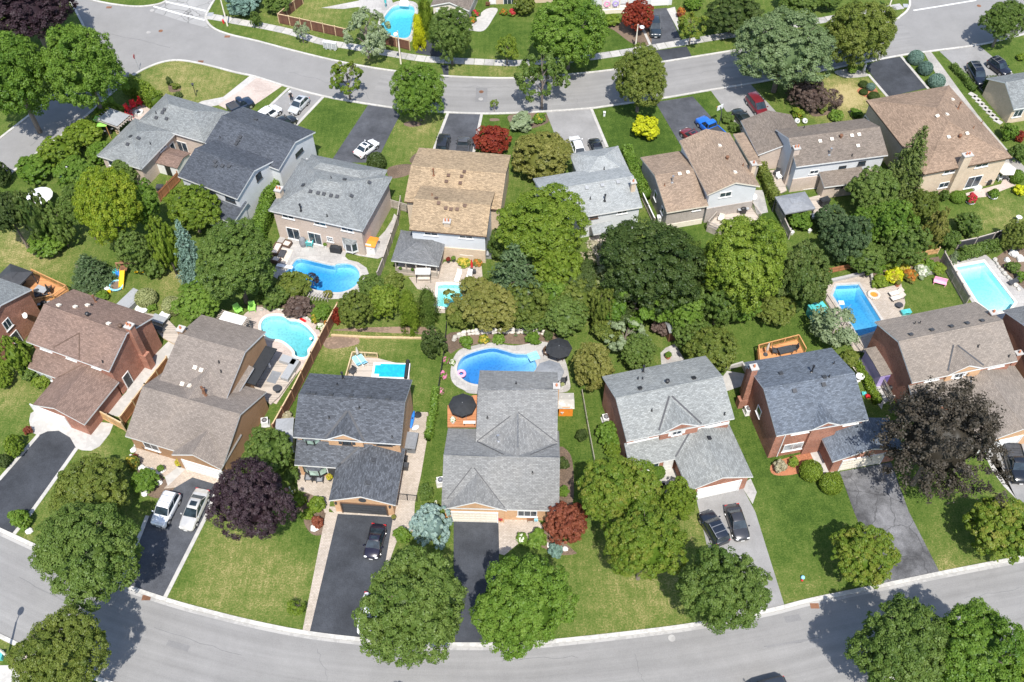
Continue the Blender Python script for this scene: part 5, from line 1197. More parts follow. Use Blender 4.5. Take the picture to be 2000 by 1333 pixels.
def hedge(px, w, hgt, leaf, label, name='hedge', n=260, lf=.13):
    P = [Vector(p) for p in gpts(px)]; rng = np.random.default_rng(len(label)*7); Ps, Ns, Ts = [], [], []; b = MB()
    for a, c in zip(P[:-1], P[1:]):
        L_ = (c-a).length; t = (c-a)/L_; nn = Vector((-t.y, t.x)); k = int(n*L_*(hgt+w)/2.2)
        u = rng.uniform(-.02, 1.02, k)*L_; per = rng.uniform(0, 2*hgt+w, k)
        s_ = np.where(per < hgt, -w/2, np.where(per > hgt+w, w/2, per-hgt-w/2)); z = np.where(per < hgt, per, np.where(per > hgt+w, 2*hgt+w-per, hgt))
        z = z+np.sin(u*2.1)*.07+rng.normal(0, .05, k); s_ = s_+np.sin(u*1.7+2)*.06+rng.normal(0, .05, k)
        ns = np.where(per < hgt, -1, np.where(per > hgt+w, 1, 0)); nz = (ns == 0)*1.0
        Ps.append(np.stack([a.x+t.x*u+nn.x*s_, a.y+t.y*u+nn.y*s_, np.maximum(z, .03)], 1)); Ns.append(np.stack([nn.x*ns, nn.y*ns, nz+.3], 1)+unit(k, rng)*.8)
        Ts.append(.5+.12*np.sin(u*1.3)+rng.normal(0, .15, k))
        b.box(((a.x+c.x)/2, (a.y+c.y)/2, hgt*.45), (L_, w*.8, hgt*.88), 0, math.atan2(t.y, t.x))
    Pa, N, T = map(np.concatenate, (Ps, Ns, Ts)); N /= np.linalg.norm(N, axis=1, keepdims=True); V, Q, T = leafquads(Pa, N, lf, rng, T)
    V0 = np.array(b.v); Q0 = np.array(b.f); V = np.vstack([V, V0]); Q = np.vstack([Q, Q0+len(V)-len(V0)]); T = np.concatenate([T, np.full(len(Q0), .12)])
    o_ = np.array([Pa[:, 0].mean(), Pa[:, 1].mean(), 0]); o = link(name, quadmesh(name, V-o_, Q, np.clip(T, 0, 1), 'tone', 'FACE', [M['l_'+leaf]]), None, tuple(o_))
    return tag(o, label, 'hedge')
T = tree
# ---- top left corner
T('big', 'purple', 55, 12, 190, 130, 'large dark purple tree in the top left corner above two green maples', name='copper_tree')
T('big', 'green', 25, 150, 175, 190, 'broad green maple at the left edge below the dark purple tree', name='maple_tree')
T('big', 'green', 165, 135, 172, 178, 'bright green maple overhanging the corner of the two streets', name='maple_tree')
hedge([(252, 176), (285, 192), (312, 212)], 2.2, 2.2, 'lime', 'lime green hedge between the street corner and the red chairs')
T('shrub', 'lime', 210, 222, 62, 52, 'lime green hedge shrub nearest the grey pergola', 'shrub', 'hedge_shrub')
T('shrub', 'lime', 160, 262, 78, 62, 'bushy lime hedge shrub along the side street, below the green sail', 'shrub', 'hedge_shrub')
T('oval', 'lime', 115, 298, 85, 78, 'tall lime hedge shrub midway along the side street', 'shrub', 'hedge_shrub', clear=.2)
T('shrub', 'green', 68, 332, 78, 62, 'green hedge shrub lowest along the side street', 'shrub', 'hedge_shrub')
T('round', 'dark', -2, 340, 50, 70, 'dark green bush cut by the left edge beside the side street', 'shrub', 'bush', clear=.1)
T('small', 'dark', 330, 160, 14, 22, 'small upright shrub in the rock bed on the corner lawn', 'shrub', 'shrub')
T('small', 'olive', 343, 169, 18, 14, 'low rounded shrub among rocks on the corner lawn', 'shrub', 'shrub')
T('small', 'dark', 349, 186, 18, 10, 'flat dark mat of planting by the corner house roof', 'shrub', 'shrub')
# ---- left middle gardens
T('round', 'dark', 15, 415, 85, 110, 'dark green tree at the left edge above the dry lawn')
T('round', 'green', 150, 345, 90, 85, 'mid green tree between the round white table and the lawn loungers')
T('oval', 'spruce', 68, 425, 66, 140, 'drooping olive conifer beside the round white table', name='conifer_tree', clear=.3)
T('oval', 'maple', 112, 440, 62, 100, 'green bushy tree just right of the drooping olive conifer', clear=.3)
T('shrub', 'green', 90, 475, 80, 40, 'low green shrub bank along the dry left lawn', 'shrub', 'shrub')
T('round', 'maple', 155, 400, 80, 110, 'green tree left of the yellow leaved tree')
T('big', 'yellow', 212, 405, 135, 168, 'yellowing tree with golden leaves in the left gardens')
T('round', 'green', 275, 400, 85, 150, 'green tree against the right side of the yellowing tree')
T('round', 'lime', 374, 408, 108, 96, 'yellow green tree in front of the navy roofed white house')
T('oval', 'lime', 322, 480, 62, 130, 'tall lime tree left of the slim blue spruce', clear=.4)
T('round', 'maple', 262, 490, 74, 86, 'green tree below the yellowing tree beside the swing set')
T('cone', 'teal', 367, 490, 76, 128, 'slim silvery blue spruce between the lime tree and the big dark tree', name='spruce_tree', clear=.1)
T('big', 'maple', 456, 512, 182, 165, 'huge dark green tree left of the freeform pool')
T('round', 'green', 390, 592, 105, 86, 'bright green bushy tree behind the long taupe roof')
T('cone', 'pine', 174, 525, 94, 98, 'dark bushy evergreen left of the yellow slide', name='evergreen_tree', clear=.0, zs=.8)
T('ball', 'pale', 285, 582, 41, 37, 'variegated pale ball shrub beside the covered trailer', 'shrub', 'ball_shrub')
T('ball', 'pale', 336, 598, 38, 38, 'variegated pale ball shrub nearest the bright green bushy tree', 'shrub', 'ball_shrub')
T('small', 'green', 200, 578, 28, 18, 'low green bush behind the brown roof', 'shrub', 'bush')
T('small', 'green', 296, 602, 20, 14, 'tiny green bush under the first pale ball shrub', 'shrub', 'bush')
T('oval', 'lime', 32, 700, 62, 92, 'lime green tree in front of the porch of the brown roofed house', clear=.3)
T('shrub', 'maple', 62, 725, 50, 50, 'green shrub under the brown roofed porch', 'shrub', 'shrub')
T('shrub', 'lime', 82, 745, 40, 36, 'lime shrub at the corner of the brown roofed garage', 'shrub', 'shrub')
T('shrub', 'lime', 8, 740, 40, 50, 'lime shrub at the left edge below the brown roofed house', 'shrub', 'shrub')
T('shrub', 'lime', 28, 872, 44, 50, 'lime shrub beside the fresh black rounded driveway', 'shrub', 'shrub')
T('small', 'rust', 54, 842, 18, 22, 'rusty brown shrub at the edge of the concrete apron', 'shrub', 'shrub')
T('shrub', 'dark', 5, 900, 30, 40, 'dark shrub at the left edge beside the black driveway', 'shrub', 'shrub')
T('round', 'olive', 175, 960, 150, 95, 'sprawling olive tree above the huge street maple', clear=.6)
T('shrub', 'green', 285, 940, 58, 52, 'green shrub against the pale boulders', 'shrub', 'shrub')
T('shrub', 'olive', 258, 905, 32, 46, 'yellowish shrub left of the brown paver porch terrace', 'shrub', 'shrub', flower='f_yellow')
T('small', 'rust', 262, 893, 14, 14, 'dark red leaved shrub among the pale boulders', 'shrub', 'shrub')
T('big', 'maple', 172, 1082, 222, 195, 'huge street maple overhanging the left end of the lower street', name='maple_tree')
T('small', 'green', 38, 1015, 42, 46, 'small green shrub at the foot of the black rounded driveway', 'shrub', 'shrub')
T('big', 'olive', 122, 1282, 185, 140, 'olive street tree at the lower left corner', name='street_tree', clear=4.2)
T('fine', 'purple', 492, 976, 162, 165, 'round blackish purple tree beside the two silver cars', name='plum_tree')
T('round', 'maple', 522, 882, 98, 84, 'green tree between the purple tree and the dark slate house')
T('shrub', 'maple', 570, 930, 34, 60, 'green shrub behind the paver terrace armchairs', 'shrub', 'shrub')
T('small', 'lime', 586, 977, 28, 30, 'lime ball shrub left in the dark mulch bed', 'shrub', 'shrub')
T('small', 'lime', 618, 986, 34, 32, 'lime ball shrub right in the dark mulch bed', 'shrub', 'shrub')
T('small', 'lime', 601, 1005, 26, 26, 'lime ball shrub lowest in the dark mulch bed', 'shrub', 'shrub')
T('small', 'rust', 619, 1020, 26, 22, 'rust coloured shrub beside the white rock', 'shrub', 'shrub')
T('small', 'olive', 570, 958, 20, 24, 'pale flowering shrub at the terrace corner', 'shrub', 'shrub', flower='f_white')
T('thin', 'lime', 580, 1186, 32, 42, 'little yellow green sapling on the lawn by the lower street', name='sapling', clear=.3)
T('small', 'dry', 560, 815, 26, 24, 'dry reddish shrub beside the brown fence', 'shrub', 'shrub')
# ---- back garden belt
T('shrub', 'olive', 573, 560, 76, 54, 'olive bush at the lower rim of the freeform pool', 'shrub', 'bush', zs=.7)
T('shrub', 'maple', 530, 578, 62, 62, 'green bush left of the olive bush by the freeform pool', 'shrub', 'bush')
T('shrub', 'smoke', 583, 600, 58, 30, 'low dark brown shrub behind the turquoise pool', 'shrub', 'shrub')
T('thin', 'purple', 610, 545, 22, 32, 'thin dark red sapling leaning over the freeform pool', name='sapling', clear=.3)
T('small', 'tawny', 641, 575, 22, 16, 'yellowish tuft at the lower rim of the freeform pool', 'shrub', 'shrub')
T('shrub', 'green', 629, 611, 42, 36, 'green round bush above the yellow flowers', 'shrub', 'bush')
T('small', 'green', 614, 625, 16, 22, 'yellow flowering plant by the turquoise pool', 'flowers', 'flower_plant', flower='f_yellow')
T('small', 'green', 626, 638, 18, 16, 'pale yellow flowers beside the brown fence', 'flowers', 'flower_plant', flower='f_white')
T('small', 'green', 637, 634, 12, 14, 'orange flowers against the brown fence', 'flowers', 'flower_plant', flower='f_orange')
T('oval', 'red', 657, 619, 22, 36, 'narrow dark red shrub just past the brown fence', 'shrub', 'shrub', clear=0)
T('round', 'olive', 697, 606, 78, 88, 'dull olive bush tree right of the brown fence', clear=.2)
T('round', 'lime', 750, 592, 72, 108, 'bright lime leaved tree in the middle of the back belt', clear=.3)
T('column', 'lime', 799, 612, 44, 78, 'golden green cedar left of the dark round evergreen', name='cedar_tree', clear=0)
T('column', 'maple', 836, 602, 42, 66, 'dark green round topped cedar right of the golden cedar', name='cedar_tree', clear=0)
T('shrub', 'olive', 768, 552, 50, 40, 'olive bush beside the grey porch roof', 'shrub', 'bush')
T('open', 'tawny', 925, 588, 100, 76, 'thin tawny olive tree letting the aqua pool show through', clear=1.0)
T('round', 'tawny', 960, 598, 105, 82, 'tawny olive tree above the stone edged planting', clear=.6)
T('round', 'olive', 895, 616, 62, 62, 'olive bush tree below the aqua pool', clear=.2)
T('round', 'olive', 1022, 598, 82, 84, 'mottled olive tree between the tawny tree and the locust', clear=.4)
T('cone', 'pine', 1003, 540, 150, 160, 'big blue green pine beside the white loungers', name='pine_tree', clear=.2)
T('big', 'lime', 1062, 440, 185, 140, 'wide yellow green locust in front of the pale roofed bungalow')
T('round', 'lime', 1088, 520, 92, 96, 'lower yellow green part tree under the wide locust', clear=1.0)
T('thin', 'dry', 1168, 505, 62, 84, 'half dead pale tree with bare twigs', bark='bark_pale', clear=1.0)
T('round', 'dark', 1140, 545, 76, 66, 'dark tree left below the half dead pale tree')
T('big', 'dark', 1272, 515, 192, 180, 'huge dark green tree behind the white gabled house')
T('open', 'pale', 1185, 555, 60, 70, 'greyish sparse tree at the foot of the half dead one', clear=.5)
T('open', 'green', 1238, 590, 115, 115, 'light green feathery locust in front of the huge dark tree', clear=.6)
T('open', 'sage', 1222, 655, 90, 70, 'low light green feathery tree near the grey brick house', clear=.4)
T('round', 'maple', 1108, 614, 96, 90, 'mid green tree above the dark umbrella', clear=.5)
T('shrub', 'lime', 1068, 590, 70, 60, 'lime bush between pine and mid green tree', 'shrub', 'bush')
T('oval', 'olive', 1178, 605, 52, 96, 'narrow olive tree between two locust trees', clear=.4)
T('round', 'tawny', 1160, 716, 96, 124, 'tawny yellow tree right of the deep blue pool', clear=.3)
T('round', 'maple', 1245, 688, 72, 78, 'dark round tree behind the grey roofed brick house', clear=.3)
T('round', 'green', 1338, 605, 90, 100, 'green tree above the little garden shed', clear=.5)
T('round', 'olive', 1392, 682, 110, 104, 'olive tree behind the right end of the grey roof', clear=.4)
T('round', 'maple', 1405, 590, 86, 130, 'mottled green tree beside the open back lawn', clear=.6)
T('oval', 'gold', 1370, 525, 30, 66, 'slim golden shrub tree between the dark and lime trees', clear=.3)
T('big', 'lime', 1452, 512, 160, 168, 'large bright lime tree below the white gabled house')
T('round', 'spruce', 1562, 545, 118, 142, 'dull olive tree right of the large lime tree', clear=.4)
T('oval', 'dark', 846, 672, 52, 70, 'dark clipped yew by the wire fence', 'shrub', 'yew', clear=0)
T('shrub', 'smoke', 1290, 640, 40, 40, 'brownish bush by the garden shed', 'shrub', 'bush')
T('thin', 'sage', 1632, 640, 90, 84, 'sparse silvery willow over the rectangular pool', bark='bark_pale', clear=.6)
T('round', 'dark', 1318, 560, 96, 110, 'dark green tree in the gap between the huge dark tree and the lime tree', clear=.5)
T('round', 'maple', 1352, 655, 84, 76, 'green tree just right of the little garden shed', clear=.3)
T('round', 'maple', 1040, 625, 70, 40, 'low green tree on the bank behind the deep blue pool', clear=.1)
T('round', 'olive', 1130, 580, 90, 80, 'olive green tree under the half dead pale tree', clear=.4)
T('round', 'green', 1085, 575, 70, 70, 'bright green tree at the foot of the big blue green pine', clear=.3)
T('round', 'dark', 1205, 610, 70, 80, 'dark tree between the two feathery locusts', clear=.3)
T('round', 'maple', 725, 560, 60, 50, 'green bush tree behind the bright lime leaved one', clear=.1)
T('round', 'green', 1440, 590, 80, 80, 'green tree at the foot of the large bright lime tree', clear=.4)
T('round', 'maple', 1690, 500, 90, 70, 'green tree low in the right belt by the board fence', clear=.2)
T('round', 'green', 1700, 440, 90, 90, 'green tree between the weathered deck and the bright blue green tree', clear=.3)
T('round', 'maple', 240, 340, 60, 60, 'green tree behind the yellowing tree', clear=.4)
T('shrub', 'maple', 300, 520, 60, 60, 'green bush below the tall lime tree', 'shrub', 'bush')
T('shrub', 'green', 195, 300, 60, 50, 'green bush at the lower corner of the hip roofed house', 'shrub', 'bush')
T('shrub', 'maple', 245, 330, 60, 44, 'green bush along the wall of the hip roofed house', 'shrub', 'bush')
# ---- planting round the deep blue pool
T('small', 'green', 975, 663, 26, 14, 'green tuft behind the deep blue pool, left one', 'shrub', 'shrub')
T('small', 'lime', 945, 664, 24, 16, 'lime flowering plant behind the deep blue pool', 'flowers', 'flower_plant', flower='f_yellow')
T('small', 'green', 910, 668, 30, 20, 'green plant at the upper left rim of the deep blue pool', 'shrub', 'shrub')
T('small', 'green', 1040, 662, 32, 18, 'grassy tuft behind the deep blue pool, right one', 'shrub', 'shrub')
T('small', 'dark', 1070, 655, 22, 18, 'dark tuft beside the black umbrella', 'shrub', 'shrub')
for q, lb in (((871, 704), 'pink hydrangea topmost along the wire fence'), ((866, 734), 'pink hydrangea in the middle along the wire fence'), ((861, 765), 'pink hydrangea lowest along the wire fence')):
    T('small', 'green', q[0], q[1], 17, 17, lb, 'flowers', 'hydrangea', flower='f_pink', group='hydrangeas along the wire fence')
T('small', 'green', 884, 708, 14, 14, 'white hydrangea at the pool edge', 'flowers', 'hydrangea', flower='f_white')
hedge([(852, 770), (848, 810), (840, 850), (836, 862)], .7, 1.5, 'green', 'green vine hedge on the fence beside the paver walk', 'vine_hedge')
T('shrub', 'maple', 832, 962, 34, 46, 'dark green bush by the small black gate', 'shrub', 'bush')
T('shrub', 'green', 786, 1046, 36, 44, 'bright green bush left of the pale blue spruce', 'shrub', 'bush')
T('oval', 'blue', 842, 1030, 86, 128, 'pale blue spruce beside the central driveway', name='spruce_tree', clear=.0, zs=1.35)
T('small', 'olive', 852, 985, 14, 20, 'white flowering shrub behind the pale blue spruce', 'shrub', 'shrub', flower='f_white')
T('round', 'rust', 1105, 1025, 92, 92, 'rust red maple at the corner of the central house', name='japanese_maple', clear=.3)
T('shrub', 'red', 1128, 1005, 46, 42, 'crimson maple bush behind the rust red one', 'shrub', 'maple_bush')
T('small', 'green', 1050, 1052, 40, 26, 'grassy tuft by the beige walk', 'shrub', 'shrub')
T('small', 'green', 1020, 1052, 24, 22, 'white flowers edging the beige walk', 'flowers', 'flower_plant', flower='f_white')
T('small', 'teal', 1086, 1076, 34, 14, 'grey blue ground plant under the rust red maple', 'shrub', 'shrub')
T('shrub', 'dark', 1100, 905, 26, 50, 'dark shrub along the right wall of the central house', 'shrub', 'shrub')
T('shrub', 'green', 1102, 960, 24, 50, 'green shrub lower along the right wall of the central house', 'shrub', 'shrub')
T('round', 'dark', 1137, 850, 26, 40, 'dark sapling on the narrow lawn beside the central house', name='sapling', clear=.4)
T('shrub', 'green', 1190, 850, 60, 46, 'green shrub left of the grey roofed brick house', 'shrub', 'shrub')
T('shrub', 'lime', 1195, 878, 38, 30, 'lime shrub in front of the green one by the brick house', 'shrub', 'shrub')
T('big', 'maple', 806, 1196, 226, 222, 'huge street maple left of the central driveway foot', name='maple_tree')
T('big', 'green', 1022, 1182, 202, 238, 'huge green street maple right of the central driveway foot', name='maple_tree')
T('big', 'mix', 1210, 966, 166, 164, 'mottled olive tree in front of the grey roofed brick house')
T('big', 'mix', 1262, 1062, 158, 170, 'mottled olive tree lower on the lawn left of the two dark cars')
T('round', 'lime', 1326, 975, 72, 92, 'lime tree beside the white garage door', clear=.2)
T('ball', 'green', 1285, 923, 28, 28, 'clipped green ball by the front walk of the grey roofed house', 'shrub', 'ball_shrub')
T('small', 'purple', 1293, 952, 18, 28, 'dark plum shrub by the front walk', 'shrub', 'shrub')
T('big', 'maple', 1408, 1155, 186, 172, 'dark street maple in front of the pale driveway', name='maple_tree')
T('ball', 'lime', 1584, 920, 43, 42, 'lime ball shrub nearer the brick house with the blue roof', 'shrub', 'ball_shrub')
T('ball', 'lime', 1623, 945, 44, 42, 'lime ball shrub nearer the cracked driveway', 'shrub', 'ball_shrub')
T('small', 'dry', 1524, 912, 30, 30, 'pale dry grass clump at the brick corner', 'shrub', 'shrub')
T('small', 'lime', 1550, 902, 22, 18, 'small lime plant under the white framed window', 'shrub', 'shrub')
T('wisp', 'bronze', 1838, 860, 206, 216, 'large bronze purple tree in front of the taupe roofed brick house', name='plum_tree')
T('round', 'mix', 1686, 1082, 130, 116, 'yellow tinged street tree on the lawn by the lower street', name='street_tree', clear=1.6)
T('round', 'mix', 1950, 1035, 150, 122, 'yellow green street tree at the right edge by the lower street', name='street_tree', clear=1.0)
T('big', 'maple', 1762, 1268, 205, 160, 'big dark street tree at the bottom right', name='street_tree', clear=4.2)
T('big', 'green', 1898, 1280, 220, 140, 'brighter green tree right of the big dark street tree', name='street_tree', clear=3.5)
T('round', 'lime', 2005, 1310, 90, 90, 'lime tree cut by the bottom right corner')
hedge([(1668, 712), (1690, 745), (1706, 775), (1714, 790)], .9, .8, 'lime', 'lime flowering hedge along the weathered fence', 'hedge')
T('small', 'olive', 1660, 700, 40, 30, 'pale olive shrub behind the blue roofed house', 'shrub', 'shrub')
T('round', 'green', 520, 1408, 90, 90, 'street tree past the bottom edge whose shadow falls left on the lower street', name='street_tree', clear=1.0)
T('round', 'maple', 768, 1412, 90, 90, 'street tree past the bottom edge whose shadow falls below the huge left maple', name='street_tree', clear=1.0)
T('round', 'maple', 1258, 1412, 90, 90, 'street tree past the bottom edge whose shadow falls left of the cut dark SUV', name='street_tree', clear=1.0)
T('oval', 'lime', 1235, 545, 60, 90, 'lime topped slim tree in front of the huge dark green tree', clear=2.0)
T('round', 'olive', 1185, 640, 70, 60, 'olive bush tree left of the low feathery tree', clear=.2)
T('round', 'dark', 1295, 585, 90, 90, 'dark tree low under the huge dark green tree', clear=.3)
T('oval', 'maple', 1345, 515, 50, 90, 'slim green tree left of the golden shrub tree', clear=.3)
T('round', 'olive', 1510, 600, 90, 80, 'olive tree at the foot of the dull olive tree', clear=.3)
T('round', 'maple', 982, 478, 56, 64, 'green tree between the locust and the blue green pine', clear=.3)
T('round', 'pine', 1620, 430, 70, 70, 'blue green shrub tree just below the weathered deck', clear=.1)
# ---- right back gardens
T('round', 'maple', 1705, 375, 100, 108, 'green tree left of the tall spruce', clear=.5)
T('cone', 'spruce', 1778, 318, 104, 152, 'tall green spruce between two tan roofed houses', name='spruce_tree', clear=.0)
T('round', 'pine', 1655, 468, 92, 110, 'blue green shrub tree nearest the weathered deck', clear=.2)
T('round', 'green', 1740, 438, 100, 116, 'bright blue green tree in the middle of the right belt', clear=.3)
T('round', 'maple', 1765, 480, 92, 96, 'green tree below the bright blue green one', clear=.3)
T('oval', 'tawny', 1826, 450, 48, 92, 'tawny tree left of the shady round bush', clear=.2)
T('round', 'olive', 1800, 405, 70, 80, 'olive tree behind the tawny one', clear=.5)
T('shrub', 'maple', 1856, 470, 42, 48, 'green bush beside the grey board fence', 'shrub', 'bush')
T('shrub', 'maple', 1893, 440, 54, 54, 'round green bush on the right back lawn', 'shrub', 'bush')
T('shrub', 'green', 1562, 432, 48, 44, 'round green bush under the grey gazebo', 'shrub', 'bush')
T('round', 'olive', 1988, 462, 60, 66, 'olive tree cut by the right edge above the rockery', clear=.2)
T('shrub', 'maple', 1822, 388, 26, 30, 'green bush leftmost along the buff brick wall', 'shrub', 'bush')
T('shrub', 'maple', 1845, 383, 22, 28, 'green bush second along the buff brick wall', 'shrub', 'bush')
T('ball', 'green', 1871, 385, 30, 24, 'clipped round bush third along the buff brick wall', 'shrub', 'bush')
T('ball', 'green', 1986, 346, 26, 28, 'clipped ball shrub beside the cream parasol', 'shrub', 'ball_shrub')
T('small', 'gold', 1992, 372, 26, 24, 'yellow green plant below the ball shrub by the parasol', 'shrub', 'shrub')
hedge([(1876, 504), (1945, 487)], 1.2, 1.5, 'maple', 'clipped green hedge under the dark board fence')
T('oval', 'sage', 1860, 508, 18, 36, 'grey green upright shrub at the fence corner', 'shrub', 'shrub', clear=0)
T('shrub', 'maple', 1873, 502, 22, 30, 'round bush at the left end of the clipped hedge', 'shrub', 'bush')
for q, lf, fl, lb in (((1715, 524), 'green', None, 'green plant leftmost in the raised bed'), ((1740, 518), 'lime', None, 'lime plant left in the raised bed'), ((1762, 524), 'gold', 'f_yellow', 'yellow flowers in the lower raised bed'),
                      ((1790, 512), 'lime', None, 'lime plant in the middle of the raised bed'), ((1815, 520), 'green', None, 'green plant right in the raised bed'), ((1745, 540), 'gold', 'f_yellow', 'golden flowers near the pool end of the bed'),
                      ((1775, 538), 'tawny', 'f_orange', 'orange flowers low in the raised bed'), ((1800, 530), 'sage', 'f_white', 'pale flowers low in the raised bed'), ((1832, 525), 'lime', None, 'lime plant at the right end of the raised bed'), ((1718, 550), 'lime', None, 'lime tuft at the lower left of the raised bed')):
    T('small', lf, q[0], q[1], 34, 26, lb, 'flowers' if fl else 'plant', 'bed_plant', flower=fl)
T('shrub', 'maple', 1978, 522, 30, 26, 'dark mound shrub in the rockery', 'shrub', 'shrub')
T('small', 'green', 1995, 540, 24, 22, 'green plant at the edge of the rockery', 'shrub', 'shrub')
# ---- far row front gardens
T('open', 'mix', 677, 152, 64, 92, 'young yellow green street tree left of the dense green maple', name='street_tree', clear=1.2)
T('big', 'green', 818, 180, 112, 116, 'dense green maple on the far front lawn', name='maple_tree', clear=1.0)
T('thin', 'lime', 965, 203, 15, 24, 'tiny staked sapling by the north street', name='sapling', clear=.8)
T('round', 'red', 960, 272, 72, 62, 'dark red maple beside the tan roof', name='japanese_maple', clear=.2)
T('ball', 'dark', 735, 317, 37, 37, 'round clipped dark yew by the white saloon', 'shrub', 'ball_shrub')
T('round', 'tawny', 1062, 306, 132, 112, 'brown tinged olive tree beside the pale bungalow', clear=.4)
T('open', 'maple', 1060, 150, 88, 110, 'gappy olive street tree left of the pale driveway', name='street_tree', clear=2.0)
T('big', 'olive', 1252, 153, 122, 130, 'olive street maple between two driveways', name='maple_tree', clear=1.4)
T('shrub', 'gold', 1261, 251, 57, 53, 'golden yellow shrub on the lawn', 'shrub', 'shrub')
T('shrub', 'maple', 1422, 231, 28, 24, 'round green shrub by the basketball hoop', 'shrub', 'shrub')
T('shrub', 'maple', 1434, 250, 24, 22, 'smaller green shrub lower than the hoop', 'shrub', 'shrub')
hedge([(1222, 300), (1236, 340), (1250, 372), (1262, 392)], 1.4, 1.6, 'green', 'green vine hedge along the bungalow wall', 'vine_hedge')
hedge([(1482, 330), (1505, 385), (1520, 410)], 1.2, 1.6, 'olive', 'olive hedge between the white gabled house and the deck')
hedge([(548, 365), (532, 400), (518, 440), (508, 470)], 1.6, 2.6, 'green', 'tall green hedge between the white house and the tan brick house')
T('small', 'lime', 590, 318, 32, 30, 'lime bush by the white house porch', 'shrub', 'bush')
T('small', 'sage', 1020, 240, 50, 22, 'grey green planting in the street rock garden', 'plant', 'bed_plant')
T('small', 'green', 1052, 232, 26, 20, 'green plant under the gappy street tree', 'plant', 'bed_plant', flower='f_yellow')
T('big', 'silver', 1532, 98, 192, 168, 'big silvery green maple over the north street', name='maple_tree', clear=2.0)
T('big', 'olive', 1680, 68, 152, 138, 'olive street maple above the black driveway', name='maple_tree', clear=1.6)
T('fine', 'smoke', 1575, 182, 86, 74, 'brownish purple smoke bush on the dry lawn', 'shrub', 'smoke_bush', clear=.1)
T('thin', 'smoke', 1628, 195, 34, 50, 'thin reddish sapling right of the smoke bush', name='sapling', clear=.3)
T('small', 'lime', 1558, 222, 26, 22, 'lime plant above the pair of white swans', 'plant', 'bed_plant', flower='f_yellow')
T('small', 'olive', 1605, 212, 24, 18, 'olive shrub in the ring on the dry lawn', 'shrub', 'shrub')
T('small', 'green', 1634, 227, 30, 24, 'green spiky shrub behind the umber roof', 'shrub', 'shrub')
T('small', 'green', 1672, 222, 26, 18, 'green shrub by the corner of the big tan roof', 'shrub', 'shrub')
for q, lb in (((1789, 113, 29, 28), 'blue globe spruce nearest the street'), ((1808, 134, 27, 27), 'blue globe spruce in the middle of the three'), ((1830, 159, 31, 29), 'blue globe spruce nearest the big tan roof')):
    T('ball', 'teal', *q, lb, 'shrub', 'globe_spruce', group='blue globe spruces along the black driveway')
T('ball', 'teal', 1701, 170, 17, 15, 'tiny blue globe spruce in the red mulch', 'shrub', 'globe_spruce')
T('ball', 'dark', 1687, 180, 16, 12, 'tiny clipped green ball left in the red mulch', 'shrub', 'ball_shrub'); T('ball', 'dark', 1707, 188, 22, 13, 'low clipped green mound by the edging', 'shrub', 'ball_shrub'); T('ball', 'dark', 1687, 165, 18, 12, 'clipped green mound above the red mulch', 'shrub', 'ball_shrub')
T('small', 'green', 1664, 133, 24, 22, 'green shrub in the gravel oval', 'shrub', 'shrub')
T('big', 'maple', 1962, 40, 92, 88, 'dark green street tree at the top right', name='street_tree', clear=1.6)
T('small', 'lime', 1995, 112, 20, 16, 'lime plant at the right edge by the SUVs', 'plant', 'bed_plant')
hedge([(1858, 133), (1880, 155), (1900, 180)], .8, .9, 'maple', 'low green hedge beside the grey driveway')
hedge([(1925, 172), (1950, 205), (1968, 225)], 1.6, 2.2, 'dark', 'dark ivy hedge along the blue grey bungalow', 'ivy_hedge')
T('shrub', 'green', 1970, 258, 34, 46, 'green bush below the ivy hedge', 'shrub', 'bush'); T('small', 'red', 1992, 268, 20, 36, 'dark red shrub at the right edge', 'shrub', 'shrub'); T('shrub', 'maple', 1990, 300, 40, 40, 'green bush beside the gravel strip', 'shrub', 'bush')
# ---- beyond the north street
T('shrub', 'teal', 475, 6, 78, 38, 'spreading blue juniper at the top edge', 'shrub', 'juniper'); T('oval', 'maple', 499, 40, 22, 36, 'small upright evergreen by the sidewalk', 'shrub', 'evergreen', clear=0)
T('round', 'maple', 545, 6, 60, 40, 'green tree at the top edge by the brown fence corner', clear=.4)
T('open', 'sage', 588, 60, 32, 46, 'small pale leaved tree by the mailbox', clear=.8)
T('open', 'sage', 713, 64, 84, 100, 'pale leaved tree left of the far pool', clear=.8)
T('column', 'lime', 831, 40, 30, 92, 'lime cedar left of the pair by the far pool', name='cedar_tree', clear=0); T('column', 'gold', 817, 66, 28, 60, 'lime cedar lower of the pair by the far pool', name='cedar_tree', clear=0)
T('big', 'maple', 880, 66, 96, 106, 'round green street maple before the pale garage', name='maple_tree', clear=1.6)
T('open', 'lime', 990, 94, 48, 70, 'small light green street tree on the far boulevard', name='street_tree', clear=1.0)
T('big', 'green', 1112, 64, 168, 150, 'large airy green tree on the far front lawn', clear=1.4)
T('shrub', 'olive', 1022, 10, 46, 48, 'olive bush by the far brick house', 'shrub', 'bush')
T('round', 'red', 1245, 30, 66, 68, 'dark red maple in front of the white porch', name='japanese_maple', clear=.3)
T('open', 'mix', 1352, 50, 58, 60, 'small olive street tree by the far sidewalk', name='street_tree', clear=1.2)
T('round', 'dark', 1430, 30, 110, 80, 'dark green tree behind the silvery maple', clear=.6); T('small', 'lime', 1195, 40, 36, 24, 'lime shrub under the white porch', 'shrub', 'shrub'); T('shrub', 'green', 1355, 5, 44, 34, 'green bush at the top edge right of the far driveway', 'shrub', 'bush')
T('small', 'rust', 1330, 26, 18, 24, 'orange flowers beside the far driveway', 'flowers', 'flower_plant', flower='f_orange'); T('round', 'maple', 1560, 0, 80, 50, 'green tree at the top edge beyond the silvery maple', clear=.6); T('round', 'maple', 1620, -4, 60, 40, 'green tree at the top edge above the olive maple', clear=.6)
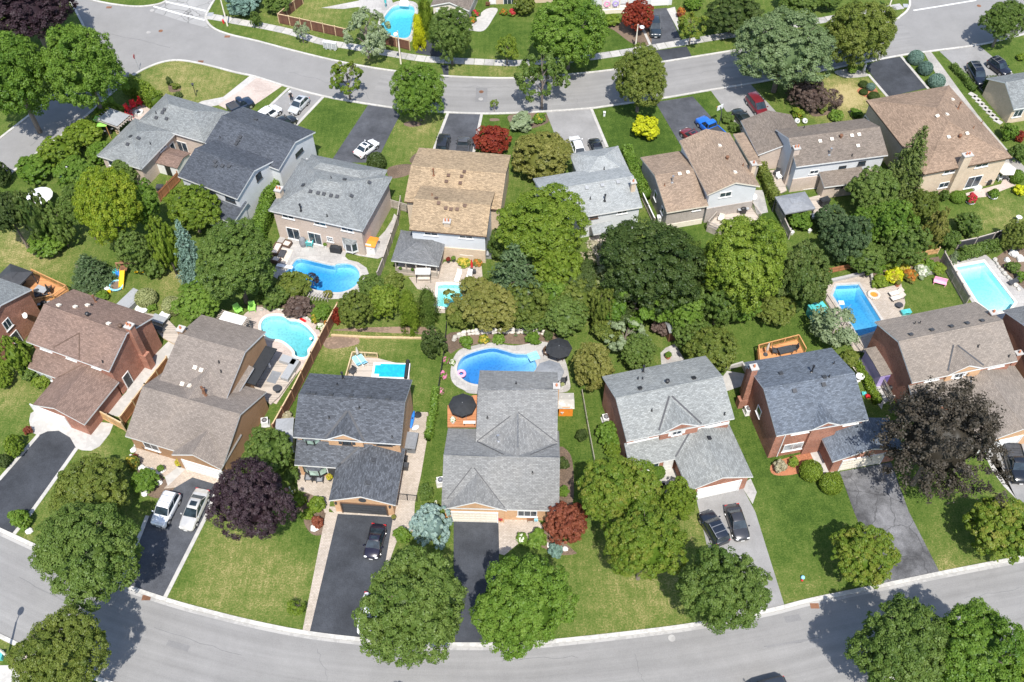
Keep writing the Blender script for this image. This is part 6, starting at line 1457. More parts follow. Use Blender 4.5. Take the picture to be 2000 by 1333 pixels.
for q, fl, lb in (((930, 26), 'f_red', 'red flowers along the curved walk'), ((922, 40), 'f_orange', 'orange flowers by the pale garage'), ((984, 24), 'f_orange', 'orange flowers under the far brick window'), ((1000, 26), 'f_red', 'red flowers right of the far brick door')):
    T('small', 'green', q[0], q[1], 18, 14, lb, 'flowers', 'flower_plant', flower=fl)

# ================================================================ FENCES, WALLS, STONES
def fence(px, hgt, mat, post, label, cap=None, name='fence', span=2.4, bw=.15, gap=.012, cat='fence'):
    P = [Vector(p) for p in gpts(px)]; t = thing(name, label, cat, (P[0].x, P[0].y, 0)); o = P[0]
    for a, c in zip(P[:-1], P[1:]):
        L_ = (c-a).length; n = max(1, round(L_/span)); d = (c-a)/L_; rz = math.atan2(d.y, d.x)
        for k in range(n):
            p0, p1 = a+d*(L_*k/n)-o, a+d*(L_*(k+1)/n)-o; b = MB(); m = int((p1-p0).length/bw)
            for j in range(m):
                q = p0.lerp(p1, (j+.5)/m); b.box((q.x, q.y, hgt/2), ((p1-p0).length/m-gap, .025, hgt-.06-random.uniform(0, .03)), 0, rz)
            q = (p0+p1)/2; nn = Vector((-d.y, d.x))*.035
            for z in (.3, hgt-.25): b.box((q.x-nn.x, q.y-nn.y, z), ((p1-p0).length, .04, .09), 0, rz)
            b.build('panel', M[mat], t)
            if cap: b = MB(); b.box((q.x, q.y, hgt), ((p1-p0).length, .14, .05), 0, rz); b.build('top_rail', M[cap], t)
        for k in range(n+1):
            q = a+d*(L_*k/n)-o; b = MB(); b.box((q.x, q.y, (hgt+.1)/2), (.12, .12, hgt+.1), 0, rz); b.box((q.x, q.y, hgt+.12), (.16, .16, .05), 0, rz); b.build('post', M[post], t)
    return t
def wire(px, hgt, label, mat='grey', name='wire_fence', span=2.2, bars=None):
    P = [Vector(p) for p in gpts(px)]; t = thing(name, label, 'fence', (P[0].x, P[0].y, 0)); o = P[0]
    for a, c in zip(P[:-1], P[1:]):
        L_ = (c-a).length; n = max(1, round(L_/span)); d = (c-a)/L_; rz = math.atan2(d.y, d.x)
        for k in range(n+1):
            q = a+d*(L_*k/n)-o; b = MB(); b.cyl((q.x, q.y, 0), (q.x, q.y, hgt+.05), .04, .04, 6); b.build('post', M[mat], t)
        q0, q1 = a-o, c-o; b = MB(); b.cyl((q0.x, q0.y, hgt), (q1.x, q1.y, hgt), .035, .035, 6); b.build('top_rail', M[mat], t)
        b = MB(); m = int(L_/(bars or .3))
        for j in range(m):
            q = q0.lerp(q1, (j+.5)/m); b.cyl((q.x, q.y, .03), (q.x, q.y, hgt), .011, .011, 3, 0, False)
        for z in ([.1] if bars else [.1, .4, .7]): b.cyl((q0.x, q0.y, min(z, hgt-.1)), (q1.x, q1.y, min(z, hgt-.1)), .01, .01, 3, 0, False)
        b.build('mesh_panel', M[mat], t)
    return t
fence([(592, 8), (546, 46), (610, 60), (680, 76)], 1.8, 'wood_brown', 'post_pale', 'dark brown board fence with pale posts round the far back lawn', 'post_pale')
fence([(750, 87), (801, 99)], 1.8, 'wood_brown', 'post_pale', 'short dark brown board fence below the far pool', 'post_pale')
fence([(538, 850), (575, 783), (612, 710), (642, 652), (663, 614)], 2.1, 'wood_brown', 'post_brown', 'brown board fence between the turquoise pool garden and the dark slate house', 'post_pale')
fence([(243, 832), (291, 768), (333, 715)], 1.8, 'wood_red', 'post_pale', 'cedar board fence between the brown roof and the taupe roof', 'post_pale')
fence([(190, 813), (246, 843)], 1.8, 'wood_fresh', 'post_pale', 'fresh cedar fence panel across the concrete side walk', 'post_pale')
fence([(784, 402), (778, 440), (766, 475), (750, 522), (739, 550)], 1.7, 'wood_grey', 'post_grey', 'weathered fence between the tan brick house and the split level house', 'post_grey')
fence([(760, 405), (802, 417)], 1.5, 'wood_grey', 'post_grey', 'weathered gate fence behind the tan roof', 'post_grey')
fence([(1836, 512), (1858, 552), (1884, 598)], 1.9, 'wood_grey', 'post_grey', 'weathered board fence between the two right hand pools', 'post_grey', bw=.2, gap=.05)
fence([(1866, 489), (1900, 482), (1935, 472), (1970, 461)], 1.7, 'charcoal', 'post_grey', 'dark board fence with pale posts above the clipped hedge', 'post_grey', bw=.3, gap=.02)
fence([(1612, 536), (1660, 526), (1702, 517)], 1.1, 'wood_red', 'post_brown', 'low reddish board fence left of the raised bed')
fence([(1702, 517), (1770, 506), (1830, 496)], 1.1, 'wood_fresh', 'post_pale', 'low pale board fence behind the raised bed')
fence([(1252, 388), (1277, 442)], 1.4, 'wood_grey', 'post_grey', 'pale fence left of the white gabled house', 'white')
fence([(1511, 407), (1527, 440), (1540, 468)], 1.5, 'wood_grey', 'post_grey', 'leaning weathered fence below the grey gazebo', 'post_grey')
fence([(1692, 700), (1715, 745), (1738, 790)], 1.6, 'wood_grey', 'post_grey', 'weathered fence between the blue roof and the lilac shed', bw=.2, gap=.05)
wire([(873, 640), (869, 690), (862, 735), (853, 792), (845, 850)], 1.2, 'black wire fence along the hydrangeas', 'black')
wire([(1136, 772), (1146, 830), (1160, 906)], 1.1, 'pale topped wire fence beside the grey roofed brick house', 'post_grey')
wire([(1611, 588), (1645, 640), (1682, 692)], 1.2, 'black iron fence along the rectangular pool', 'black', 'iron_fence', bars=.2)
wire([(776, 976), (796, 978), (815, 980)], 1.3, 'black iron gate across the beige paver walk', 'black', 'iron_gate', bars=.14)
def rock(px, py, r, label=None, mat='stone', parent=None, o=None, group=None, flat=.6):
    p = G(px, py, 0); b = MB(); b.sph((0, 0, r*flat*.55), (r, r*random.uniform(.65, .95), r*flat), 7, 5, 0, .2)
    ob = b.build('boulder' if parent is None else 'stone', M[mat], parent); ob.location = (p.x-(o.x if o else 0), p.y-(o.y if o else 0), 0); ob.rotation_euler.z = random.uniform(0, 3)
    if parent is None: tag(ob, label, 'boulder', group)
    return ob
def stonewall(px, label, r=.34, mat='stone', name='stone_wall', rows=1):
    P = [Vector(p) for p in gpts(smooth2(px, 4, False))]; o = G(*px[0]); t = thing(name, label, 'wall', o); cum = [0]
    for a, c in zip(P[:-1], P[1:]): cum.append(cum[-1]+(c-a).length)
    s = r
    while s < cum[-1]:
        q, nn = atlen(P, cum, s); k = r*random.uniform(.75, 1.2)
        for j in range(rows):
            b = MB(); b.sph((0, 0, 0), (k, k*.75, k*.62), 6, 4, 0, .16); ob = b.build('stone', M[mat], t, loc=(q.x-o.x+random.uniform(-.08, .08), q.y-o.y+j*.12, k*.45+j*.36)); ob.rotation_euler.z = math.atan2(nn.y, nn.x)+1.57
        s += k*1.75
    return t
stonewall([(884, 668), (905, 656), (940, 652), (985, 651), (1030, 651), (1066, 654)], 'rough stone wall behind the deep blue pool', .36, rows=2)
stonewall([(507, 607), (545, 606), (585, 616), (612, 632)], 'pale stone edging behind the turquoise pool', .26)
stonewall([(1940, 505), (1952, 525), (1972, 548), (1992, 570)], 'boulder edging of the rockery at the pale pool', .4)
for (x, y, r), lb in zip([(268, 868, .38), (262, 880, .45), (256, 895, .42), (262, 909, .5), (274, 914, .5), (286, 918, .42), (296, 920, .38), (306, 927, .45), (318, 920, .42), (312, 944, .4)],
    ['topmost, nearest the porch eave', 'second from the porch eave', 'leftmost, by the yellowish shrub', 'fourth from the porch eave', 'fifth from the porch eave', 'sixth from the porch eave', 'seventh, below the black porch chairs', 'third from the driveway', 'beside the white round planter', 'lowest, by the dark driveway']):
    rock(x, y, r, 'pale boulder of the porch terrace row, '+lb, 'stone_white', group='pale boulders round the porch terrace')
for x, y, r, lb in ((617, 1032, .6, 'white rock beside the rust coloured shrub'), (283, 965, .45, 'flat pale slab rock on the lawn bed'), (58, 1038, .42, 'pinkish rock at the foot of the black rounded driveway'), (1072, 1067, .35, 'small pale rock left under the rust red maple'), (1104, 1073, .35, 'small pale rock right under the rust red maple'),
                    (1978, 497, .8, 'large pale boulder top of the rockery'), (1992, 508, .7, 'pale boulder right in the rockery'), (1966, 510, .5, 'small boulder left in the rockery'), (1012, 233, .5, 'pale boulder in the street rock garden'), (1030, 243, .4, 'grey boulder in the street rock garden')):
    rock(x, y, r, lb, 'stone_white')
def lowwall(px, w, hgt, mat, label, name='low_wall', cat='wall'):
    P = gpts(px); o = G(*px[0]); t = MB(); strip([(x-o.x, y-o.y) for x, y in P], w, 0, hgt, t, 0, 0, False, True)
    return tag(t.build(name, M[mat], None, loc=o), label, cat)
lowwall([(1700, 552), (1842, 532)], .3, .55, 'concrete_grey', 'grey stone front wall of the raised bed', 'retaining_wall'); lowwall([(1697, 532), (1703, 553)], .3, .6, 'stone', 'short left end wall of the raised bed', 'retaining_wall')
lowwall([(1620, 552), (1698, 534)], .35, .5, 'concrete_grey', 'grey wall behind the rectangular pool', 'retaining_wall'); lowwall([(647, 656), (720, 660), (835, 662)], .25, .2, 'post_pale', 'timber edging of the bare soil bed', 'timber_edging')
lowwall([(1416, 724), (1448, 714), (1462, 738)], .25, .7, 'concrete', 'concrete planter wall between two brick houses', 'planter_wall')
# stepping stones along the blue grey bungalow
sp = thing('stepping_path', 'ladder of pale paving slabs beside the ivy hedge', 'path', G(1898, 184))
for k in range(8):
    a = G(1900+7*k, 186+7.4*k); b = MB(); b.box((0, 0, .03), (1.25, .8, .08), 0, -.9); b.build('slab', M['concrete'], sp, loc=a-G(1898, 184))
# raised bed soil
surf('planting_bed', [(1704, 548), (1836, 529), (1832, 505), (1700, 528)], 'mulch', .35, label='dark soil of the raised bed')

# ================================================================ FURNITURE AND YARD THINGS
def at(px, py, z=0.0): return G(px, py, z)
def box_th(name, label, cat, px, py, d, mat, rz=0, z=0.0, group=None):
    t = thing(name, label, cat, at(px, py, z), rz, group); b = MB(); w, l, h = d; x, y = w/2, l/2
    if cat in ('bench', 'sofa'):
        for sx in (-1, 1): b.box((sx*x*.85, 0, h*.42) if w > l else (0, sx*y*.85, h*.42), (.1, l*.9, h*.84) if w > l else (w*.9, .1, h*.84))
        b.build('frame', M['charcoal' if mat != 'charcoal' else 'grey'], t); b = MB(); n = 4
        for k in range(n): b.box((0, -y+l*(k+.5)/n, h) if w > l else (-x+w*(k+.5)/n, 0, h), (w, l/n-.02, .06) if w > l else (w/n-.02, l, .06))
        b.build('seat', M[mat], t)
        if cat == 'sofa': b = MB(); b.box((0, y, h*1.3), (w, .14, h*.7)); b.build('backrest', M[mat], t)
    elif cat in ('kayak', 'float', 'tarp', 'cover', 'toys', 'chairs'):
        b.sph((0, 0, h*.5), (x, y, h*.5), 12, 7, 0, .06 if cat != 'kayak' else 0); b.build('body', M[mat], t, True); b = MB()
        if cat == 'kayak': b.sph((0, 0, h*.82), (x*.5, y*.25, h*.2), 10, 5); b.build('cockpit', M['black'], t)
        else: b.sph((x*.4, -y*.3, h*.55), (x*.5, y*.5, h*.42), 8, 5, 0, .1); b.build('fold', M[mat], t)
    elif h < .15 or cat in ('step', 'pool steps'):
        b.box((0, 0, h/2), d)
        if cat == 'pool steps': b.box((0, l*.12, h*1.4), (w*.9, l*.6, h)); b.box((0, l*.25, h*2.2), (w*.8, l*.3, h))
        b.build('body', M[mat], t)
    elif cat == 'toy':
        b.box((0, 0, h*.3), (w, l, h*.6)); b.build('body', M[mat], t); b = MB(); b.sph((0, 0, h*.62), (x*.75, y*.75, h*.4), 8, 5); b.build('top', M[mat], t)
        b = MB(); [b.cyl((sx*x, sy*y*.6, .1), (sx*(x+.06), sy*y*.6, .1), .1, .1, 8) for sx in (-1, 1) for sy in (-1, 1)]; b.build('wheels', M['black'], t)
    else:                                   # chest, bin, cabinet: tapered case, overhanging lid, handle
        k = .9; q = [(-x*k, -y*k, 0), (x*k, -y*k, 0), (x*k, y*k, 0), (-x*k, y*k, 0), (-x, -y, h*.9), (x, -y, h*.9), (x, y, h*.9), (-x, y, h*.9)]
        for f in ((0, 1, 5, 4), (1, 2, 6, 5), (2, 3, 7, 6), (3, 0, 4, 7)): b.poly([q[i] for i in f])
        b.build('body', M[mat], t); b = MB(); b.box((0, 0, h*.93), (w+.06, l+.06, h*.08)); b.poly([(-x, -y, h*.97), (x, -y, h*.97), (x*.7, y*.7, h*1.04), (-x*.7, y*.7, h*1.04)]); b.box((0, 0, h), (w*.8, l*.8, h*.07)); b.build('lid', M[mat], t)
        b = MB(); b.box((0, -y-.05, h*.8), (w*.4, .05, .06)); b.build('handle', M['black'], t)
    return t
def parasol(px, py, r, hgt, mat, label, n=8, closed=False, post='grey', base=0.0, hp=None):
    p = at(px, py, hgt+base) if hp is None else at(*hp); t = thing('parasol', label, 'parasol', (p.x, p.y, base)); b = MB(); b.cyl((0, 0, 0), (0, 0, hgt+(.1 if not closed else -.2)), .035, .035, 8); b.build('pole', M[post], t)
    b = MB(); b.cyl((0, 0, 0), (0, 0, .09), .3, .28, 12); b.build('base', M['charcoal'], t); b = MB()
    if closed: b.lathe((0, 0, 0), [(.05, hgt*.4), (.17, hgt*.45), (.16, hgt*.7), (.06, hgt), (.01, hgt+.1)], 8)
    else:
        for k in range(n):
            a0, a1 = 6.2832*k/n, 6.2832*(k+1)/n; R0 = [(.0, hgt+.05), (r*.5, hgt-.14), (r, hgt-.42)]
            for (ra, za), (rb, zb) in zip(R0[:-1], R0[1:]):
                q = [(rb*math.cos(a0), rb*math.sin(a0), zb), (rb*math.cos(a1), rb*math.sin(a1), zb), (ra*math.cos(a1), ra*math.sin(a1), za), (ra*math.cos(a0), ra*math.sin(a0), za)]
                b.poly(q if ra > 0 else q[:3])
            b.poly([(r*math.cos(a0), r*math.sin(a0), hgt-.42), (r*math.cos(a0), r*math.sin(a0), hgt-.55), (r*math.cos(a1), r*math.sin(a1), hgt-.55), (r*math.cos(a1), r*math.sin(a1), hgt-.42)])
    b.build('canopy', M[mat], t)
    if not closed:
        b = MB()
        for k in range(n):
            a = 6.2832*k/n; b.cyl((0, 0, hgt-.02), (r*math.cos(a), r*math.sin(a), hgt-.46), .012, .012, 4)
        b.build('ribs', M[post], t)
    return t
def lounger(px, py, rz, mat, label, group=None, frame='white', z=0.0, l=1.9, w=.62):
    t = thing('sun_lounger', label, 'sun lounger', at(px, py, z), rz, group); b = MB()
    b.box((0, -w/2, .3), (l, .04, .05)); b.box((0, w/2, .3), (l, .04, .05)); b.box((-l/2, 0, .3), (.04, w, .05)); b.build('frame', M[frame], t)
    for x in (-l*.4, l*.4):
        for y in (-w*.45, w*.45): b = MB(); b.box((x, y, .15), (.045, .045, .3)); b.build('leg', M[frame], t)
    b = MB(); b.box((-l*.17, 0, .34), (l*.64, w*.94, .06)); b.build('seat', M[mat], t)
    b = MB(); b.box((l*.31, 0, .5), (l*.4, w*.94, .06), 0, M=Matrix.Rotation(-.75, 3, 'Y')); b.build('backrest', M[mat], t); return t
def chair(px, py, rz, mat, label, group=None, z=0.0, kind='patio', sc=1.0, cush=None):
    t = thing('garden_chair', label, 'chair', at(px, py, z), rz, group); t.scale = (sc,)*3; w = .62
    b = MB(); b.box((0, 0, .38), (.6, w, .07)); b.build('seat', M[mat], t)
    b = MB(); b.box((.33, 0, .68), (.08, w, .68), 0, M=Matrix.Rotation(.28, 3, 'Y')); b.build('backrest', M[mat], t)
    for y in (-w/2, w/2): b = MB(); b.box((0, y, .58), (.66, .12, .05)); b.build('armrest', M[mat], t)
    for x in (-.26, .26):
        for y in (-w/2, w/2): b = MB(); b.box((x, y, .28), (.06, .06, .56)); b.build('leg', M[mat], t)
    if cush: b = MB(); b.box((-.02, 0, .46), (.52, .5, .1)); b.build('cushion', M[cush], t)
    return t
def table(px, py, w, d, mat, label, rz=0, z=0.0, h=.72, rnd=False, group=None, leg=None):
    t = thing('garden_table', label, 'table', at(px, py, z), rz, group); b = MB()
    if rnd: b.cyl((0, 0, h-.05), (0, 0, h), w/2, w/2, 18)
    else: b.box((0, 0, h-.025), (w, d, .05))
    b.build('tabletop', M[mat], t)
    if rnd: b = MB(); b.cyl((0, 0, 0), (0, 0, h-.05), .06, .05, 8); b.cyl((0, 0, 0), (0, 0, .05), w*.3, w*.25, 12); b.build('pedestal', M[leg or mat], t)
    else:
        for x in (-w*.42, w*.42):
            for y in (-d*.42, d*.42): b = MB(); b.box((x, y, (h-.05)/2), (.06, .06, h-.05)); b.build('leg', M[leg or mat], t)
    return t
def barbecue(px, py, rz, label, covered=False, z=0.0):
    t = thing('barbecue', label, 'barbecue', at(px, py, z), rz); b = MB()
    if covered: b.box((0, 0, .45), (1.5, .65, .9)); b.sph((0, 0, .9), (.6, .33, .3), 10, 6); b.build('cover', M['fabric_black'], t); return t
    b.box((0, 0, .45), (.75, .5, .7)); b.build('cabinet', M['black'], t); b = MB(); b.sph((0, 0, .85), (.42, .28, .3), 10, 6); b.build('lid', M['black'], t)
    b = MB(); b.box((.58, 0, .8), (.4, .45, .04)); b.build('side_shelf', M['grey'], t); b = MB(); b.box((-.58, 0, .8), (.4, .45, .04)); b.build('side_shelf', M['grey'], t); return t
def acunit(px, py, label):
    t = thing('air_conditioner', label, 'air conditioner', at(px, py), .2); b = MB(); b.box((0, 0, .05), (1.0, 1.0, .1)); b.build('pad', M['concrete'], t)
    b = MB(); b.box((0, 0, .48), (.78, .78, .76)); b.build('casing', M['white'], t); b = MB(); b.cyl((0, 0, .86), (0, 0, .9), .32, .32, 16); b.build('fan_grille', M['charcoal'], t)
    b = MB()
    for k in range(4): b.box((0, 0, .92), (.62, .06, .02), 0, k*.785)
    b.cyl((0, 0, .9), (0, 0, .95), .1, .1, 8); b.build('fan_guard', M['silver'], t); return t
def planter(px, py, r, leaf, label, mat='charcoal', flower=None, z=0.0, h=.45):
    t = thing('planter', label, 'planter', at(px, py, z)); b = MB(); b.lathe((0, 0, 0), [(r*.7, 0), (r, h), (r*1.08, h), (r*.85, h-.04), (0, h-.05)], 12); b.build('pot', M[mat], t)
    f = link('plant', PROTO['small'][0], t, (0, 0, h+r*.7)); f.scale = (r*1.3, r*1.3, r*1.3); f.material_slots[0].link = 'OBJECT'; f.material_slots[0].material = M['l_'+leaf]
    if flower: f = link('blossom', PROTO['small'][1], t, (0, 0, h+r*.95)); f.scale = (r*1.2, r*1.2, r*1.2); f.material_slots[0].link = 'OBJECT'; f.material_slots[0].material = M['l_'+flower]
    return t
def deck(px, z, mat, label, rails=(), post='post_orange', name='deck', balus=True):
    P = gpts(px, z); o = G(*px[0], z); t = thing(name, label, 'deck', (o.x, o.y, 0)); b = MB(); b.slab([(x-o.x, y-o.y) for x, y in P], z-.18, z, 0, 1, True); b.build('boards', [M[mat], M[post]], t)
    b = MB(); b.slab([((x-o.x)*.97, (y-o.y)*.97) for x, y in P], 0, z-.18, 0); b.build('skirt', M[post], t)
    for i, j in rails:
        a, c = Vector(P[i])-o.xy, Vector(P[j])-o.xy; d = c-a; L_ = d.length; n = max(1, round(L_/1.6)); rz = math.atan2(d.y, d.x)
        for k in range(n+1): q = a+d*k/n; b = MB(); b.box((q.x, q.y, z+.5), (.1, .1, 1.0), 0, rz); b.build('rail_post', M[post], t)
        q = a+d/2; b = MB(); b.box((q.x, q.y, z+.98), (L_, .13, .05), 0, rz); b.box((q.x, q.y, z+.12), (L_, .05, .07), 0, rz); b.build('handrail', M[post], t)
        if balus:
            b = MB(); m = int(L_/.16)
            for k in range(m): q = a+d*(k+.5)/m; b.box((q.x, q.y, z+.52), (.035, .035, .85), 0, rz)
            b.build('balusters', M[post], t)
    return t
def gazebo(px, w, d, hgt, rise, mat, label, rz=0, post='charcoal', vent=True, name='gazebo', z=0.0, cat='gazebo'):
    p = at(*px, hgt); t = thing(name, label, cat, (p.x, p.y, 0), rz); b = MB(); e = .0
    A = [(-w/2, -d/2, hgt), (w/2, -d/2, hgt), (w/2, d/2, hgt), (-w/2, d/2, hgt)]; k = .28; Bq = [(x*k, y*k, hgt+rise*.72) for x, y, _ in A]
    for i in range(4):
        j = (i+1) % 4; b.poly([A[i], A[j], Bq[j], Bq[i]]); b.poly([(A[i][0], A[i][1], hgt-.2), (A[j][0], A[j][1], hgt-.2), A[j], A[i]])
    if not vent: b.poly(Bq)
    b.build('canopy', M[mat], t)
    if vent:
        b = MB(); C = [(x*k*1.25, y*k*1.25, hgt+rise*.72+.02) for x, y, _ in A]; ap = (0, 0, hgt+rise)
        for i in range(4): b.poly([C[i], C[(i+1) % 4], ap])
        b.build('vent_cap', M[mat], t)
    for x in (-w/2+.15, w/2-.15):
        for y in (-d/2+.15, d/2-.15): b = MB(); b.box((x, y, hgt/2), (.12, .12, hgt)); b.build('post', M[post], t)
    return t
def shed(px, w, d, hgt, rise, wall, roof, label, rz=0, door='white', ridge='x', name='shed'):
    p = at(*px); t = thing(name, label, 'shed', p, rz); b = MB(); b.box((0, 0, hgt/2), (w, d, hgt))
    if ridge == 'x':
        for sx in (-1, 1): b.poly([(sx*w/2, -d/2, hgt), (sx*w/2, d/2, hgt), (sx*w/2, 0, hgt+rise)][::sx])
    b.build('wall', M[wall], t); b = MB(); o = .15
    T_ = [[(-w/2-o, -d/2-o, hgt), (w/2+o, -d/2-o, hgt), (w/2+o, 0, hgt+rise), (-w/2-o, 0, hgt+rise)], [(w/2+o, d/2+o, hgt), (-w/2-o, d/2+o, hgt), (-w/2-o, 0, hgt+rise), (w/2+o, 0, hgt+rise)]]
    for q in T_: b.poly([(x, y, z+.06) for x, y, z in q]); b.poly([(x, y, z-.02) for x, y, z in q[::-1]]); b.poly([(q[0][0], q[0][1], q[0][2]-.02), (q[1][0], q[1][1], q[1][2]-.02), (q[1][0], q[1][1], q[1][2]+.06), (q[0][0], q[0][1], q[0][2]+.06)])
    for q in T_:
        for i, j in ((1, 2), (3, 0)): b.poly([(q[i][0], q[i][1], q[i][2]-.02), (q[j][0], q[j][1], q[j][2]-.02), (q[j][0], q[j][1], q[j][2]+.06), (q[i][0], q[i][1], q[i][2]+.06)])
    b.build('roof', M[roof], t); b = MB(); b.box((0, -d/2-.015, .95), (.9, .04, 1.8)); o_ = b.build('door', M[door], t); b = MB(); b.sph((.35, -d/2-.05, .95), .04, 6, 4); b.build('handle', M['black'], o_); return t
def lamp_post(px, top, label, hgt=6.2, arm=(0.0, 1.0), mat='cream'):
    p = at(*px); t = thing('street_lamp', label, 'street lamp', p); b = MB(); b.cyl((0, 0, 0), (0, 0, hgt), .14, .085, 10); b.build('pole', M[mat], t)
    b = MB(); b.cyl((0, 0, hgt-.05), (arm[0]*.7, arm[1]*.7, hgt+.15), .05, .045, 8); b.build('arm', M['silver'], t)
    b = MB(); c = Vector((arm[0]*1.05, arm[1]*1.05, hgt+.17)); b.sph(c, (.3+.18*abs(arm[0]), .3+.18*abs(arm[1]), .13), 10, 6); b.build('lamp_head', M['white'], t); return t
lamp_post((444.5, 51), None, 'pale street lamp by the side street corner', 6.4, (-.6, -.8)); lamp_post((783, 125), None, 'pale street lamp in front of the far pool', 6.0, (-.2, -1)); lamp_post((1240.5, 97), None, 'pale street lamp beside the far dark red maple', 4.6, (.5, -.9))
lamp_post((1732.5, 26), None, 'pale street lamp at the upper right corner kerb', 6.2, (.3, -.9)); lamp_post((16, 1284), None, 'pale street lamp at the bottom left corner', 6.2, (.1, 1))
# black lantern post, sign, hydrant, hoop, mailbox
t = thing('lantern_post', 'black lantern post on the corner lawn', 'lamp', at(383, 188)); b = MB(); b.cyl((0, 0, 0), (0, 0, 1.9), .06, .05, 8); b.build('post', M['black'], t); b = MB(); b.cyl((0, 0, 1.9), (0, 0, 2.25), .12, .2, 6); b.cyl((0, 0, 2.25), (0, 0, 2.45), .24, .03, 6); b.build('lantern', M['charcoal'], t)
t = thing('stop_sign', 'red stop sign at the corner of the two streets', 'sign', at(272, 137)); b = MB(); b.cyl((0, 0, 0), (0, 0, 2.9), .035, .035, 6); b.build('post', M['grey'], t)
b = MB(); b.cyl((-.05, 0, 2.5), (-.07, 0, 2.5), .4, .4, 8); b.build('face', M['red'], t)
fc = bpy.data.curves.new('lettering', 'FONT'); fc.body = 'STOP'; fc.size = .26; fc.align_x = 'CENTER'; fc.align_y = 'CENTER'; fc.extrude = .002; fc.materials.append(M['white'])
tmp = link('lettering', fc); lm = bpy.data.meshes.new_from_object(tmp.evaluated_get(bpy.context.evaluated_depsgraph_get())); bpy.data.objects.remove(tmp)
fo = link('lettering', lm, t, (-.08, 0, 2.5)); fo.rotation_euler = (math.pi/2, 0, -math.pi/2)
t = thing('fire_hydrant', 'small red fire hydrant beside the corner sidewalk', 'hydrant', at(437, 46)); b = MB(); b.cyl((0, 0, 0), (0, 0, .6), .14, .12, 10); b.sph((0, 0, .62), (.15, .15, .12), 10, 6); b.build('barrel', M['red'], t)
for a in (0, 1.57, 3.14): b = MB(); b.cyl((0, 0, .42), (.22*math.cos(a), .22*math.sin(a), .42), .07, .07, 8); b.build('outlet', M['red'], t)
t = thing('mailbox', 'white community mailbox cluster on the far boulevard', 'mailbox', at(646, 97), -.25)
for k in (-.75, 0, .75):
    b = MB(); b.box((k, 0, .85), (.7, .5, 1.2)); b.box((k, 0, .12), (.3, .3, .26)); o = b.build('cabinet', M['white'], t)
    b = MB()
    for i in range(2):
        for j in range(4): b.box((k-.16+.32*i, -.255, .42+.27*j), (.28, .02, .23))
    b.build('mail_slots', M['grey'], o)
t = thing('basketball_hoop', 'basketball hoop with white backboard beside the blue pickup', 'basketball hoop', at(1404, 247)); b = MB(); b.tube([(0, 0, 0), (0, 0, 2.6), (-.25, .3, 3.3)], .06); b.build('pole', M['charcoal'], t); b = MB(); b.box((-.3, .35, 3.2), (1.1, .06, .8), 0, .6); b.build('backboard', M['white'], t)
b = MB()
for k in range(12): b.cyl((-.55+.23*math.cos(k*.524), .65+.23*math.sin(k*.524), 3.0), (-.55+.23*math.cos((k+1)*.524), .65+.23*math.sin((k+1)*.524), 3.0), .015, .015, 4)
b.build('hoop', M['orange'], t)
box_th('utility_box', 'small white utility pedestal on the lawn by the pale driveway', 'utility box', 1180, 227, (.3, .3, .8), 'white'); box_th('utility_box', 'teal utility box beside the bottom left lamp', 'utility box', 0, 1284, (.9, .8, .7), 'teal')
for x, y, lb in ((1556, 240, 'white swan planter, left of the pair'), (1571, 240, 'white swan planter, right of the pair')):
    t = thing('swan_planter', lb, 'planter', at(x, y)); b = MB(); b.sph((0, 0, .35), (.4, .55, .32), 10, 6); b.build('body', M['white'], t); b = MB(); b.tube([(0, -.4, .4), (0, -.6, .8), (0, -.5, 1.05), (0, -.68, 1.0)], .08); b.build('neck', M['white'], t)
t = thing('statue', 'pale garden statue in the gravel oval', 'statue', at(1686, 142)); b = MB(); b.box((0, 0, .25), (.4, .4, .5)); b.build('plinth', M['stone'], t); b = MB(); b.lathe((0, 0, .5), [(.2, 0), (.16, .5), (.2, .8), (.07, .95), (.12, 1.08), (.02, 1.22)], 8); b.build('figure', M['stone_white'], t)
t = thing('bird_bath', 'white bird bath on the right back lawn', 'bird bath', at(1986, 433)); b = MB(); b.lathe((0, 0, 0), [(.25, 0), (.1, .1), (.08, .7), (.4, .85), (.36, .86), (0, .8)], 12); b.build('basin', M['white'], t)
t = thing('beach_ball', 'small blue and red toy on the lawn by the lower street', 'toy', at(1567, 1130)); b = MB(); b.sph((0, 0, .22), .22, 10, 8); b.build('ball', M['skyblue'], t); b = MB(); b.sph((-.1, -.28, .12), .13, 8, 6); b.build('knob', M['red'], t)
# manholes and drains
def disc(name, px, py, r, mat, label, sq=False):
    b = MB(); p = at(px, py)
    if sq: b.box((0, 0, .01), (r*2.2, r*1.4, .04))
    else: b.cyl((0, 0, 0), (0, 0, .025), r, r, 16)
    for k in range(3): b.box((0, -r*.5+r*.5*k, .032), (r*1.2, r*.12, .012), 0)
    o = b.build(name, M[mat], loc=(p.x, p.y, .008)); tag(o, label, 'manhole cover' if not sq else 'storm drain')
for k, (x, y, lb) in enumerate([(290, 64, 'grey manhole cover in the street junction, left one'), (314, 61, 'dark manhole cover in the street junction, right one'), (297, 21, 'manhole cover in the side street mouth'), (940, 180, 'manhole cover in the north street, upper of two'), (939, 194, 'manhole cover in the north street, lower of two'), (1912, 12, 'manhole cover at the top right of the street'), (1312, 1247, 'small pale cover in the lower street')]):
    disc('manhole_cover', x, y, .36, 'rust' if k % 2 else 'concrete_grey', lb)
for x, y, lb in ((213, 15, 'storm drain at the top left kerb'), (444, 72, 'storm drain by the corner lamp'), (392, 121, 'storm drain by the corner lawn kerb'), (286, 1168, 'rusty storm drain below the two silver cars'), (1591, 1184, 'rusty storm drain in the shade of the big street tree')): disc('storm_drain', x, y, .4, 'rust', lb, True)

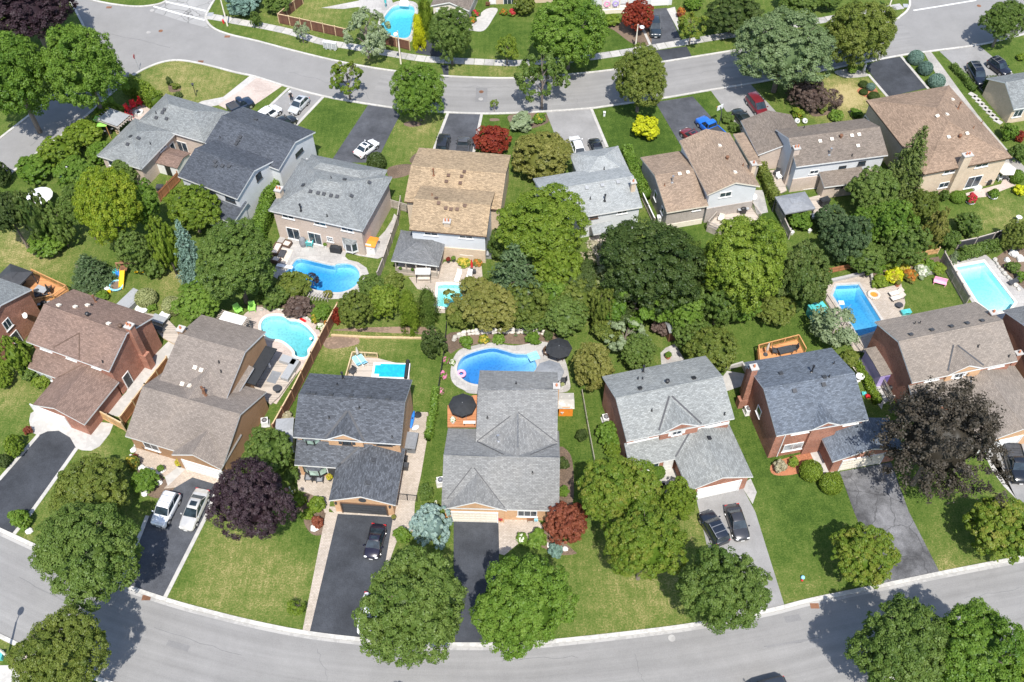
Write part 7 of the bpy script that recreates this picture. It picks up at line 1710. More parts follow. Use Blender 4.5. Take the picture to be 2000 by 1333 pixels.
# ---- corner house garden: red chairs, pergola, green sail
for x, y, rz, lb in ((252, 219, 2.6, 'red chair leftmost at the fire pit'), (262, 212, 2.0, 'red chair second at the fire pit'), (275, 206, 1.4, 'red chair third at the fire pit'), (256, 230, 3.6, 'red chair nearest the pergola')):
    chair(x, y, rz, 'red', lb, 'red chairs round the fire pit', sc=1.25)
t = thing('fire_pit', 'round pale fire pit among the red chairs', 'fire pit', at(272, 222)); b = MB(); b.lathe((0, 0, 0), [(.65, 0), (.65, .35), (.42, .35), (.4, .2), (0, .2)], 16); b.build('ring', M['stone_white'], t); b = MB(); b.cyl((0, 0, .2), (0, 0, .26), .35, .3, 10); b.build('ashes', M['charcoal'], t)
def pergola(px, w, d, hgt, mat, label, rz=0, shade=None, n=7):
    p = at(*px, hgt); t = thing('pergola', label, 'pergola', (p.x, p.y, 0), rz)
    for x in (-w/2+.2, w/2-.2):
        for y in (-d/2+.2, d/2-.2): b = MB(); b.box((x, y, hgt/2), (.14, .14, hgt)); b.build('post', M[mat], t)
    for x in (-w/2+.2, w/2-.2): b = MB(); b.box((x, 0, hgt+.06), (.1, d, .18)); b.build('beam', M[mat], t)
    for k in range(n): b = MB(); b.box((0, -d/2+.1+(d-.2)*k/(n-1), hgt+.2), (w+.5, .07, .14)); b.build('rafter', M[mat], t)
    if shade: b = MB(); b.box((0, 0, hgt+.3), (w*.86, d*.86, .03)); b.build('shade_cloth', M[shade], t)
pergola((223, 233), 4.2, 3.2, 2.5, 'post_grey', 'grey shaded pergola beside the corner house', -.45, 'grey')
t = thing('shade_sail', 'bright green shade sail by the hedge', 'shade sail', at(205, 262)); b = MB(); b.poly([(-1.3, -.9, 2.1), (1.2, -1.1, 2.3), (1.4, .8, 2.2), (-.9, 1.1, 2.5)]); b.poly([(-1.3, -.9, 2.05), (-.9, 1.1, 2.45), (1.4, .8, 2.15), (1.2, -1.1, 2.25)]); b.build('canopy', M['green_plastic'], t)
for x, y in ((-1.3, -.9), (1.2, -1.1), (1.4, .8), (-.9, 1.1)): b = MB(); b.cyl((x, y, 0), (x, y, 2.3), .05, .05, 6); b.build('post', M['post_orange'], t)
barbecue(214, 262, .5, 'dark barbecue under the green sail'); lowwall([(226, 245), (232, 262)], .6, .5, 'post_pale', 'timber bench box beside the pergola', 'bench_box', 'bench')
shed((345, 330), 3.4, 3.2, 2.0, .5, 'white', 'roof_brown', 'white shed with brown roof between the two left houses', -.35, 'black')
for x, y, mt, lb, d in ((346, 272, 'fabric_grey', 'grey covered heap on the cluttered patio', (.9, .7, .6)), (357, 278, 'red', 'red box on the cluttered patio', (.7, .5, .5)), (366, 272, 'white', 'white tarp covered heap on the cluttered patio', (1.1, .8, .7)), (376, 285, 'bluep', 'blue tote on the cluttered patio', (.7, .5, .45)), (384, 293, 'white', 'white bag on the cluttered patio', (.7, .6, .5)), (338, 285, 'white', 'white framed cold frame by the brown shed', (.8, 1.6, .3))):
    box_th('storage_box', lb, 'box', x, y, d, mt, -.4)
box_th('garbage_cart', 'dark grey cart under the lime tree', 'bin', 315, 374, (.9, .8, 1.0), 'charcoal'); box_th('tarp_bundle', 'bright blue tarp bundle beside the white shed', 'tarp', 322, 369, (.5, 1.0, .5), 'bluep', -.5); fence([(314, 395), (352, 355)], 1.8, 'wood_red', 'post_brown', 'cedar fence behind the lime tree by the white house')
parasol(75, 378, 1.75, 2.2, 'white', 'round white parasol among the left conifers', 14)
for x, y, mt, lb in ((122, 345, 'bluep', 'blue lounger leftmost among the trees'), (133, 341, 'white', 'white and blue lounger second among the trees'), (143, 337, 'bluep', 'blue striped lounger third among the trees'), (141, 352, 'white', 'white lounger lowest among the trees')): lounger(x, y, 2.0, mt, lb)
# ---- far left deck and play garden
deck([(30, 556), (66, 536), (134, 568), (108, 586), (64, 596), (50, 582)], .7, 'deck_orange', 'orange timber deck behind the blue roofed brick house', ((1, 2), (2, 3), (3, 4)))
gazebo((25, 540), 3.6, 3.2, 2.9, .7, 'charcoal', 'dark soft top gazebo on the orange deck', -.4)
table(84, 572, 1.6, .95, 'grey', 'grey dining table on the orange deck', -.4, .7)
parasol(88, 556, 1, 2.2, 'fabric_black', 'closed dark parasol on the orange deck', closed=True, base=.7)
for x, y, rz, lb in ((76, 580, 2.0, 'black chair left at the grey deck table'), (90, 582, 5, 'black chair right at the grey deck table'), (98, 570, 0, 'black chair at the end of the grey deck table')): chair(x, y, rz, 'charcoal', lb, z=.7)
box_th('sofa', 'white cushioned sofa under the dark gazebo', 'sofa', 40, 552, (1.4, .8, .7), 'cushion', -.4, .7); barbecue(90, 600, .3, 'black barbecue behind the brown roof')
t = thing('swing_set', 'timber swing set with yellow slide', 'swing set', at(252, 545)); b = MB(); b.box((.6, .9, 2.0), (4.0, .12, .14)); b.build('beam', M['post_brown'], t)
for x in (-1.3, 2.5):
    for y in (.2, 1.6): b = MB(); b.cyl((x, y, 0), (x, .9, 2.0), .06, .06, 6); b.build('leg', M['post_brown'], t)
b = MB(); b.box((-.55, .9, 1.15), (1.0, 1.1, .08)); b.box((-.55, 1.4, 1.5), (1.0, .06, .7)); b.build('platform', M['rust'], t)
b = MB(); b.poly([(-.85, .35, 1.2), (-.3, .35, 1.2), (-.25, -1.9, .2), (-.8, -1.9, .2)][::-1]); b.poly([(-.85, .35, 1.14), (-.3, .35, 1.14), (-.25, -1.9, .14), (-.8, -1.9, .14)]); 
for x0 in (-.87, -.27): b.poly([(x0, .35, 1.4), (x0+.04, .35, 1.4), (x0+.09, -1.9, .36), (x0+.05, -1.9, .36)]); b.poly([(x0, .35, 1.1), (x0, .35, 1.4), (x0+.05, -1.9, .36), (x0+.05, -1.9, .1)]); b.poly([(x0+.04, .35, 1.4), (x0+.04, .35, 1.1), (x0+.09, -1.9, .1), (x0+.09, -1.9, .36)])
b.build('slide', M['yellow'], t)
for x in (.9, 1.7):
    b = MB(); b.box((x, .75, .5), (.45, .2, .06)); b.build('swing_seat', M['yellow'], t); b = MB(); b.cyl((x-.2, .75, .5), (x-.2, .9, 2), .012, .012, 4); b.cyl((x+.2, .75, .5), (x+.2, .9, 2), .012, .012, 4); b.build('swing_chain', M['grey'], t)
t = thing('trampoline', 'small round blue trampoline left of the yellow slide', 'trampoline', at(229, 561)); b = MB()
for k in range(20): a, c = k*.31416, (k+1)*.31416; b.cyl((.85*math.cos(a), .85*math.sin(a), .32), (.85*math.cos(c), .85*math.sin(c), .32), .13, .13, 6)
b.build('pad', M['skyblue'], t); b = MB(); b.cyl((0, 0, .3), (0, 0, .32), .75, .75, 20); b.build('mat', M['soil'], t)
for k in range(5): b = MB(); b.cyl((.8*math.cos(k*1.2566), .8*math.sin(k*1.2566), 0), (.8*math.cos(k*1.2566), .8*math.sin(k*1.2566), .3), .03, .03, 5); b.build('leg', M['grey'], t)
box_th('toy_house', 'blue plastic playhouse by the dark evergreen', 'toy', 234, 539, (.8, .8, .9), 'bluep', .4); box_th('toy_car', 'teal toy slide under the dark evergreen', 'toy', 226, 533, (.9, .6, .6), 'teal', .8); box_th('laundry_pile', 'white and yellow pile by the dark evergreen', 'toys', 211, 566, (.8, .7, .5), 'white', .3); box_th('toy_car', 'yellow toy beside the white pile', 'toy', 213, 571, (.5, .4, .4), 'yellow', .3)
box_th('covered_trailer', 'pale grey tarp covered trailer behind the brown roof', 'trailer', 258, 593, (1.8, 3.2, .9), 'grey', -.5)
t = thing('paddling_pool', 'round white rimmed tub beside the covered trailer', 'tub', at(278, 607)); b = MB(); b.lathe((0, 0, 0), [(.75, 0), (.82, .4), (.72, .4), (.7, .3), (0, .3)], 18); b.build('shell', M['white'], t)
deck([(283, 612), (320, 616), (358, 655), (340, 672), (318, 660), (300, 640)], .35, 'deck_grey', 'timber terrace steps behind the brick chimney', (), 'post_pale')
table(313, 630, 1.9, 1.1, 'grey', 'grey table on the timber terrace steps', -.4, .35); box_th('bench', 'dark bench below the grey terrace table', 'bench', 310, 645, (1.8, .5, .45), 'charcoal', -.4, .35); box_th('white_chest', 'white storage chest on the timber terrace', 'chest', 323, 620, (1.2, .7, .5), 'white', -.4, .35)
# ---- turquoise pool garden
pergola((454, 628), 3.6, 2.2, 2.4, 'post_grey', 'white shaded pergola behind the long taupe roof', -.33, 'white', 9)
chair(467, 611, 2.3, 'green_plastic', 'lime green chair nearer the white pergola', sc=1.25); chair(494, 607, 1.7, 'green_plastic', 'lime green chair nearer the turquoise pool', sc=1.25)
t = thing('sectional_sofa', 'grey covered L shaped sofa on the side deck', 'sofa', at(560, 726), -.35); b = MB(); b.box((.6, .0, .4), (1.0, 3.0, .8)); b.box((-.3, 1.2, .4), (2.0, 1.0, .8)); b.build('cover', M['grey'], t)
deck([(493, 750), (525, 700), (560, 712), (578, 730), (545, 775), (528, 790), (505, 770)], .3, 'deck_grey', 'grey side deck of the long roofed house', (), 'post_grey')
box_th('rug', 'grey outdoor rug on the side deck', 'rug', 535, 737, (1.2, 1.7, .02), 'fabric_grey', -.3, .3); table(543, 765, 1.0, 1.0, 'charcoal', 'round black bistro table on the side deck', 0, .3, .72, True)
parasol(523, 706, 1, 2.0, 'white', 'closed white parasol by the black awning', closed=True); acunit(519, 829, 'air conditioner beside the brown board fence')
box_th('pool_toy', 'red float on the rim of the turquoise pool', 'toy', 592, 626, (.9, .3, .1), 'red', -.6, .06)
t = thing('pool_heater', 'small white skimmer in the turquoise pool', 'pool skimmer', at(607, 662, -.1)); b = MB(); b.cyl((0, 0, -.03), (0, 0, .05), .2, .2, 12); b.build('float', M['white'], t)
chair(283, 873, 2.6, 'charcoal', 'black porch chair left behind the boulders', cush='cushion', sc=1.15); chair(313, 882, 2.4, 'charcoal', 'black porch chair right behind the boulders', cush='cushion', sc=1.15)
planter(353, 910, .38, 'gold', 'tall planter with yellow flowers by the white garage door', 'charcoal', 'f_yellow'); planter(317, 921, .34, 'green', 'white round planter on the porch terrace edge', 'white')
planter(83, 803, .25, 'red', 'hanging red basket left of the brown house garage', 'terracotta', 'f_red'); planter(157, 830, .25, 'red', 'hanging red basket right of the brown house garage', 'terracotta', 'f_red')
# ---- tan brick house terrace
box_th('outdoor_rug', 'pale rug under the coffee table by the freeform pool', 'rug', 553, 500, (1.9, 2.6, .02), 'cushion', -.2, .05)
def sofa(px, py, rz, w, label): 
    t = thing('rattan_sofa', label, 'sofa', at(px, py, .05), rz); b = MB(); b.box((0, 0, .2), (.85, w, .4)); b.box((.38, 0, .45), (.12, w, .5)); b.box((0, w/2, .38), (.85, .12, .4)); b.box((0, -w/2, .38), (.85, .12, .4)); b.build('frame', M['brown'], t); b = MB(); b.box((-.04, 0, .46), (.7, w-.18, .14)); b.build('cushion', M['cushion'], t)
sofa(541, 490, 2.9, 1.9, 'rattan sofa with pale cushion left of the coffee table'); sofa(562, 480, 1.2, 1.0, 'rattan armchair above the coffee table'); sofa(540, 512, 4.4, 1.0, 'rattan armchair below the coffee table'); table(552, 499, .8, 1.3, 'charcoal', 'dark coffee table on the pale rug', -.2, .05, .4)
t = thing('covered_egg_chair', 'grey covered egg chair by the sliding door', 'chair', at(593, 480, .05)); b = MB(); b.lathe((0, 0, 0), [(.4, 0), (.5, .6), (.4, 1.3), (.1, 1.6), (0, 1.62)], 12); b.build('cover', M['fabric_grey'], t)
chair(606, 481, 4.6, 'teal', 'teal armchair with white throw', cush='white', z=.05, sc=1.2); barbecue(657, 492, -.2, 'black covered barbecue by the bay window', True, .05)
shed((725, 488), 1.7, 1.5, 1.5, .15, 'white', 'orange', 'white cabinet with orange top beside the tan brick wall', -.25, 'white', name='pool_cabinet')
t = thing('diving_board', 'white diving board at the freeform pool', 'diving board', at(557, 524), -.25); b = MB(); b.box((0, 0, .35), (2.2, .5, .06)); b.build('board', M['white'], t); b = MB(); b.box((-.6, 0, .16), (.7, .5, .32)); b.build('stand', M['concrete'], t)
planter(636, 484, .22, 'green', 'small statue planter by the sliding door', 'stone_white', None, .05)
t = thing('arbour', 'white slatted arbour below the freeform pool', 'arbour', at(622, 590)); 
for k in range(7): b = MB(); b.box((-1.2+.4*k, 0, 1.0), (.07, 1.3, .1), 0, -.3); b.build('slat', M['post_grey'], t)
for x in (-1.2, 1.2): b = MB(); b.box((x, 0, .5), (.1, .1, 1.0)); b.build('post', M['post_grey'], t)
# ---- split level house: porch, loungers, swing
HP = House('screened_porch', 'grey roofed open porch attached behind the split level house', (764, 509), (857, 520), 2.8, 'wood_grey', 'ash', 'white'); HP.root['category'] = 'porch'
pb = HP.block([(764, 509), (857, 520), (866, 471), (800, 452)], 2.8, 'hip', .9, walls=False)
b = MB(); b.slab([(pb['x0']+.3, pb['y0']+.2), (pb['x1']-.3, pb['y0']+.2), (pb['x1']-.3, pb['y1']-.2), (pb['x0']+.3, pb['y1']-.2)], 0, .45, 0); b.build('floor', M['deck_grey'], HP.root)
for k in range(5): b = MB(); x = pb['x0']+.4+(pb['x1']-pb['x0']-.8)*k/4; b.box((x, pb['y0']+.35, 1.5), (.14, .14, 2.5)); b.build('post', M['post_grey'], HP.root)
b = MB(); b.box(((pb['x0']+pb['x1'])/2, pb['y0']+.3, .8), (pb['x1']-pb['x0']-.6, .08, .7)); b.build('parapet', M['wood_grey'], HP.root); b = MB(); b.box(((pb['x0']+pb['x1'])/2, pb['y0']+2.2, 1.6), (pb['x1']-pb['x0']-.8, .1, 2.2)); b.build('back_wall', M['charcoal'], HP.root)
for k in range(3): b = MB(); b.sph((pb['x0']+1.0+k*1.6, pb['y0']+.25, 1.25), (.25, .2, .2), 7, 5, 0, .2); b.build('window_plant', M['l_green'], HP.root)
t = thing('swing_bench', 'white canopied swing bench before the porch', 'swing bench', at(828, 548, .05)); b = MB(); b.box((0, 0, 1.75), (1.9, 1.1, .06)); b.build('canopy', M['white'], t); b = MB(); b.box((0, 0, .45), (1.6, .5, .1)); b.box((0, .25, .75), (1.6, .08, .55)); b.build('seat', M['cushion'], t)
for x in (-.92, .92):
    for y in (-.45, .45): b = MB(); b.cyl((x, y, 0), (x*.98, y*.3, 1.75), .035, .035, 6); b.build('leg', M['charcoal'], t)
lounger(895, 543, 1.35, 'white', 'white lounger left of the pair behind the split level house', z=.05); lounger(916, 543, 1.35, 'white', 'white lounger right of the pair behind the split level house', z=.05)
parasol(921, 523, 1, 2.3, 'red', 'closed red parasol beside the white loungers', closed=True, hp=(922, 532)); box_th('cooler', 'small dark cooler by the red parasol', 'cooler', 925, 534, (.6, .5, .5), 'charcoal', .2, .05)
planter(876, 513, .26, 'red', 'planter with red leaves by the buff chimney', 'charcoal', None, .05); planter(886, 511, .26, 'green', 'planter with green plant by the buff chimney', 'charcoal', None, .05)
T('small', 'lime', 905, 512, 30, 10, 'yellow flowers along the buff brick wall', 'flowers', 'flower_plant', flower='f_yellow', zs=.4); T('small', 'tawny', 933, 514, 20, 14, 'orange flowers by the white loungers', 'flowers', 'flower_plant', flower='f_orange'); box_th('covered_spa', 'pale covered spa at the corner of the split level house', 'hot tub', 952, 500, (1.4, 1.2, .8), 'grey', -.1)
# ---- white gabled house deck
deck([(1381, 443), (1398, 424), (1468, 406), (1484, 428), (1402, 452)], .9, 'deck_grey', 'small weathered deck of the white gabled house', ((0, 1), (0, 4), (2, 3)), 'post_grey'); barbecue(1450, 417, .2, 'barbecue on the small weathered deck', z=.9); chair(1407, 432, 1.2, 'cream', 'white wicker chair on the small weathered deck', z=.9)
box_th('rain_barrel', 'white lidded bin at the grey brick corner', 'bin', 1287, 432, (.6, .6, .9), 'white'); t = thing('satellite_dish', 'white satellite dish on a post by the small deck', 'satellite dish', at(1466, 408)); b = MB(); b.cyl((0, 0, 0), (0, 0, 2.2), .04, .04, 6); b.build('post', M['yellow'], t); b = MB(); b.cyl((0, -.05, 2.3), (0, -.12, 2.36), .15, .42, 14); b.build('dish', M['white'], t)
# ---- weathered deck garden
deck([(1497, 335), (1520, 330), (1537, 372), (1520, 380), (1510, 378)], .35, 'deck_grey', 'upper grey deck beside the brick chimney', (), 'post_grey'); deck([(1573, 388), (1606, 380), (1633, 430), (1604, 438), (1592, 420)], .35, 'deck_grey', 'lower weathered deck with the grey gazebo', (), 'post_grey')
gazebo((1553, 396), 4.4, 3.4, 2.7, .6, 'fabric_grey', 'grey soft top gazebo on the weathered deck', .24)
box_th('grill_cover', 'dark covered grill on the lower weathered deck', 'barbecue', 1608, 400, (1.3, .8, 1.1), 'fabric_black', .4, .35); chair(1520, 350, 2.0, 'white', 'white chair on the upper grey deck', z=.35); chair(1516, 342, 1.0, 'charcoal', 'dark chair on the upper grey deck', z=.35); box_th('white_chest', 'white storage box below the grey gazebo', 'chest', 1592, 425, (1.2, .6, .5), 'white', .2, .35); barbecue(1603, 430, .1, 'small black grill at the end of the weathered deck', z=.35)
for x, y, lb in ((1540, 452, 'white garden pail by the leaning fence'), (1546, 458, 'second white pail by the leaning fence'), (1580, 454, 'pale urn on the lawn below the gazebo')): t = thing('pail', lb, 'pail', at(x, y)); b = MB(); b.lathe((0, 0, 0), [(.2, 0), (.3, .5), (.26, .5), (.18, .1), (0, .1)], 12); b.build('pot', M['white'], t)
# ---- buff brick house patio
parasol(1967, 325, 1.45, 2.3, 'cream', 'cream hexagonal parasol on the pinkish patio', 6, post='white'); table(1962, 345, 1.3, 1.3, 'cream', 'round cream table under the cream parasol', 0, 0, .72, True)
chair(1970, 352, 5.0, 'white', 'white chair right of the cream table'); chair(1949, 352, 3.6, 'white', 'white chair below the cream table'); barbecue(1928, 361, .3, 'dark barbecue beside the sliding door'); 
lowwall([(1898, 368), (1912, 364)], 1.2, .35, 'white', 'white step below the sliding door', 'door_step', 'step')
for x, y, lb in ((1894, 396, 'round white edged planter left of the patio'), (1938, 386, 'round white edged planter right of the patio')): planter(x, y, .62, 'green', lb, 'white', 'f_red' if x < 1900 else None, h=.25)
# ---- right pools
lounger(1749, 575, .35, 'cushion', 'white lounger upper of the pair by the rectangular pool', z=.05, w=.7, frame='charcoal'); lounger(1752, 584, .35, 'cushion', 'white lounger lower of the pair by the rectangular pool', z=.05, w=.7, frame='charcoal')
t = thing('bench', 'pink garden bench on the small lawn', 'bench', at(1834, 556), -.35); b = MB(); b.box((0, 0, .42), (1.6, .5, .06)); b.build('seat', M['pink'], t); b = MB(); b.box((0, .28, .72), (1.6, .06, .55)); b.build('backrest', M['pink'], t)
for x in (-.7, .7): b = MB(); b.box((x, 0, .2), (.08, .5, .4)); b.build('leg', M['pink'], t)
def ring(px, py, r, tr, mat, label, z, fill=None, name='swim_ring'):
    t = thing(name, label, 'swim ring', at(px, py, z)); b = MB(); n = 22
    for k in range(n):
        a, c = 6.2832*k/n, 6.2832*(k+1)/n; b.cyl((r*math.cos(a), r*math.sin(a), tr*.6), (r*math.cos(c), r*math.sin(c), tr*.6), tr, tr, 8)
    b.build('tube', M[mat], t)
    if fill: b = MB(); b.cyl((0, 0, .06), (0, 0, .1), r, r, 20); b.build('floor', M[fill], t)
ring(1706, 577, .65, .2, 'cushion', 'orange floored inflatable on the pale pool deck', .09, 'orange', 'inflatable'); ring(901, 731, .42, .17, 'pink', 'pink swim ring floating in the deep blue pool', -.16)
t = thing('pool_float', 'white float in the rectangular pool', 'float', at(1643, 592, -.12)); b = MB(); b.box((0, 0, .02), (.7, .6, .14)); b.build('body', M['white'], t)
table(1755, 600, .9, .9, 'charcoal', 'round dark fire table by the rectangular pool', 0, .05, .45, True); box_th('pool_cart', 'teal cushion box by the taupe roof', 'box', 1768, 613, (1.2, .6, .5), 'teal', .2, .05); planter(1752, 559, .3, 'tawny', 'terracotta pot at the corner of the raised bed', 'terracotta', None, .05); planter(1692, 541, .25, 'lime', 'potted plant behind the rectangular pool', 'charcoal', None, .05)
lounger(1980, 552, .5, 'charcoal', 'dark lounger beside the pale pool', z=.05, frame='charcoal'); lowwall([(1950, 490+120), (1990, 600)], .1, .1, 'concrete', 'thin pale step at the pale pool', 'pool_step', 'step')
box_th('shed', 'blue grey garden shed under the dull olive tree', 'shed', 1592, 618, (2.0, 1.6, 1.8), 'teal', .4)
# ---- blue roofed brick house
deck([(1479, 684), (1557, 664), (1571, 690), (1560, 700), (1482, 712)], .8, 'deck_orange', 'orange deck behind the blue roofed brick house', ((0, 1), (1, 2), (0, 4))); table(1532, 690, 1.8, 1.0, 'charcoal', 'dark table on the orange deck behind the blue roof', .25, .8); parasol(1493, 684, 1, 2.2, 'cushion', 'closed pale parasol on the orange deck', closed=True, hp=(1495, 693, .8), base=.8)
for x, y, rz, lb in ((1512, 690, 3, 'dark chair left at the deck table behind the blue roof'), (1550, 684, 0, 'dark chair right at the deck table behind the blue roof')): chair(x, y, rz, 'charcoal', lb, z=.8)
table(1677, 742, 1.0, 1.0, 'white', 'round white table in the narrow side yard', 0, 0, .72, True); chair(1668, 748, 3.5, 'white', 'white chair beside the round white table'); box_th('bench', 'pale bench in the narrow side yard', 'bench', 1670, 724, (.6, 1.6, .45), 'cushion', .4); box_th('toy_box', 'teal toy in the narrow side yard', 'toy', 1687, 770, (.5, .4, .35), 'teal'); box_th('toy_box', 'red toy in the narrow side yard', 'toy', 1694, 775, (.5, .5, .35), 'red')
shed((1712, 728), 2.3, 3.9, 2.4, .12, 'lilac', 'roof_dune', 'lilac shed with taupe roof beside the brick wall', .24, 'violet'); barbecue(1737, 765, .3, 'black barbecue behind the lilac shed')
acunit(1183, 822, 'air conditioner left of the grey roofed brick house'); acunit(1460, 806, 'air conditioner beside the leaning brick chimney')
shed((1315, 655), 2.0, 1.7, 1.9, .3, 'wood_brown', 'roof_slate', 'little brown shed with grey roof under the trees', .25, 'brown'); planter(1304, 700, .35, 'green', 'terracotta bowl on the stone path', 'terracotta'); 
# ---- dark slate house garden
deck([(676, 748), (690, 697), (738, 700), (800, 716), (800, 750)], .45, 'deck_grey', 'grey deck behind the dark slate house', ((0, 1), (1, 2)), 'post_pale', balus=True)
t = thing('covered_pool', 'small above ground pool under a blue bubble cover', 'pool', at(764, 727, .6), -.03); b = MB(); b.box((0, 0, .05), (4.4, 2.3, .5)); b.build('rim', M['white'], t); b = MB(); b.box((.35, 0, .31), (3.4, 1.9, .02)); b.build('cover', M['cyan'], t); b = MB(); b.box((-1.45, .1, .306), (1.0, 1.3, .02)); b.build('open_water', M['cyan'], t)
b = MB(); b.cyl((1.9, -1.2, .5), (1.9, 1.4, .5), .22, .22, 12); b.build('cover_roller', M['fabric_black'], t)
lounger(698, 710, -1.0, 'skyblue', 'pale blue lounger left on the grey deck', z=.45); lounger(709, 707, -1.0, 'skyblue', 'pale blue lounger right on the grey deck', z=.45); parasol(697, 690, 1, 2.1, 'cushion', 'closed pale parasol behind the blue loungers', closed=True, hp=(700, 700, .45), base=.45); chair(689, 730, 1.0, 'charcoal', 'dark chair at the corner of the grey deck', z=.45)
for x, y, rz, lb in ((604, 937, 1.57, 'black armchair left of the small black table'), (626, 940, 1.57, 'black armchair right of the small black table')): chair(x, y, rz, 'charcoal', lb, cush='fabric_grey', sc=1.15)
table(615, 940, .5, .5, 'black', 'small black table between two armchairs', 0, 0, .5); planter(645, 938, .3, 'gold', 'planter with yellow leaves by the front door', 'charcoal', 'f_yellow')
shed((562, 862), 1.7, 3.2, 2.0, .25, 'siding_white', 'grey', 'pale metal shed squeezed beside the dark slate house', .1, 'white'); box_th('storage_chest', 'grey resin storage shed on the paver walk', 'shed', 805, 872, (1.2, 2.1, 1.3), 'fabric_grey', -.12)
for x, y, mt, lb in ((793, 916, 'charcoal', 'dark garbage bin by the paver walk'), (791, 902, 'black', 'black compost bin by the paver walk')): box_th('bin', lb, 'bin', x, y, (.6, .6, .9), mt, -.1)
box_th('kayak', 'bright blue kayak leaning by the orange brick wall', 'kayak', 806, 822, (.4, 2.6, .5), 'bluep', -.1); box_th('black_mat', 'dark folded cover on the paver walk', 'cover', 816, 812, (.9, .9, .3), 'fabric_black', -.1); box_th('white_chest', 'white bundle of chairs on the paver walk', 'chairs', 812, 838, (1.0, .6, .5), 'white', .6)
planter(770, 1015, .22, 'tawny', 'small planter at the open garage corner', 'charcoal')
# ---- central house garden
deck([(874, 792), (925, 772), (937, 772), (937, 834), (874, 834)], .4, 'deck_red', 'cedar deck left of the central house', (), 'post_brown')
parasol(903, 787, 1.6, 2.6, 'fabric_black', 'big dark octagonal parasol on the cedar deck', 8, base=.4); table(903, 812, 1.1, 1.1, 'fabric_grey', 'grey table under the big dark parasol', 0, .4); box_th('bench', 'white slatted bench on the cedar deck', 'bench', 917, 829, (1.4, .4, .4), 'white', 0, .4); planter(885, 826, .28, 'green', 'white flowers in a pot on the cedar deck', 'white', 'f_white', .4)
parasol(1092, 676, 1.6, 2.4, 'fabric_black', 'black parasol at the top right of the deep blue pool', 8); parasol(1074, 722, 1.7, 2.4, 'fabric_grey', 'grey parasol beside the back eave of the central house', 8)
chair(1069, 694, 2.6, 'brown', 'brown wicker chair under the black parasol', cush='cushion', z=.05, sc=1.15); chair(1093, 702, .2, 'brown', 'brown wicker chair right of the black parasol', cush='cushion', z=.05, sc=1.15); table(1082, 690, .6, .6, 'charcoal', 'small dark table between the wicker chairs', 0, .05, .5)
box_th('pool_steps', 'pale blue moulded pool steps', 'pool steps', 1042, 697, (1.3, 1.2, .12), 'skyblue', .4, .02); chair(1100, 748, 0, 'charcoal', 'dark chair under the grey parasol', z=.05); planter(1098, 757, .22, 'pale', 'white pot behind the brick chimney', 'white', None, .05)
shed((1104, 800), 1.6, 1.9, 1.7, .25, 'orange', 'stone', 'orange timber shed with pale stone roof beside the central house', 0, 'orange')
t = thing('wall_cross', 'white ornament on the front of the orange shed', 'ornament', at(1098, 806, 1.1)); b = MB(); b.box((0, -.02, .0), (.35, .05, .12)); b.box((0, -.02, -.1), (.1, .05, .35)); b.build('plate', M['white'], t)
planter(876, 1013, .3, 'red', 'red flower urn left of the central garage door', 'terracotta', 'f_orange'); planter(978, 1017, .3, 'purple', 'dark red flower urn right of the central garage door', 'terracotta', 'f_red')
chair(1036, 1016, 1.57, 'rust', 'rusty metal chair by the rust red maple'); chair(1056, 1012, 1.57, 'rust', 'rusty metal chair half under the rust red maple'); box_th('side_table', 'tiny pale table between the rusty chairs', 'table', 1047, 1017, (.35, .35, .4), 'skyblue'); acunit(861, 945, 'air conditioner against the left wall of the central house')
# ---- far gardens
chair(700, -2, 1.0, 'teal', 'teal chair at the top edge on the far patio'); t = thing('closed_parasol', 'teal closed parasol by the far pool', 'parasol', at(754, 16)); b = MB(); b.lathe((0, 0, 0), [(.04, 0), (.04, .9), (.2, 1.0), (.2, 1.7), (.03, 2.4)], 8); b.build('canopy', M['teal'], t)
box_th('pool_slide', 'white pool step unit at the end of the far pool', 'pool steps', 790, 10, (1.6, .9, .3), 'white', -.1, .05); chair(953, 12, 4.6, 'rust', 'red porch chair by the far brick door'); 

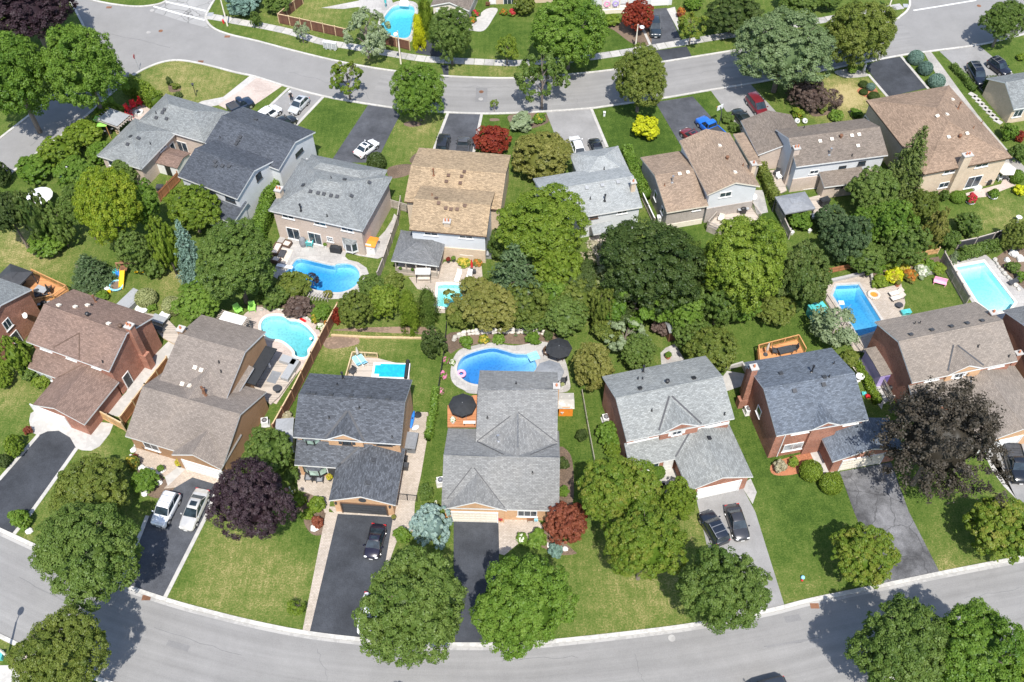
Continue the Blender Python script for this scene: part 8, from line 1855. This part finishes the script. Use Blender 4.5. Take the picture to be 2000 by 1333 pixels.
# ================================================================ VEHICLES
def loft(b, secs, m=0, capped=True):
    n = len(secs[0]); i = len(b.v)
    for s in secs: b.v += [tuple(p) for p in s]
    for k in range(len(secs)-1):
        for j in range(n):
            q = (j+1) % n; b.f.append((i+k*n+j, i+k*n+q, i+(k+1)*n+q, i+(k+1)*n+j)); b.m.append(m)
    if capped: b.f.append(tuple(range(i+n-1, i-1, -1))); b.m.append(m); b.f.append(tuple(i+(len(secs)-1)*n+j for j in range(n))); b.m.append(m)
PAINT = {}
def car(front, rear, kind, col, label, metal=0.0, name='parked_car', rails=False, roof=None, hidden=None):
    # front / rear: photo pixels of the middle of each bumper, about 0.5 m up
    f, r = G(*front, .5), G(*rear, .5); c = (f+r)/2; L = max(3.9, min(5.6, (f-r).length)); rz = math.atan2(f.y-r.y, f.x-r.x)
    k = (col, metal)
    if k not in PAINT: PAINT[k] = paint('car_paint', col, metal)
    pm = PAINT[k]; t = thing(name, label, 'pickup' if kind == 'pickup' else 'car', (c.x, c.y, 0), rz); h = L/2; w = {'sedan': .89, 'coupe': .88, 'suv': .93, 'hatch': .87, 'van': .95, 'pickup': .97}[kind]
    # lower body stations: (x/h, half width factor, deck height)
    zt = {'sedan': [(-1, .8, .78), (-.96, .9, .93), (-.7, .99, 1.0), (-.45, 1, .98), (.1, 1, .96), (.42, 1, .94), (.7, .98, .86), (.93, .88, .76), (1, .72, .62)],
          'coupe': [(-1, .7, .7), (-.95, .86, .88), (-.7, .98, .98), (-.4, 1, .97), (.1, .98, .95), (.42, .98, .93), (.7, .96, .88), (.92, .84, .77), (1, .66, .62)],
          'suv': [(-1, .84, 1.0), (-.97, .93, 1.08), (-.7, 1, 1.1), (-.3, 1, 1.08), (.2, 1, 1.05), (.45, 1, 1.04), (.75, .98, .98), (.95, .9, .9), (1, .76, .76)],
          'van': [(-1, .84, 1.0), (-.97, .93, 1.06), (-.7, 1, 1.08), (-.3, 1, 1.06), (.2, 1, 1.02), (.55, 1, .98), (.8, .97, .88), (.95, .88, .78), (1, .72, .66)],
          'hatch': [(-1, .82, .95), (-.97, .9, 1.0), (-.7, 1, 1.02), (-.3, 1, 1.0), (.2, 1, .98), (.42, 1, .96), (.7, .97, .88), (.93, .86, .78), (1, .7, .64)],
          'pickup': [(-1, .9, 1.1), (-.98, .97, 1.14), (-.6, 1, 1.14), (-.2, 1, 1.14), (.2, 1, 1.12), (.42, 1, 1.12), (.75, .98, 1.08), (.96, .92, 1.0), (1, .8, .85)]}[kind]
    b = MB(); secs = []
    for x, wf, z in zt:
        W = w*wf; zb = .24 if abs(x) < .97 else .36
        secs.append([(x*h, -W*.94, zb), (x*h, -W, zb+.16), (x*h, -W*1.0, z*.7), (x*h, -W*.95, z-.06), (x*h, -W*.8, z), (x*h, 0, z+.025), (x*h, W*.8, z), (x*h, W*.95, z-.06), (x*h, W, z*.7), (x*h, W, zb+.16), (x*h, W*.94, zb)])
    loft(b, secs); b.build('body', pm, t, True, uv=False)
    # greenhouse: rear base, rear top, front top, front base (x/h), roof height
    xa, xb, xc, xd, zr, wt = {'sedan': (-.66, -.36, .1, .46, 1.42, .74), 'coupe': (-.72, -.22, .12, .5, 1.34, .7), 'suv': (-.96, -.82, .12, .47, 1.66, .8), 'van': (-.97, -.86, .22, .62, 1.7, .82), 'hatch': (-.92, -.66, .1, .48, 1.46, .75), 'pickup': (-.16, -.1, .2, .46, 1.78, .8)}[kind]
    zb = {'sedan': .95, 'coupe': .94, 'suv': 1.04, 'van': 1.02, 'hatch': .97, 'pickup': 1.1}[kind]; wb = w*.9; wt = w*wt
    A = [Vector((xa*h, s*wb, zb)) for s in (-1, 1)]; Bq = [Vector((xb*h, s*wt, zr)) for s in (-1, 1)]; C = [Vector((xc*h, s*wt, zr)) for s in (-1, 1)]; D = [Vector((xd*h, s*wb, zb)) for s in (-1, 1)]
    def pane(nm, q, inset=.05):
        b = MB(); c_ = sum(q, Vector())/len(q); b.poly([p+(c_-p)*inset for p in q]); b.build(nm, M['carglass'], t)
    b = MB(); dn = Vector((0, 0, .012)); ins = Vector((0, 0, 0))
    core = lambda p, s: Vector((p.x*.985, p.y*.975, p.z-.02))
    q = [core(p, 0) for p in (A[0], A[1], Bq[0], Bq[1], C[0], C[1], D[0], D[1])]
    for f_ in ((0, 2, 3, 1), (6, 7, 5, 4), (0, 6, 4, 2), (1, 3, 5, 7)): b.poly([q[i] for i in f_])
    b.build('pillars', pm, t, uv=False)
    pane('rear_window', [A[1], A[0], Bq[0], Bq[1]], .1); pane('windshield', [D[0], D[1], C[1], C[0]], .08)
    for s in (0, 1):
        m1, m2 = A[s].lerp(D[s], .5), Bq[s].lerp(C[s], .45); off = Vector((0, (.012 if s else -.012), 0))
        for q4 in ([A[s], m1, m2, Bq[s]], [m1, D[s], C[s], m2]):
            q4 = [p+off for p in q4]; pane('side_window', q4 if s == 0 else q4[::-1], .1)
    b = MB(); rs = []
    for x, z, wf in ((xb*h-.06, zr-.03, .94), (xb*h+.1, zr+.03, 1), ((xb+xc)/2*h, zr+.055, 1.01), (xc*h-.1, zr+.03, 1), (xc*h+.06, zr-.03, .94)): rs.append([(x, -wt*wf, z-.04), (x, -wt*wf*.8, z+.015), (x, 0, z+.03), (x, wt*wf*.8, z+.015), (x, wt*wf, z-.04)])
    loft(b, rs, 0, False); b.build('roof', M['black'] if roof == 'black' else pm, t, True, uv=False)
    if roof == 'sun': b = MB(); b.box(((xb+xc)/2*h+.05, 0, zr+.075), ((xc-xb)*h*.5, wt*1.15, .03)); b.build('sunroof', M['carglass'], t)
    if rails:
        for s in (-1, 1): b = MB(); b.box(((xb+xc)/2*h, s*wt*.9, zr+.08), ((xc-xb)*h*.9, .05, .05)); b.build('roof_rail', M['silver'], t)
        for x in (.3, .7): b = MB(); b.box((xb*h+(xc-xb)*h*x, 0, zr+.11), (.05, wt*1.8, .03)); b.build('roof_bar', M['silver'], t)
    wr = .36 if kind in ('suv', 'pickup', 'van') else .32
    for x in (-.6, .62):
        for s in (-1, 1):
            b = MB(); b.cyl((x*h, s*(w-.24), wr), (x*h, s*(w+.015), wr), wr, wr, 16); o = b.build('wheel', M['tyre'], t); b = MB(); b.cyl((x*h, s*(w-.1), wr), (x*h, s*(w+.03), wr), wr*.66, wr*.6, 10); b.build('rim', M['silver'], o)
            b = MB(); b.cyl((x*h, s*(w-.3), wr), (x*h, s*(w-.003), wr), wr+.07, wr+.07, 16); b.build('wheel_arch', M['tyre'], t)
    zl = zt[-2][2]
    for s in (-1, 1):
        b = MB(); b.sph((h*.93, s*w*.64, zl-.1), (.14, .2, .1), 8, 5); b.build('headlight', M['white'], t)
        b = MB(); b.box((-h*.965, s*w*.72, zt[1][2]-.12), (.1, .3, .16)); b.build('taillight', M['red'], t)
        b = MB(); b.box((xd*h-.18, s*(w+.09), zb+.08), (.12, .18, .13)); b.build('mirror', pm, t)
    b = MB(); b.box((h*.985, 0, .5), (.06, w*1.1, .2)); b.build('grille', M['charcoal'], t); b = MB(); b.box((h*1.01, 0, .42), (.03, .4, .11)); b.build('number_plate', M['white'], t)
    b = MB(); b.box((-h*.99, 0, .48), (.06, w*1.5, .2)); b.build('rear_bumper', M['charcoal'], t)
    if kind == 'pickup':
        b = MB(); b.box((-.58*h, 0, 1.15), (h*.74, w*1.66, .03)); b.build('cargo_bed', M['charcoal'], t)
        if roof != 'open': b = MB(); [b.box((-.58*h-.3+.3*k, 0, 1.18), (.02, w*1.6, .03)) for k in range(3)]; b.build('bed_cover_seams', M['black'], t)
        for s in (-1, 1): b = MB(); b.box((-.58*h, s*w*.93, 1.2), (h*.76, .12, .1)); b.build('bed_rail', pm, t)
        b = MB(); b.box((-.97*h, 0, 1.18), (.1, w*1.7, .1)); b.build('tailgate', pm, t)
    return t
SILV, WHT, BLK, CHAR = (.55, .56, .58), (.78, .78, .78), (.008, .008, .011), (.045, .047, .05)
car((308, 1028), (341, 966), 'suv', (.74, .75, .76), 'silver white SUV with roof bars, left of the two silver cars', .2, rails=True)
car((362, 1036), (398, 958), 'sedan', (.62, .6, .56), 'champagne silver saloon with sunroof, right of the two silver cars', .4, roof='sun')
car((724, 1092), (741, 1026), 'coupe', (.012, .009, .02), 'black coupe on the fresh black driveway', 0.0, roof='sun')
car((712, 1240), (728, 1160), 'sedan', WHT, 'white car mostly hidden under the huge street maple')
car((1376, 1002), (1412, 1064), 'suv', (.012, .016, .026), 'black SUV with roof rails, rear to the street, left of the pair', rails=True)
car((1451, 1056), (1428, 988), 'sedan', (.05, .05, .055), 'dark grey saloon facing the street beside the black SUV', .3)
car((1995, 945), (1972, 872), 'pickup', (.01, .012, .017), 'black pickup with a covered bed cut by the right edge')
car((1436, 1366), (1536, 1340), 'suv', (.03, .035, .045), 'dark SUV on the lower street cut by the bottom edge')
car((735, 277), (697, 305), 'sedan', WHT, 'white saloon with dark sunroof on the far dark driveway', roof='sun')
car((571, 220), (596, 194), 'hatch', (.52, .53, .54), 'silver hatchback beside the standing person', .2, roof='sun')
car((541, 214), (512, 234), 'suv', WHT, 'white SUV behind the navy roof'); car((566, 236), (545, 246), 'hatch', (.015, .016, .018), 'black hatchback half hidden by the navy roof')
car((488, 200), (452, 216), 'pickup', (.015, .025, .05), 'dark navy pickup behind the grey hip roof')
car((869, 265), (862, 300), 'suv', (.02, .022, .027), 'black SUV left of the pair behind the tan roof'); car((907, 272), (902, 305), 'pickup', (.07, .07, .075), 'dark grey pickup right of the pair behind the tan roof')
car((1120, 268), (1134, 306), 'hatch', WHT, 'white hatchback on the pale driveway by the bungalow'); car((1158, 272), (1172, 308), 'sedan', (.012, .012, .015), 'black saloon on the pale driveway by the bungalow')
car((1334, 254), (1368, 282), 'sedan', (.16, .02, .025), 'dark red saloon half hidden by the tan roof', roof='sun'); car((1366, 233), (1408, 272), 'pickup', (.015, .13, .55), 'bright blue pickup on the far dark driveway', roof='open')
car((1436, 214), (1466, 254), 'sedan', (.02, .025, .025), 'dark green saloon beside the maroon minivan'); car((1492, 226), (1464, 191), 'van', (.14, .015, .022), 'maroon minivan on the grey driveway')
car((1920, 168), (1896, 128), 'suv', (.012, .015, .026), 'dark navy SUV left of the pair by the blue grey bungalow', rails=True); car((1966, 145), (1935, 122), 'suv', (.01, .011, .02), 'black SUV right of the pair by the blue grey bungalow', rails=True)
car((1281, 72), (1277, 38), 'suv', (.02, .03, .04), 'dark crossover beside the far dark red maple')

# ================================================================ A PERSON
def person(px, py, rz, label, top, legs, hat=None):
    t = thing('person', label, 'person', at(px, py), rz)
    J = {'pel': ((0, 0, .95), .15), 'sp': ((0, .01, 1.2), .15), 'ch': ((0, .0, 1.4), .17), 'nk': ((0, 0, 1.54), .06), 'hd': ((0, -.02, 1.66), .1), 'hd2': ((0, -.02, 1.76), .085)}
    E_ = [('pel', 'sp'), ('sp', 'ch'), ('ch', 'nk'), ('nk', 'hd'), ('hd', 'hd2')]
    for s, k in ((-1, 'l'), (1, 'r')):
        J.update({k+'hip': ((s*.1, 0, .88), .1), k+'kn': ((s*.11, -.03*s, .5), .07), k+'an': ((s*.12, .03, .09), .05), k+'to': ((s*.13, -.14, .04), .045), k+'sh': ((s*.19, 0, 1.42), .075), k+'el': ((s*.27, .03, 1.14), .05), k+'wr': ((s*.25, -.14, .95), .035), k+'ha': ((s*.24, -.22, .9), .04)})
        E_ += [('pel', k+'hip'), (k+'hip', k+'kn'), (k+'kn', k+'an'), (k+'an', k+'to'), ('ch', k+'sh'), (k+'sh', k+'el'), (k+'el', k+'wr'), (k+'wr', k+'ha')]
    nm = list(J); me = bpy.data.meshes.new('body'); me.from_pydata([J[n][0] for n in nm], [(nm.index(a), nm.index(c)) for a, c in E_], [])
    o = link('body', me, t); sk = o.modifiers.new('skin', 'SKIN'); me.skin_vertices.new() if not me.skin_vertices else None
    for i, n in enumerate(nm): me.skin_vertices[0].data[i].radius = (J[n][1],)*2; me.skin_vertices[0].data[i].use_root = (n == 'pel')
    o.modifiers.new('sub', 'SUBSURF').levels = 1
    dg = bpy.context.evaluated_depsgraph_get(); m2 = bpy.data.meshes.new_from_object(o.evaluated_get(dg)); o.modifiers.clear(); o.data = m2; m2.name = 'body'; m2.materials.clear()
    for m_ in ('skin', top, legs): m2.materials.append(M[m_])
    for p in m2.polygons:
        z = p.center.z; x = abs(p.center.x); p.material_index = 2 if z < .95 and x < .2 and not (x > .18 and z > .8) else 1 if z < 1.52 and not (x > .21 and z < 1.2) else 0; p.use_smooth = True
    b = MB(); b.sph((0, 0, 1.74), (.11, .12, .11), 10, 6); 
    if hat: b.cyl((0, 0, 1.78), (0, 0, 1.8), .2, .19, 14)
    b.build('hat' if hat else 'hair', M[hat or 'brown'], t)
person(570, 198, .4, 'person in black clothes and a white hat beside the silver hatchback', 'fabric_black', 'fabric_black', 'white')
